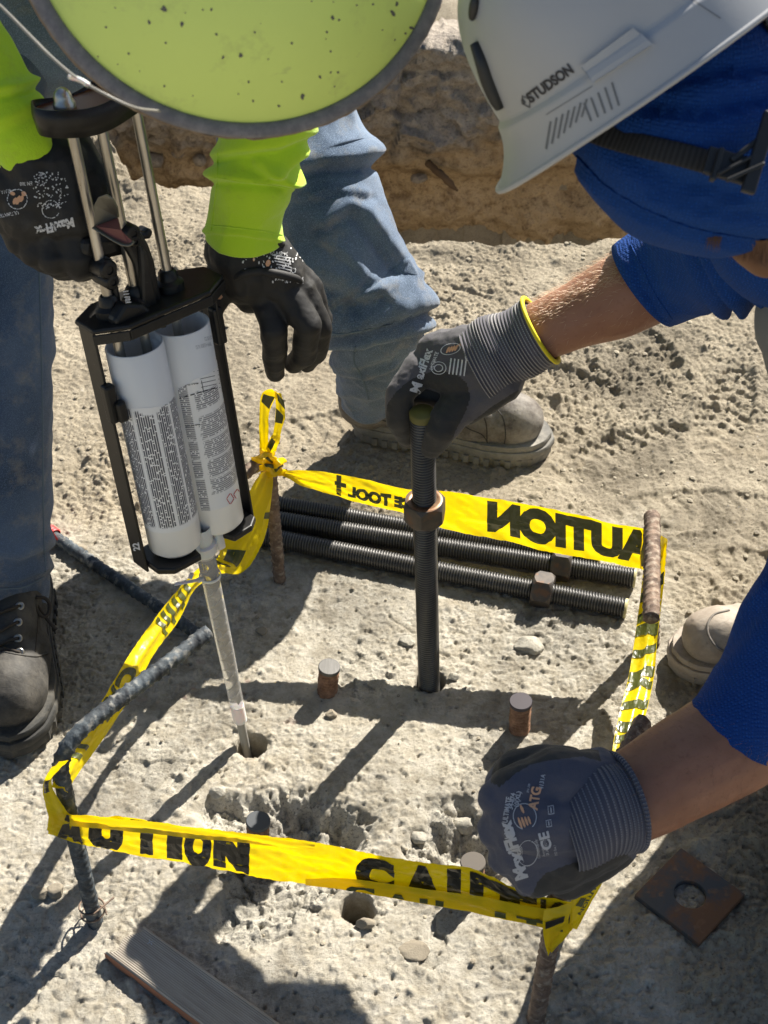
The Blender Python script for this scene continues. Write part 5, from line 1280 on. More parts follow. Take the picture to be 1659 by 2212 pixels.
def wrinkle(amp, f1=(3, 26), seed=0, sharp_=1.0):
    def f(A, S, Pp):
        n = noise3(np.stack([np.cos(A)*f1[0]*0.5, np.sin(A)*f1[0]*0.5, S*f1[1]+0.9*np.sin(A+seed)], 1)+seed, seed)
        r = (1-np.abs(n))**2*1.4-0.7
        return amp*(r*sharp_+(1-sharp_)*n)+0.3*amp*noise3(Pp*60, seed+3)
    return f
def J(x, y, Y): return PY(x, y, Y)
def glove(name, caps, mat, parent, voxel=0.0022, smooth=3, seed=0, coat=None, label=None, wr=0.0015):
    V, Fc = blob(caps, voxel, smooth); N = vnormals(V, Fc)
    V = V+N*(wr*(noise3(V*75, seed)*0.6+0.7*(1-np.abs(noise3(V*48+3, seed+1))*2))+0.0003*noise3(V*300, seed+2))[:,None]
    o = obj(name, V, Fc, M(mat), parent)
    if coat is not None: attr(o, 'coat', coat(V, N))
    if label: o['label'] = label
    return o, V, Fc
def hairs(name, V, Fc, N, sel, along, mat, parent, count, length=0.012, width=0.00022, seed=0, lift=0.45):
    q = np.random.default_rng(seed); ids = np.where(sel)[0]; Vh = []; Fh = []
    if len(ids) == 0: return
    for k in range(count):
        i = int(ids[q.integers(len(ids))]); p = Vector(V[i])+Vector(q.normal(0, 0.0015, 3)); n = Vector(N[i]); a = Vector(along); a = (a-n*a.dot(n)).normalized()
        a = (a+n.cross(a)*q.normal(0, 0.5)).normalized(); L = length*q.uniform(0.5, 1.25); s = n.cross(a).normalized()*width
        m = p+(a*0.55+n*lift)*L*0.55; e = p+(a+n*lift*0.75)*L
        b = len(Vh); Vh += [tuple(p-s), tuple(p+s), tuple(m+s*0.7), tuple(m-s*0.7), tuple(e)]; Fh += [(b,b+1,b+2,b+3), (b+3,b+2,b+4)]
    o = obj(name, Vh, Fh, M(mat), parent, smooth=False); o['kind'] = 'stuff'; return o
def boot(parent, toe, heel, sc, upper, sole, shaft_to=None, toe_cap=True, seed=0, name='boot', label=None, laces=False):
    toe, heel = Vector(toe), Vector(heel); toe.z = heel.z = 0; zg = max(gz(toe.x*t+heel.x*(1-t), toe.y*t+heel.y*(1-t)) for t in (0.1,.5,.9))
    f = (toe-heel).normalized(); s = Vector((0,0,1)).cross(f); L = 0.315*sc
    def W(x, y, z): return toe-f*(L-x*sc)+s*(y*sc)+Vector((0,0,zg+z*sc))
    def hw(x):
        pts = [(0.0,0.0),(0.006,0.020),(0.025,0.034),(0.06,0.039),(0.12,0.037),(0.17,0.044),(0.22,0.052),(0.26,0.050),(0.29,0.040),(0.308,0.022),(0.315,0.0)]
        return float(np.interp(x, [p[0] for p in pts], [p[1] for p in pts]))
    xs = [0.315*(0.5-0.5*math.cos(math.pi*t)) for t in np.linspace(0, 1, 36)]
    out = [(x, hw(x)) for x in xs]+[(x, -hw(x)) for x in xs[-2:0:-1]]; out = [p for p in catmull(out+[out[0]], 120)[:-1]]
    caps = [(W(.050,0,.062), .040*sc, W(.10,0,.062), .041*sc), (W(.10,0,.062), .041*sc, W(.18,0,.056), .043*sc), (W(.18,.010,.052), .039*sc, W(.258,.006,.056), .042*sc), (W(.18,-.010,.052), .039*sc, W(.258,-.006,.056), .042*sc),
            (W(.262,0,.056), .045*sc, W(.250,0,.060), .046*sc), (W(.085,0,.105), .043*sc, W(.175,0,.078), .038*sc), (W(.055,0,.05), .043*sc, W(.060,0,.19), .047*sc)]
    if shaft_to is not None: caps.append((W(.058,0,.14), .047*sc, Vector(shaft_to), .050*sc))
    V, Fc = blob(caps, 0.0045, 6); zmin = zg+0.030*sc
    V[:,2] = np.where(V[:,2] < zmin, zmin-(zmin-V[:,2])*0.12, V[:,2]); N = vnormals(V, Fc)
    loc = np.stack([(V-np.array(heel))@np.array(f), (V-np.array(heel))@np.array(s)], 1)
    cr = np.exp(-((loc[:,0]-(np.linalg.norm(np.array(toe-heel))-0.115*sc))/0.03)**2)
    V = V+N*(0.0016*noise3(V*40, seed)+0.0022*cr*(1-np.abs(noise3(V*np.array([70,70,70]), seed+2))*2.2))[:,None]
    b = obj(name, V, Fc, M(upper), parent)
    if label: b['label'] = label
    def ring(sc2, z0, z1, nm):
        m = len(out); Vv = []; prof = [(sc2*0.985, z0), (sc2, z0+0.002), (sc2*1.0, z1-0.002), (sc2*0.985, z1)]
        for k, z in prof:
            for p in out: cx = 0.16; Vv.append(tuple(W(cx+(p[0]-cx)*(1+(k-1)*0.6), p[1]*k, z)))
        ff = [(i*m+j, i*m+(j+1) % m, (i+1)*m+(j+1) % m, (i+1)*m+j) for i in range(3) for j in range(m)]+[tuple(3*m+j for j in range(m)), tuple(m-1-j for j in range(m))]
        return Vv, ff
    r1, r2, r3 = ring(1.08, 0.0, 0.018, ''), ring(1.12, 0.0165, 0.030, ''), ring(1.06, 0.029, 0.040, '')
    so = obj('sole', *join([r1, r2])[:2], M(sole), b, auto=50); wl = obj('welt', *r3, M(sole), b, auto=50)
    nb = []
    for x in np.arange(0.02, 0.31, 0.017):
        for g_ in (1, -1): nb.append(box(W(x, g_*(hw(x)*1.09+0.0005), 0.008), 0.009*sc, 0.006*sc, 0.014*sc, (f, s, Vector((0,0,1)))))
    obj('tread_lug', *join(nb)[:2], M(sole), b, smooth=False)['kind'] = 'stuff'
    return b, W, V, Fc

# ------------------------------------------------------------------ worker in lime
YR = 1.44
g_wL, g_wR = J(530,515,YR), J(62,322,1.37)
ankR, ankL = J(795,858,1.95), J(-10,1270,1.50)
kneR, kneL = J(772,590,1.88), J(-25,640,1.60)
hipR, hipL = J(600,30,2.05), J(-30,30,1.84)
bodycaps = [(hipR,.08,kneR,.05), (kneR,.056,ankR,.038), (hipL,.08,kneL,.05), (kneL,.056,ankL,.038), (hipR,.085,hipL,.085), ((hipR+hipL)/2,.12,Vector((-.22,1.68,1.17)),.14),
            (Vector((-.40,1.62,1.20)),.065,Vector((-.05,1.60,1.21)),.065), (Vector((-.05,1.60,1.21)),.05,J(640,-60,1.50),.042), (J(640,-60,1.50),.040,J(590,200,1.46),.036), (J(590,200,1.46),.034,g_wL,.028),
            (Vector((-.40,1.62,1.19)),.05,J(-150,20,1.45),.042), (J(-150,20,1.45),.04,J(0,222,1.385),.032), (J(0,222,1.385),.03,g_wR,.028), (Vector((-.20,1.60,1.22)),.06,Vector((-.14,1.32,1.22)),.055),
            (Vector((-.13,1.24,1.19)),.085,Vector((-.12,1.14,1.15)),.080), (Vector((-.12,1.20,1.09)),.055,Vector((-.12,1.14,1.06)),.035)]
Vb, Fb = blob(bodycaps, 0.009, 5)
green = obj('person', Vb, Fb, M('skin'))
tag(green, 'worker in a lime sweatshirt and worn jeans bending over the white cartridge, black gloves', 'person')
# jeans
fr = folds([([(600,372),(700,352),(770,350),(806,344)], 0.026, 50, 9), ([(700,480),(752,446),(790,462),(868,575)], 0.014, 24, 12), ([(706,706),(742,708),(800,694),(870,672),(962,650)], 0.020, 40, 10),
            ([(712,742),(770,742),(850,724),(930,704)], 0.016, 24, 7), ([(600,560),(690,590),(800,632)], 0.010, 34, 18), ([(716,782),(760,790),(840,770)], 0.006, 14, 8), ([(735,850),(790,862),(840,846)], 0.005, 12, 7), ([(690,520),(740,540),(800,600)], 0.006, 12, 8), ([(660,430),(720,410),(790,420)], 0.006, 14, 9), ([(770,640),(830,625),(900,600)], 0.009, 14, 9), ([(730,800),(790,812),(850,790)], 0.007, 12, 7), ([(700,660),(740,640),(780,600)], 0.006, 12, 8)])
wk = wrinkle(0.005, (3, 13), 5, 0.7)
legR = limb([st(610,90,2.03,160), st(618,217,2.0,152), st(640,350,1.96,158), st(690,450,1.92,142), st(730,530,1.89,130), st(772,612,1.87,116), st(806,655,1.86,116), st(814,705,1.87,106), st(812,760,1.90,94), st(800,825,1.93,72), st(792,872,1.94,56)], 110, 200, (0,-1,0), lambda A,S,Pp: fr(Pp)+wk(A,S,Pp))
fl = folds([([(-60,1190),(40,1200),(110,1175)], 0.008, 30, 9), ([(-60,1245),(30,1255),(110,1225)], 0.006, 16, 7), ([(-60,760),(40,720),(115,760)], 0.004, 40, 25), ([(0,900),(60,1000),(110,1100)], 0.003, 25, 18)])
wk2 = wrinkle(0.004, (3, 11), 9, 0.6)
legL = limb([st(-40,20,1.84,132), st(-34,200,1.76,132), st(-28,420,1.67,134), st(-26,640,1.60,135), st(-26,850,1.56,135), st(-26,1050,1.53,132), st(-20,1180,1.51,126), st(-14,1255,1.50,118), st(-12,1282,1.50,114)], 90, 170, (0,-1,0), lambda A,S,Pp: fl(Pp)+wk2(A,S,Pp))
hipsV, hipsF = blob([(hipR,.115,hipL,.115), ((hipR+hipL)/2,.14,Vector((-.30,1.95,.98)),.145)], 0.012, 3)
for part, mt in ((legR, 'denim_light'), (legL, 'denim_shaded')): pass
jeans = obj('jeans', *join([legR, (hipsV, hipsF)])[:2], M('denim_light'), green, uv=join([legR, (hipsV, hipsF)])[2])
jl = obj('trouser_leg', legL[0], legL[1], M('denim_shaded'), jeans, uv=legL[2]); jl['label'] = 'trouser leg with its shade put into darker denim'
tR, tL = bvh(legR[0], legR[1]), bvh(legL[0], legL[1])
def seam(tree, pts, r, name, par, mat='denim_stitch'):
    c = catmull([(x, y) for x, y in pts], 60); q = []
    for x, y in c:
        h = tree.ray_cast(CAM, ray(x, y).normalized())
        if h[0] is not None: q.append(h[0]+h[1].normalized()*0.0)
    if len(q) > 3: v = loft(q, [r]*len(q), 6, 80, (0,1,0.3)); obj(name, v[0], v[1], M(mat), par)
seam(tL, [(84,560),(90,800),(92,1000),(94,1150),(98,1235)], 0.0016, 'seam', jl); seam(tL, [(-10,1272),(50,1268),(95,1246)], 0.0014, 'hem_stitch', jl)
seam(tR, [(768,748),(764,778),(778,808),(790,840),(796,862)], 0.0018, 'seam', jeans); seam(tR, [(700,715),(735,722),(790,712),(850,700)], 0.0012, 'seam', jeans)
# sweatshirt
fs = folds([([(455,340),(520,322),(600,310),(668,284)], 0.008, 26, 10), ([(452,382),(520,386),(600,394),(650,392)], 0.010, 24, 8), ([(590,372),(620,352),(650,330)], 0.010, 16, 10), ([(560,352),(600,372),(625,400)], 0.006, 14, 12), ([(442,500),(520,504),(612,522)], 0.003, 7, 5)], 4)
wk3 = wrinkle(0.0022, (3, 18), 15, 0.5)
slL = limb([st(640,-60,1.50,112), st(610,90,1.48,108), st(590,200,1.46,102), st(572,280,1.45,98), st(560,340,1.445,90), st(548,388,1.44,90), st(537,430,1.44,82), st(530,470,1.44,80), st(528,500,1.44,84), st(528,512,1.44,84)], 96, 150, (0,-1,0), lambda A,S,Pp: fs(Pp)+wk3(A,S,Pp))
fs2 = folds([([(-20,200),(50,186),(70,180)], 0.008, 18, 8), ([(0,262),(60,230),(100,215)], 0.004, 20, 14)], 4)
slR = limb([st(-150,20,1.45,110), st(-90,95,1.42,104), st(-40,160,1.40,94), st(0,222,1.385,84), st(36,275,1.375,78), st(60,313,1.37,76), st(63,318,1.37,75)], 90, 120, (0,-1,0), lambda A,S,Pp: fs2(Pp)+wrinkle(0.0035, (3, 18), 25, 0.6)(A,S,Pp))
torV, torF = blob([(Vector((-.30,1.97,.98)),.15,Vector((-.22,1.68,1.17)),.165), (Vector((-.40,1.62,1.20)),.09,Vector((-.05,1.60,1.21)),.09), (Vector((-.05,1.60,1.21)),.075,J(640,-60,1.50),.062), (Vector((-.40,1.62,1.19)),.075,J(-150,20,1.45),.062)], 0.012, 4)
shirt = obj('sweatshirt', *join([slL, slR, (torV, torF)])[:2], M('lime_cloth'), green, uv=join([slL, slR, (torV, torF)])[2])
tS = bvh(slL[0], slL[1]); seam(tS, [(446,486),(500,491),(560,498),(610,507)], 0.0009, 'seam', shirt, 'lime_cloth'); seam(tS, [(470,330),(468,400),(462,450),(456,500)], 0.0009, 'seam', shirt, 'lime_cloth'); seam(tS, [(452,388),(470,384),(520,392),(580,398),(640,410)], 0.0010, 'seam', shirt, 'lime_cloth')
# open black glove, fingers hanging (his left)
y = YR
capsL = [(J(527,500,y),.033,J(525,540,y),.041), (J(525,540,y),.041,J(538,590,y-.005),.038), (J(500,545,y+.01),.032,J(530,600,y),.034), (J(560,540,y),.034,J(600,590,y-.005),.033),
  (J(540,585,y-.005),.034,J(577,650,y-.02),.020), (J(560,580,y-.005),.033,J(615,632,y-.02),.020), (J(590,580,y),.030,J(648,625,y-.005),.019), (J(600,575,y+.005),.027,J(668,622,y+.012),.017), (J(540,600,y+.01),.030,J(640,620,y+.01),.024),
  *chain([J(577,648,y-.02), J(592,712,y-.045), J(592,772,y-.030), J(594,806,y-.020)], [.0195,.0160,.0150,.0115]),
  *chain([J(616,632,y-.02), J(664,700,y-.040), J(658,764,y-.020), J(634,786,y-.004)], [.0195,.0165,.0150,.0120]),
  *chain([J(648,625,y-.005), J(690,700,y-.015), J(684,760,y+.005), J(660,785,y+.016)], [.018,.0150,.0140,.0115]),
  *chain([J(668,622,y+.012), J(697,690,y+.012), J(690,740,y+.030), J(672,765,y+.035)], [.016,.0125,.0118,.010]),
  *chain([J(505,560,y), J(478,612,y-.01), J(462,652,y-.02), J(452,688,y-.03)], [.030,.021,.0165,.013]), (J(505,590,y),.024,J(540,640,y-.01),.020)]
gl, VgL, FgL = glove('glove', capsL, 'glove_black', green, seed=3, label='open black glove with hanging fingers')
tG = bvh(VgL, FgL)
roll = []
for line, r in (([(528,528),(548,522),(580,521),(606,526),(612,534)], .0055), ([(508,602),(528,590),(560,586),(600,592),(640,602),(652,610)], .0058)):
    q = []
    for x, y_ in catmull(line, 30):
        h = tG.ray_cast(CAM, ray(x, y_).normalized())
        if h[0] is not None: q.append(h[0])
    n_ = len(q); roll.append(loft(q, [r*max(0.25, math.sin(math.pi*min(1,(i+1)/(n_+1)))**0.5) for i in range(n_)], 10, 50, (0,0,1)))
for e_ in roll: obj('rolled_fold', e_[0], e_[1], M('glove_black'), gl)
RQ = np.random.default_rng(4); pr = []
def speck(x, y_, w, h_, a, tree):
    c = ring2d(1, 1, 7); ca, sa = math.cos(a), math.sin(a); return print_on(tree, *c, (x, y_), Vector((ca*w, sa*w)), Vector((-sa*h_, ca*h_)), 0.0007)
for s, org, ud, hh in (('MaxiFlex', (655,598), (-100,-4), 15), ('34-874 10', (622,545), (-60,-4), 9), ('ATG', (616,558), (-40,-2), 8), ('CE', (640,580), (-30,-6), 12)):
    a = text_on(tG, s, org, ud, hh, 0.02, 0.75, 0.3, 0.0008); keep = [f for f in a[1] if RQ.random() > 0.35]; pr.append((a[0], keep))
for k in range(80):
    x = RQ.uniform(520, 655); y_ = 545+ (x-520)*0.22+RQ.normal(0, 22); pr.append(speck(x, y_, RQ.uniform(0.8,2.2), RQ.uniform(1.2,3.8), RQ.uniform(-.4,.4), tG))
for k in range(5):
    pr.append(print_on(tG, *rect2d(0,0,1,1,5,1), (588+k*3, 552+k*6.5), (40-k*3, 7), (0,-2.4), 0.0007))
printobj('glove_print', pr, M('print_white'), gl)
printobj('glove_tear', [speck(579,568,5.5,8,0.3,tG), speck(470,640,11,7,0.1,tG), speck(548,560,2.2,4,0,tG)], M('print_orange'), gl)
# fist round the gun handle (his right)
y = 1.365
capsR = [(J(55,300,y+.01),.038,J(95,380,y),.042), (J(95,380,y),.042,J(70,450,y-.01),.040), (J(130,360,y),.036,J(150,450,y-.01),.042), (J(30,400,y),.036,J(40,470,y-.01),.028), (J(165,325,y+.015),.020,J(195,385,y),.021), (J(195,385,y),.022,J(206,440,y-.015),.019), (J(206,440,y-.015),.019,J(215,470,y-.03),.016),
  *chain([J(150,470,y-.015), J(170,556,y-.038), J(176,572,y-.012), J(208,556,y+.005)], [.029,.0215,.019,.016]),
  *chain([J(108,480,y-.015), J(120,556,y-.038), J(140,572,y-.010), J(190,566,y+.01)], [.026,.0195,.018,.015]),
  *chain([J(66,475,y-.012), J(78,540,y-.032), J(110,562,y-.006), J(160,560,y+.012)], [.025,.0185,.017,.015]),
  *chain([J(30,465,y-.008), J(42,518,y-.024), J(74,545,y+.0), J(120,548,y+.015)], [.023,.0165,.016,.014])]
gr_, VgR, FgR = glove('glove', capsR, 'glove_black', green, seed=6, label='black glove closed round the gun handle'); tG = bvh(VgR, FgR); pr = []
a = text_on(tG, 'MaxiFlex', (158,470), (-150,36), 20, 0.05, 0.86, 0.25, 0.0008); pr.append((a[0], [f for f in a[1] if RQ.random() > 0.22]))
for s, org, ud, hh in (('ULTIMATE', (40,455), (-60,12), 8), ('4131A', (25,408), (-30,4), 8), ('CE', (100,375), (-30,-6), 13), ('EN 388', (70,392), (-40,2), 8)):
    a = text_on(tG, s, org, ud, hh, 0.02, 0.8, 0.3, 0.0008); pr.append((a[0], [f for f in a[1] if RQ.random() > 0.3]))
for k in range(120):
    x, y_ = RQ.uniform(72, 148), RQ.uniform(372, 450)
    if math.hypot(x-105, (y_-412)) < 45: pr.append(speck(x, y_, RQ.uniform(.8,2), RQ.uniform(.9,2.6), RQ.uniform(0,3), tG))
for cx, cy, rr_ in ((38,430,22), (110,470-18,20)):
    a = print_on(tG, *ring2d(1, 0.09, 30), (cx, cy), (rr_, 0), (0, -rr_), 0.0007); pr.append((a[0], [f for f in a[1] if RQ.random() > 0.35]))
printobj('glove_print', pr, M('print_white'), gr_)
printobj('glove_emblem', [speck(40+dx, 432+dy, 4.5, 11-abs(dx)*.4, 0.35, tG) for dx, dy in ((-7,2),(0,0),(7,-3))]+[speck(28,418,6,4,0.4,tG), speck(52,418,6,5,.8,tG)], M('print_orange'), gr_)
# boots
def toeheel(tx, ty, ang, L): t = PH(tx, ty); d = Vector((math.cos(ang), math.sin(ang), 0)); return t, t-d*L
t_, h_ = PH(1180,978), PH(760,925); bR, WR, VR_, FR_ = boot(green, t_, h_, 1.08, 'boot_tan', 'boot_sole_dusty', J(795,862,1.955), seed=2, label='dusty tan leather boot seen from the side')
t_ = PH(34,1640); h_ = t_+Vector((-0.045,0.34,0)); bL, WL, VL_, FL_ = boot(green, t_, h_, 1.10, 'boot_dark', 'boot_sole_black', None, seed=5, label='dark scuffed leather boot with laces')
tb = bvh(VL_, FL_)
def onb(tree, x, y, off=0.002):
    h = tree.ray_cast(CAM, ray(x, y).normalized()); return None if h[0] is None else h[0]-ray(x, y).normalized()*off
parts = []
for (x, y_) in ((43,1309),(39,1344),(39,1379),(43,1409)):
    p = onb(tb, x, y_, 0.001)
    if p is None: continue
    n = (CAM-p).normalized(); parts.append(lathe(p, n, [(0.0022,0.001),(0.0040,0.0022),(0.0062,0.0014),(0.0064,0.0)], 16))
for e_ in parts: obj('eyelet', e_[0], e_[1], M('eyelet'), bL)
lc = []
def lacepath(pts, r=0.0024, off=0.0035):
    q = [onb(tb, x, y_, off) for x, y_ in catmull(pts, 24)]; q = [p for p in q if p is not None]
    if len(q) > 3: lc.append(loft(q, [r]*len(q), 8, 40, (0,0,1)))
lacepath([(40,1309),(20,1316),(-6,1326)]); lacepath([(38,1344),(20,1352),(-6,1368)]); lacepath([(38,1379),(18,1384),(-6,1396)]); lacepath([(42,1409),(20,1404),(-6,1402)])
dB = depth(J(60,1300,1.46))
for pts in ([(62,1292),(78,1305),(92,1325),(100,1335),(112,1350),(122,1360)], [(78,1290),(98,1293),(108,1308),(104,1326),(92,1332),(80,1318),(72,1298)], [(66,1296),(72,1318),(82,1330)]):
    q = [P(x, y_, dB-0.02+0.004*math.sin(k)) for k, (x, y_) in enumerate(pts)]; lc.append(loft(q, [0.0027]*len(q), 8, 50, (0,0,1)))
for e_ in lc: obj('bootlace', e_[0], e_[1], M('lace'), bL)
seam(tb, [(82,1325),(80,1370),(76,1408)], 0.0010, 'stitching', bL, 'lace'); seam(tb, [(6,1408),(40,1414),(75,1418),(104,1412)], 0.0018, 'vamp_edge', bL, 'boot_dark')
tb2 = bvh(VR_, FR_); seam(tb2, [(1062,872),(1085,900),(1092,940),(1085,975)], 0.0011, 'stitching', bR, 'boot_dark'); seam(tb2, [(980,900),(1010,925),(1042,940),(1058,965)], 0.0010, 'stitching', bR, 'boot_dark'); seam(tb2, [(760,890),(800,900),(850,915)], 0.0014, 'stitching', bR, 'boot_dark'); seam(tb2, [(1035,880),(1050,915),(1052,955)], 0.0010, 'stitching', bR, 'lace')

# lime hat: low dome with a turned edge
hc = P(520,-176,1.10); hup = (CAM-P(520,-176,1.10)).normalized(); hup = (hup+Vector((0.30,0,0.20))).normalized()
hx = Vector((1,0,0)); hx = (hx-hup*hx.dot(hup)).normalized(); hy = hup.cross(hx); Rh = 0.168
hat = thing('hard_hat', hc, 'lime hard hat with worn grey edge and dark specks, at the top left', 'hard hat')
def hatring(prof, mat, name, par, noise_=0.0, n=160):
    V = []; U = []
    for k, (r, h) in enumerate(prof):
        for j in range(n):
            a = 2*math.pi*j/n; rr_ = r*(1.0 if math.sin(a) > 0 else 1.0)
            V.append(tuple(hc+hx*(rr_*1.06*math.cos(a))+hy*(rr_*0.98*math.sin(a))+hup*h))
    V = np.array(V)
    if noise_: V = V+noise_*np.stack([noise3(V*160, 1), noise3(V*160, 2), noise3(V*160, 3)], 1)
    m = len(prof); f = [(i*n+j, i*n+(j+1) % n, (i+1)*n+(j+1) % n, (i+1)*n+j) for i in range(m-1) for j in range(n)]
    return obj(name, V, f, M(mat), par)
dome = [(Rh-0.011, 0.0005)]
for t in np.linspace(0.0, 1.0, 40):
    r = (Rh-0.0113)*(1-t); dome.append((max(r, 0.0002), 0.001+0.075*(1-(r/(Rh-0.0113))**2.3)*1.0))
dome += []
hat_shell = hatring(dome, 'hat_lime', 'shell', hat)
hatring([(Rh-0.0135, -0.004), (Rh-0.012, 0.002), (Rh-0.010, 0.0042), (Rh-0.002, 0.0040), (Rh, 0.0020), (Rh, -0.0005)], 'hat_edge', 'edge_band', hat, 0.0002)
hatring([(Rh, -0.0004), (Rh+0.0012, -0.0015), (Rh+0.0006, -0.0035), (Rh-0.004, -0.0048), (Rh-0.02, -0.003)], 'hat_edge_dirt', 'worn_lip', hat, 0.0012)
cpts = [P(x, y_, d) for x, y_, d in ((-60,-40,1.02), (0,12,1.01), (60,72,1.0), (110,122,0.995), (165,168,0.99), (230,205,0.99), (290,232,1.0), (345,240,1.03))]
v = loft(cpts, [0.0010]*len(cpts), 8, 120); obj('cord', v[0], v[1], M('cord_clear'), hat)
v = loft([P(150,166,0.995), P(172,172,0.99), P(192,184,0.99)], [0.0018]*3, 8, 20); obj('cord_stop', v[0], v[1], M('milky_plastic'), hat)

hs = hat_shell; hv = np.array([v.co[:] for v in hs.data.vertices])+np.array(hc); tHt = bvh(hv, [tuple(p.vertices) for p in hs.data.polygons]); sk = []
hq = np.random.default_rng(21)
for k in range(58):
    x, y_ = hq.uniform(120, 900), hq.uniform(-20, 270); s_ = hq.uniform(1.0, 2.6)*(2.0 if hq.random() > 0.75 else 1.0); a_ = hq.uniform(0.8, 2.2); n_ = 9
    c2 = ring2d(1, 1, n_); c2 = (c2[0]*(1+0.35*hq.normal(size=(len(c2[0]),1))*0.6), c2[1])
    sk.append(print_on(tHt, *c2, (x, y_), Vector((math.cos(a_), math.sin(a_)))*s_*hq.uniform(1.0,1.7), Vector((-math.sin(a_), math.cos(a_)))*s_, 0.0005))
printobj('speck', sk, M('hat_speck'), hs)
# ------------------------------------------------------------------ worker in blue
yb = 1.43
b_w, b_e = J(1165,716,yb), J(1420,600,1.445); n_w, n_e = J(1345,1733,0.905), J(1655,1560,0.985)
chest, pelv = Vector((.64,1.13,.92)), Vector((.92,1.56,.48)); headc = P(1500,270,1.14); neckc = P(1800,500,1.27); shF, shN = Vector((.50,1.22,.90)), Vector((.62,1.00,.88))
kn1, an1 = J(1790,690,1.22), Vector((.70,1.44,.10)); kn2, an2 = Vector((.585,1.00,.10)), Vector((.95,1.10,.07))
wr_f = [(b_w,.0365,J(1235,685,yb+.003),.040), (J(1235,685,yb+.003),.040,J(1330,645,yb+.008),.049), (J(1330,645,yb+.008),.049,b_e,.052)]
wr_n = [(n_w,.0480,J(1400,1705,.918),.0510), (J(1400,1705,.918),.0510,J(1470,1662,.935),.0545), (J(1470,1662,.935),.0545,J(1570,1605,.96),.058), (J(1570,1605,.96),.058,n_e,.058), (n_e,.056,J(1740,1380,1.03),.055), (J(1740,1380,1.03),.055,J(1880,1040,1.11),.055), (J(1880,1040,1.11),.055,shN,.055)]
caps = wr_f+[(b_e,.047,J(1500,574,1.41),.043), (J(1500,574,1.41),.043,J(1640,530,1.30),.045), (J(1640,530,1.30),.045,J(1720,495,1.24),.05), (J(1720,495,1.24),.05,shF,.055), (shF,.06,chest,.09), (shN,.06,chest,.09), (chest,.11,pelv,.11), (pelv,.09,kn1,.06), (kn1,.055,an1,.04), (pelv,.09,kn2,.06), (kn2,.055,an2,.04), (chest,.08,neckc,.055), (neckc,.05,headc,.045), (headc,.055,headc+Vector((-.02,.0,-.01)),.05)]+wr_n
Vb, Fb = blob(caps, 0.0045, 5); Nb = vnormals(Vb, Fb); Vb = Vb+Nb*(0.0012*noise3(Vb*28, 5))[:,None]
blue = obj('person', Vb, Fb, M('skin')); tag(blue, 'crouching worker in blue shirt and blue hood, gripping the upright rod and a bent bar', 'person')
px_, py_ = proj_np(Vb); dd_ = (Vb-np.array(CAM))@np.array(FWD); front = (Nb*(np.array(CAM)-Vb)).sum(1) > -0.3
selF = (px_ > 1150) & (px_ < 1430) & (py_ > 500) & (py_ < 790) & (dd_ < 2.2)
selF2 = selF & ((Nb@np.array(SUN)) > -0.1)
hairs('arm_hair', Vb, Fb, Nb, selF2, (b_w-b_e), 'arm_hair', blue, 1500, 0.015, 0.00024, 3)
hairs('arm_hair', Vb, Fb, Nb, selF, (b_w-b_e), 'arm_hair', blue, 500, 0.010, 0.00018, 4)
selN = (px_ > 1270) & (px_ < 1680) & (py_ > 1450) & (py_ < 1850) & (dd_ < 1.75)
hairs('arm_hair', Vb, Fb, Nb, selN, (n_w-n_e)+Vector((0,0.1,-0.1)), 'arm_hair_dark', blue, 1700, 0.014, 0.00018, 6)
# shirt
fb = folds([([(1470,500),(1500,570),(1540,640),(1575,690)], 0.013, 22, 8), ([(1520,520),(1560,600),(1600,660)], 0.014, 20, 8), ([(1560,540),(1600,600),(1650,640)], 0.014, 20, 10), ([(1390,470),(1420,540),(1460,640)], 0.002, 20, 15)], 4)
slF = limb([st(1388,616,yb+.010,108), st(1394,612,yb+.010,109), st(1430,594,1.44,112), st(1500,574,1.41,108), st(1570,552,1.36,112), st(1640,530,1.30,124), st(1720,495,1.24,140)], 90, 110, (0,-1,0.2), lambda A,S,Pp: fb(Pp)+wrinkle(0.0028, (3, 16), 35, 0.5)(A,S,Pp)*np.clip(S*18, 0, 1))
fn = folds([([(1540,1400),(1600,1330),(1659,1270)], 0.006, 26, 14), ([(1500,1520),(1560,1610),(1650,1650)], 0.003, 10, 6)], 4)
slN = limb([st(1585,1580,.965,106), st(1596,1568,.968,110), st(1640,1520,.985,122), st(1700,1440,1.01,134), st(1760,1340,1.04,142), st(1830,1200,1.08,150), st(1900,1000,1.12,150)], 96, 120, (0,-1,0.2), lambda A,S,Pp: fn(Pp)+wrinkle(0.003, (2.5, 12), 45, 0.5)(A,S,Pp)*np.clip(S*14, 0, 1))
toV, toF = blob([(Vector((.61,1.30,.87)),.135,pelv+Vector((-.02,.0,.06)),.14), (Vector((.61,1.30,.87)),.12,chest,.12), (chest,.135,pelv+Vector((-.05,-.04,.10)),.135), (shF,.085,chest,.12), (shN,.085,chest,.12), (shN,.085,J(1880,1040,1.11),.085), (shF,.095,J(1720,495,1.24),.088)], 0.010, 4)
toV = toV+vnormals(toV, toF)*(0.006*noise3(toV*14, 8))[:,None]
J3 = join([slF, slN, (toV, toF)]); shirt2 = obj('shirt', J3[0], J3[1], M('blue_knit'), blue, uv=J3[2])
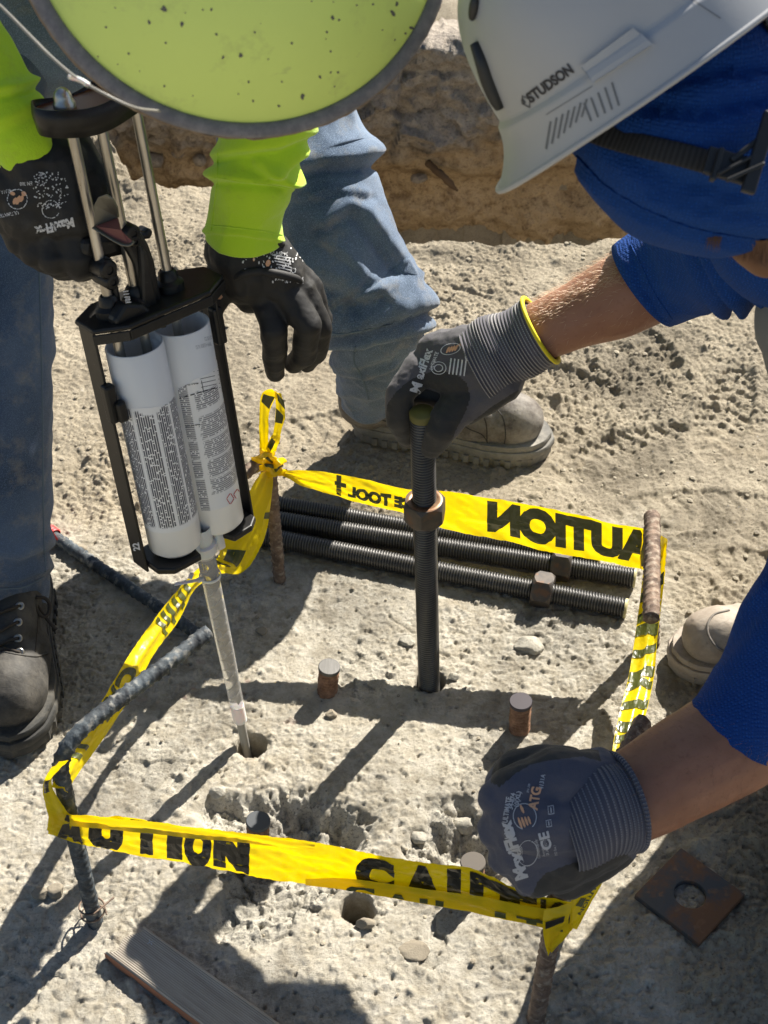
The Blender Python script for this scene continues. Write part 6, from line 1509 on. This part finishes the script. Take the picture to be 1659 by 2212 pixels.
# trousers and boots
trc = [(pelv,.13,pelv+Vector((0,0,.04)),.13), (pelv,.10,kn1,.076), (kn1,.074,an1+Vector((0,0,.06)),.062), (pelv,.11,kn2+Vector((0,0,.0)),.085), (kn2,.082,an2,.065)]
tv, tf = blob(trc, 0.008, 4); tv = tv+vnormals(tv, tf)*(0.004*noise3(tv*22, 9))[:,None]; obj('trousers', tv, tf, M('grey_trousers'), blue)
t_ = PH(1452,1438); h_ = t_+Vector((0.33,0.05,0)); b2, W2, V2, F2 = boot(blue, t_, h_, 0.96, 'boot_beige', 'boot_beige', an1, seed=8, label='beige leather work boot')
tb3 = bvh(V2, F2); seam(tb3, [(1575,1318),(1540,1330),(1528,1362),(1545,1395),(1570,1410)], 0.0022, 'toe_stitching', b2, 'boot_tan')
boot(blue, an2+Vector((-.05,0,0)), an2+Vector((.27,.05,0)), 1.05, 'boot_beige', 'boot_beige', None, seed=9, label='beige boot of the kneeling leg')
# glove on the rod (his right): grey knit back, dark coated fingers and palm
rodY = ROD_B.y; y = rodY+0.034
capsF = [(J(900,838,rodY+.050),.020,J(985,848,rodY+.040),.022), (J(985,840,rodY+.04),.024,J(1010,800,rodY+.04),.026), (J(1140,730,yb),.040,J(1075,775,yb-.004),.042), (J(1075,775,yb-.004),.042,J(1000,800,y),.040), (J(1040,760,yb),.036,J(950,765,y+.02),.030), (J(1000,800,y),.038,J(930,792,y+.012),.028), (J(1075,800,yb-.01),.036,J(1010,850,y-.012),.034), (J(960,770,y+.02),.028,J(912,790,y+.020),.022), (J(1000,790,y+.02),.030,J(935,800,y+.025),.026),
  *chain([J(905,800,y+.006), J(864,850,y-.016), J(862,905,y-.022), J(878,940,y-.006)], [.0225,.0175,.0165,.0145]),
  *chain([J(918,785,y+.028), J(876,835,y+.018), J(868,895,y+.010), J(880,945,y+.012)], [.0215,.0180,.0170,.0150]),
  *chain([J(935,778,y+.050), J(892,830,y+.045), J(885,885,y+.036), J(898,930,y+.026)], [.0200,.0165,.0155,.014]),
  *chain([J(955,775,y+.068), J(915,825,y+.068), J(905,870,y+.060)], [.0180,.0145,.0130]),
  *chain([J(1030,830,y-.012), J(990,878,y-.034), J(955,925,y-.050), J(932,966,y-.048)], [.0300,.0230,.0205,.0145]), (J(1010,850,y-.012),.027,J(960,905,y-.046),.019), (J(1080,822,yb-.02),.030,J(1010,880,y-.03),.022)]
polyF = [(829,940),(836,875),(856,845),(890,818),(940,800),(985,806),(1010,830),(1016,860),(1004,895),(984,930),(975,960),(985,950),(1015,915),(1060,880),(1120,842),(1180,900),(1000,1060),(800,1060)]
def coatF(V, N):
    x, y_ = proj_np(V); c = inside(x, y_, polyF).astype(float)
    away = (N@np.array(FWD)) > 0.45; return np.maximum(c, (away & (x < 1060)).astype(float))
gF, VF_, FF_ = glove('glove', capsF, 'glove_grey', blue, seed=9, coat=coatF, label='grey glove with dark coated fingers gripping the upright rod')
cw = lambda A,S,Pp: 0.0006*np.sin(2*np.pi*S/0.0046)+0.0022*np.sin(S*95+1.5*np.sin(A))+0.0012*noise3(Pp*40, 12)
def cuff(parent, pts, rs, mat, label=None, trim=None, up=(0,-1,0.2)):
    v = loft(pts, rs, 80, 150, up, cw, caps=False); c = obj('cuff', v[0], v[1], M(mat), parent, uv=v[2])
    if trim:
        rr_ = rs[-1] if np.isscalar(rs[-1]) else rs[-1][0]; d = (Vector(pts[-1])-Vector(pts[-2])).normalized(); xx, yy, zz = frame(d)
        q = [Vector(pts[-1])+d*0.001+xx*((rr_+.0012)*math.cos(t))+yy*((rr_+.0012)*math.sin(t)) for t in np.linspace(0, 2*math.pi, 40)]
        t_ = loft(q, [(0.0026,0.0034)]*40, 8, 90, tuple(d), caps=False); obj('cuff_trim', t_[0], t_[1], M(trim), c)
    return v
p0, p1, p2 = J(1028,788,yb-.006), J(1090,756,yb-.002), J(1166,714,yb)
vcF = cuff(gF, [p0, p1, p2], [.0485, .0470, .0425], 'cuff_grey', trim='yellow_trim')
tF = bvh(VF_, FF_); pr = []
for s, org, ud, hh, sx_2, bo in (('M', (905,868-17), (14,-48), 22, 1.0, 0.04), ('axiFlex', (912,820), (22,-60), 19, 0.9, 0.04), ('ULTIMATE', (935,800), (14,-40), 8, 0.8, 0.02), ('CE', (1018,782), (10,-40), 16, 1.1, 0.03), ('4131A', (1030,775), (8,-40), 9, 0.9, 0.02)):
    a = text_on(tF, s, org, ud, hh, bo, sx_2, 0.3, 0.0008); pr.append((a[0], [f for f in a[1] if len(s) == 1 or RQ.random() > 0.15]))
for k in range(5): pr.append(print_on(tF, *rect2d(0,0,1,1,6,1), (972+k*8, 808+k*1.0), (5, -34), (-3,-0.6), 0.0008))
pr.append(print_on(tF, *ring2d(1, .1, 28), (948,795), (17,0), (0,-14), 0.0008)); pr.append(print_on(tF, *ring2d(1, .09, 28), (974,754), (22,-4), (0,-12), 0.0008)); pr.append(print_on(tF, *ring2d(.6, .12, 20), (948,795), (17,0), (0,-14), 0.0008))
printobj('glove_print', pr, M('print_white'), gF); printobj('glove_emblem', [speck(968+k*6, 756-k*1.5, 2.6, 8, 0.5, tF) for k in range(4)]+[speck(995,745,8,3,-.3,tF)], M('print_orange'), gF)
# glove on the near bar (his left)
y = 0.868
capsN = [(J(1330,1745,.90),.046,J(1260,1765,.888),.046), (J(1330,1700,.92),.036,J(1200,1690,.905),.036), (J(1300,1800,.885),.038,J(1200,1860,.868),.034), (J(1260,1765,.888),.044,J(1150,1770,.872),.036), (J(1210,1840,.868),.036,J(1160,1880,.862),.028), (J(1320,1820,.89),.030,J(1230,1885,.872),.028), (J(1112,1715,.893),.026,J(1104,1770,.880),.027), (J(1104,1770,.880),.027,J(1116,1830,.870),.026), (J(1116,1830,.870),.026,J(1150,1880,.864),.024), (J(1140,1715,.895),.034,J(1160,1850,.872),.034), (J(1080,1728,.892),.0172,J(1078,1795,.880),.0176), (J(1078,1795,.880),.0176,J(1100,1855,.869),.0172), (J(1100,1855,.869),.0172,J(1142,1898,.866),.0155),
  *chain([J(1110,1705,.895), J(1072,1724,.890), J(1080,1745,.935), J(1125,1760,.955)], [.024,.0185,.018,.016]), (J(1200,1690,.905),.034,J(1105,1705,.895),.024),
  *chain([J(1098,1762,.880), J(1070,1790,.878), J(1090,1815,.925), J(1140,1825,.945)], [.0245,.0190,.018,.016]), (J(1190,1750,.885),.036,J(1095,1765,.880),.024),
  *chain([J(1112,1830,.868), J(1092,1852,.868), J(1115,1865,.910), J(1160,1870,.930)], [.0235,.0185,.017,.015]), (J(1190,1810,.872),.034,J(1115,1830,.868),.023),
  *chain([J(1150,1886,.862), J(1142,1902,.866), J(1170,1900,.900), J(1210,1900,.915)], [.0215,.0165,.016,.014]), (J(1200,1860,.868),.030,J(1150,1884,.862),.021),
  *chain([J(1230,1662,.930), J(1165,1646,.930), J(1112,1658,.930), J(1078,1690,.930)], [.024,.0185,.0185,.016]), (J(1290,1680,.925),.032,J(1220,1668,.930),.022)]
polyN = [(1150,1930),(1162,1905),(1180,1885),(1225,1868),(1290,1852),(1345,1838),(1420,1900),(1250,2000),(1140,1960)]
polyN2 = [(1080,1700),(1092,1690),(1118,1668),(1150,1650),(1200,1640),(1260,1634),(1300,1645),(1290,1620),(1180,1600),(1070,1620),(1060,1690)]
def coatN(V, N):
    x, y_ = proj_np(V); c = (inside(x, y_, polyN) | inside(x, y_, polyN2)).astype(float); away = (N@np.array(FWD)) > 0.35
    return np.maximum(c, (away & (x < 1330)).astype(float))
gN, VN_, FN_ = glove('glove', capsN, 'glove_navy', blue, smooth=4, seed=12, coat=coatN, label='navy glove with white print closed round the near bent bar')
p0, p1, p2 = J(1212,1776,.884), J(1285,1752,.893), J(1348,1732,.905)
cuff(gN, [p0, p1, p2], [.0515, .0535, .0520], 'cuff_navy', trim=None)
xx, yy, zz = frame(p2-p1); q2 = [p2+xx*(.0522*math.cos(t))+yy*(.0522*math.sin(t)) for t in np.linspace(0, 2*math.pi, 40)]; v = loft(q2, [(.003,.003)]*40, 8, 80, tuple(zz), caps=False); obj('cuff_trim', v[0], v[1], M('cuff_navy'), gN, uv=v[2])
tN = bvh(VN_, FN_); pr = []
def TN(s, x, y_, h, st_=0.9, bo=0.03, ud=(-40,-170)): pr.append(text_on(tN, s, (x, y_), ud, h, bo, st_, 0.3, 0.0008))
TN('MaxiFlex', 1140, 1895, 26, 0.98, 0.06, (-50,-165)); TN('ULTIMATE', 1097, 1778, 11, 0.82, 0.03, (8,-60)); TN('34-874', 1108, 1750, 10, 0.95, 0.03, (6,-40)); TN('10(XL)', 1120, 1746, 10, 0.95, 0.03, (6,-40))
TN('CE', 1192, 1832, 22, 1.05, 0.04, (-10,-40)); TN('4131A', 1172, 1706, 10, 0.9, 0.02, (8,-40)); TN('EN 388', 1142, 1712, 5, 0.9, 0.0, (8,-40)); TN('Dermatologically', 1168, 1852, 7, .62, 0.0, (-12,-60)); TN('Accredited', 1178, 1848, 6.5, .62, 0.0, (-12,-60)); TN('28 24, 91857 IT', 1186, 1846, 6.5, .62, 0.0, (-12,-60)); TN('P.O. Box 1', 1204, 1846, 6, .62, 0.0, (-12,-60))
pr.append(print_on(tN, *ring2d(1, .07, 40, 0.5, 5.9), (1134,1764), (5,28), (25,-4), 0.0008)); pr.append(print_on(tN, *ring2d(1, .07, 40, -1.3, 1.7), (1140,1842), (22,2), (-3,28), 0.0008)); pr.append(print_on(tN, *ring2d(1, .05, 40, 1.7, 4.9), (1140,1842), (22,2), (-3,28), 0.0008))
for k in range(4): pr.append(print_on(tN, *ring2d(1-.22*k, .10, 22), (1121,1840), (8,1), (-2,14), 0.0008))
for org, w_, h_ in (((1182,1742), 13, 18), ((1178,1772), 12, 15)):
    for r in (rect2d(0,0,1,.1,4,1), rect2d(0,.9,1,1,4,1), rect2d(0,0,.1,1,1,4), rect2d(.9,0,1,1,1,4), rect2d(.4,.2,.6,.8,2,3)): pr.append(print_on(tN, *r, org, (w_, -2), (2, h_), 0.0008))
for r in (rect2d(0,0,1,.12,4,1), rect2d(0,.5,.9,.62,4,1), rect2d(.8,0,.92,1,1,4), rect2d(.2,.5,.32,1,1,4)): pr.append(print_on(tN, *r, (1092,1812), (16,-3), (-3,-20), 0.0008))
printobj('glove_print', pr, M('print_grey'), gN)
pr = [text_on(tN, 'ATG', (1160,1750), (8,-50), 20, 0.04, 0.9, 0.3, 0.0009)]
for k in range(4): pr.append(speck(1124+k*6.5, 1778-k*2.0, 2.8, 14-k*1.4, -0.35, tN))
pr.append(speck(1128,1748,3.2,10,-0.4,tN)); printobj('glove_emblem', pr, M('print_orange'), gN)

# hood, beard
hf, hu_ = Vector(), Vector()
def inpl(dx, dy, dz=0.0):                                    # direction across the view (photo right, photo down, away)
    return (RT*dx-UPV*dy+FWD*dz).normalized()
HF_, HU_, HS_ = inpl(-.807,.59), inpl(-.59,-.807), -FWD      # forward, crown, side of the head
def ell(c, a, b, cc, n=64, m=40, d=None):
    V = []
    for i in range(m+1):
        t = math.pi*i/m
        for j in range(n):
            p = 2*math.pi*j/n; V.append(tuple(Vector(c)+HF_*(a*math.sin(t)*math.cos(p))+HS_*(b*math.sin(t)*math.sin(p))+HU_*(cc*math.cos(t))))
    f = [(i*n+j, i*n+(j+1) % n, (i+1)*n+(j+1) % n, (i+1)*n+j) for i in range(m) for j in range(n)]
    V = np.array(V)
    if d is not None: V = V+vnormals(V, f)*d(V)[:,None]
    return V, f, np.array([(0.1*(k % n)/n*5, 0.1*(k//n)/m*3) for k in range(len(V))])
fh = folds([([(1240,345),(1310,415),(1400,468),(1500,508),(1660,528)], 0.005, 10, 8), ([(1330,330),(1450,400),(1600,430)], 0.008, 24, 12), ([(1400,240),(1500,250),(1650,220)], 0.009, 22, 10), ([(1450,180),(1540,160),(1660,150)], 0.008, 18, 9), ([(1420,420),(1520,455),(1640,470)], 0.006, 16, 8)], 6)
hc2 = P(1500,262,1.12)
Vh, Fh, Uh = ell(hc2, .098, .090, .110, d=lambda V: fh(V)+0.003*noise3(V*26, 4))
nkV, nkF, nkU = loft([P(1560,290,1.14), P(1700,370,1.21), P(1840,480,1.29)], [.070,.062,.075], 48, 60, (0,-1,0), wrinkle(.004, (3,16), 55, .5))
J4 = join([(Vh, Fh, Uh), (nkV, nkF, nkU)]); hood = obj('hood', J4[0], J4[1], M('blue_hood'), blue, uv=J4[2])
tH = bvh(J4[0], J4[1]); seam(tH, [(1246,338),(1312,405),(1402,456),(1502,495),(1600,513),(1655,517)], 0.0011, 'seam', hood, 'blue_hood')
tSF = bvh(slF[0], slF[1]); seam(tSF, [(1362,528),(1386,575),(1412,630),(1452,690)], 0.0010, 'seam', shirt2, 'blue_knit')
tSN = bvh(slN[0], slN[1])
bq = np.random.default_rng(9); Vbd = []; Fbd = []
for k in range(1700):
    x = bq.uniform(1570, 1665); y_ = 520+bq.uniform(0, 1)**1.0*70*(0.35+0.65*((x-1570)/95)); a = P(x, 520, 1.13+bq.uniform(-.02,.02)); b = P(x+bq.normal(-6,9), y_+8, 1.14+bq.uniform(-.02,.02)); s_ = Vector((0.0003,0,0))
    i0 = len(Vbd); Vbd += [tuple(a-s_), tuple(a+s_), tuple(b)]; Fbd.append((i0,i0+1,i0+2))
for k in range(60):
    x = bq.uniform(1530, 1560); a = P(x, 505, 1.09); b = P(x+bq.normal(-3,4), 535+bq.uniform(0,16), 1.09); s_ = Vector((0.0002,0,0)); i0 = len(Vbd); Vbd += [tuple(a-s_), tuple(a+s_), tuple(b)]; Fbd.append((i0,i0+1,i0+2))
bd = obj('beard', Vbd, Fbd, M('beard_hair'), blue, smooth=False); bd['kind'] = 'stuff'
cv, cf = blob([(P(1625,525,1.16),.020,P(1660,545,1.17),.022)], .004, 3); obj('beard', cv, cf, M('beard_hair'), blue)

# white hard hat
PM = 3067/1.0
wc = P(1400,205,1.02)                                        # middle of the rim line as seen
HFw, HUw, HSw = HF_.copy(), HU_.copy(), -FWD
tilt = R(14); HSw, HUw = (HSw*math.cos(tilt)-HU_*math.sin(tilt)), (HU_*math.cos(tilt)+(-FWD)*math.sin(tilt))
wh = thing('hard_hat', wc, 'white hard hat with black lettering, worn over the blue hood at the top right', 'hard hat')
oc_ = wc-HFw*0.055-HSw*0.095+HUw*0.004
def whp(p, t):
    """p: turn round the head (0 = front, 90 deg = camera side), t: 0 rim .. 1 crown"""
    c, s = math.cos(p), math.sin(p); A, B, H = 0.148-0.020*max(0.0, math.cos(p))**2, 0.112, 0.158
    if t < 0.22:
        k = t/0.22; fl = 1.10-0.055*k; h = -0.004+0.034*k
        ex = (0.022*(1-k)**2.2)*math.exp(-(((p+math.pi) % (2*math.pi)-math.pi)/0.62)**2)
        drop = -0.004*(1-k)*math.exp(-(((p+math.pi) % (2*math.pi)-math.pi)/0.6)**2)
        a, b = A*fl+ex, B*fl; return a*c, b*s, h+drop
    if t < 0.26:
        k = (t-0.22)/0.04; fl = 1.045-0.03*k; return A*fl*c, B*fl*s, 0.030+0.004*k
    k = (t-0.26)/0.74; an = k*math.pi/2; q = math.cos(an)**0.72; h = 0.034+(H-0.034)*math.sin(an)**0.95
    lean = 0.012*math.sin(an)
    return A*1.015*q*c+0.026*math.sin(an)**2.2*q, B*1.015*q*s, h
n, m = 160, 90; V = []; F2_ = []
ts = list(np.linspace(0, 0.22, 18))+list(np.linspace(0.225, 0.26, 8))+list(np.linspace(0.27, 0.9995, m-26))
for t in ts:
    for j in range(n):
        a, b, c = whp(2*math.pi*j/n, t); V.append(tuple(oc_+HFw*a+HSw*b+HUw*c))
for i in range(len(ts)-1):
    for j in range(n): F2_.append((i*n+j, i*n+(j+1) % n, (i+1)*n+(j+1) % n, (i+1)*n+j))
V = np.array(V); shell = obj('shell', V, F2_, M('hat_white'), wh, auto=60)
sm = shell.modifiers.new('thick', 'SOLIDIFY'); sm.thickness = 0.003; sm.offset = -1
tW = bvh(V, F2_)
rimc = [oc_+HFw*whp(2*math.pi*j/n,0)[0]+HSw*whp(2*math.pi*j/n,0)[1]+HUw*whp(2*math.pi*j/n,0)[2] for j in range(n)]+[oc_+HFw*whp(0,0)[0]+HSw*whp(0,0)[1]+HUw*whp(0,0)[2]]
v = loft(rimc, [(0.0022,0.0022)]*len(rimc), 8, 300, tuple(HUw), caps=False); obj('rim_bead', v[0], v[1], M('hat_white'), wh)
def patch(poly2, lift, name, mat, n_=None, bev=0.0008):
    """a raised plate lying on the shell, outline given on the photo"""
    n_ = n_ or 10; P2 = [Vector(p) for p in poly2]; top = []; ok = True
    nu, nv = 14, 8; G_ = []
    for i in range(nu+1):
        for j in range(nv+1):
            a, b = i/nu, j/nv; p = (P2[0]*(1-a)+P2[1]*a)*(1-b)+(P2[3]*(1-a)+P2[2]*a)*b
            d = ray(p.x, p.y).normalized(); h = tW.ray_cast(CAM, d)
            if h[0] is None: return None
            nn = h[1] if h[1].dot(d) < 0 else -h[1]; G_.append((h[0], nn))
    Vt = [tuple(p+k*lift) for p, k in G_]+[tuple(p-k*0.002) for p, k in G_]; o_ = len(G_); f = []
    id_ = lambda i, j: i*(nv+1)+j
    for i in range(nu):
        for j in range(nv): f.append((id_(i,j), id_(i+1,j), id_(i+1,j+1), id_(i,j+1)))
    edge = [id_(i,0) for i in range(nu+1)]+[id_(nu,j) for j in range(1,nv+1)]+[id_(i,nv) for i in range(nu-1,-1,-1)]+[id_(0,j) for j in range(nv-1,0,-1)]
    for k in range(len(edge)): a, b = edge[k], edge[(k+1) % len(edge)]; f.append((a, b, o_+b, o_+a))
    return obj(name, Vt, f, M(mat), wh, smooth=False, bevel=bev)
patch([(1258,142),(1366,62),(1408,98),(1284,178)], 0.0045, 'side_panel', 'hat_white')
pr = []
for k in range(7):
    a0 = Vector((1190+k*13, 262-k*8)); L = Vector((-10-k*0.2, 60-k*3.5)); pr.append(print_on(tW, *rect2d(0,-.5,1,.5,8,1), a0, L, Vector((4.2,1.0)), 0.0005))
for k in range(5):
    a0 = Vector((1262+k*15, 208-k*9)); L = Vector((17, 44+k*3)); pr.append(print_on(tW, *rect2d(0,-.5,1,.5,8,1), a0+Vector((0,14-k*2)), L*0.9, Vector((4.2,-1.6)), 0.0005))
printeach('vent_slit_shade', pr, M('slot_shadow_grey'), wh)  # flat grey strips painted as the shade inside the vent slits
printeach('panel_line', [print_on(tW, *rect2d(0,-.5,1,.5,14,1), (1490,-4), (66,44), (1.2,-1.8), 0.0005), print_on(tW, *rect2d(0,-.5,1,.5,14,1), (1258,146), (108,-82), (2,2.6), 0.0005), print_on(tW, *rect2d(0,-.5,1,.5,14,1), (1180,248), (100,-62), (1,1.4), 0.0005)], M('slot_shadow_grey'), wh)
printobj('lettering', [text_on(tW, 'STUDSON', (1148,222), (84,-61), 23, 0.045, 0.80, 0.3, 0.0006), print_on(tW, *merge2d([(np.array([(0,-1),(.62,0),(0,1),(-.62,0),(0,-.78),(.48,0),(0,.78),(-.48,0)]), [(0,1,5),(0,5,4),(1,2,6),(1,6,5),(2,3,7),(2,7,6),(3,0,4),(3,4,7)])]), (1137,219), (15,-8), (9,14), 0.0006), text_on(tW, 'S', (1132,224), (84,-61), 11, 0.05, 0.9, 0.3, 0.0006)], M('print_black'), wh)
def clip(pts, w, name):
    q = []
    for x, y_ in catmull(pts, 20):
        h = tW.ray_cast(CAM, ray(x, y_).normalized())
        if h[0] is not None: q.append(h[0]+h[1].normalized()*0.002)
    if len(q) < 4: q = [P(x, y_, 1.10) for x, y_ in pts]
    v = loft(q, [(0.0035, w*(0.6+0.4*math.sin(math.pi*i/(len(q)-1)))) for i in range(len(q))], 12, 40, tuple(HSw)); return obj(name, v[0], v[1], M('black_plastic'), wh)
clip([(1030,92),(1046,130),(1060,170),(1076,210),(1084,230)], 0.0065, 'lamp_clip'); clip([(1032,-10),(1029,16),(1024,38)], 0.004, 'vent_slot')
# chin strap with its buckle
def strap(pts, w, name, par):
    q = []; 
    for x, y_ in catmull(pts, 30):
        h = tH.ray_cast(CAM, ray(x, y_).normalized()); d = 1.03
        if h[0] is not None: d = depth(h[0])-0.006
        q.append(P(x, y_, d))
    q = [q[0]]+[(q[i-1]+q[i]+q[i+1])/3 for i in range(1, len(q)-1)]+[q[-1]]
    v = loft(q, [(w, 0.0013)]*len(q), 12, 90, tuple(inpl(.35,-.93))); return obj(name, v[0], v[1], M('webbing'), par, uv=v[2][:, ::-1][:, ::-1])
sp = strap([(1270,280),(1330,300),(1400,318),(1470,334),(1545,355),(1600,372)], 0.0088, 'chin_strap', wh)
bd_ = P(1600,352,1.02); ax_ = (inpl(.96,.28), inpl(-.28,.96), -FWD); bk = []
bk += [box(P(1582,362,1.022), .040, .0195, .007, ax_), box(P(1640,330,1.015), .010, .060, .007, ax_), box(P(1612,322,1.018), .028, .004, .006, (inpl(.8,-.6), inpl(.6,.8), -FWD)), box(P(1610,372,1.012), .03, .003, .004, (inpl(.9,-.4), inpl(.4,.9), -FWD)), box(P(1548,356,1.018), .004, .024, .009, ax_), box(P(1590,356,1.014), .03, .0025, .004, (inpl(.9,-.45), inpl(.45,.9), -FWD))]
for k_, b_ in enumerate(bk): obj('buckle' if k_ < 2 else 'buckle_rib', *b_, M('black_plastic'), sp, smooth=False, bevel=0.001)
v = loft([P(1636,10,1.06), P(1660,60,1.06), P(1700,180,1.06)], [(0.014,0.002)]*3, 10, 30, (0,-1,0)); obj('ear_strap', v[0], v[1], M('webbing'), sp, uv=v[2])
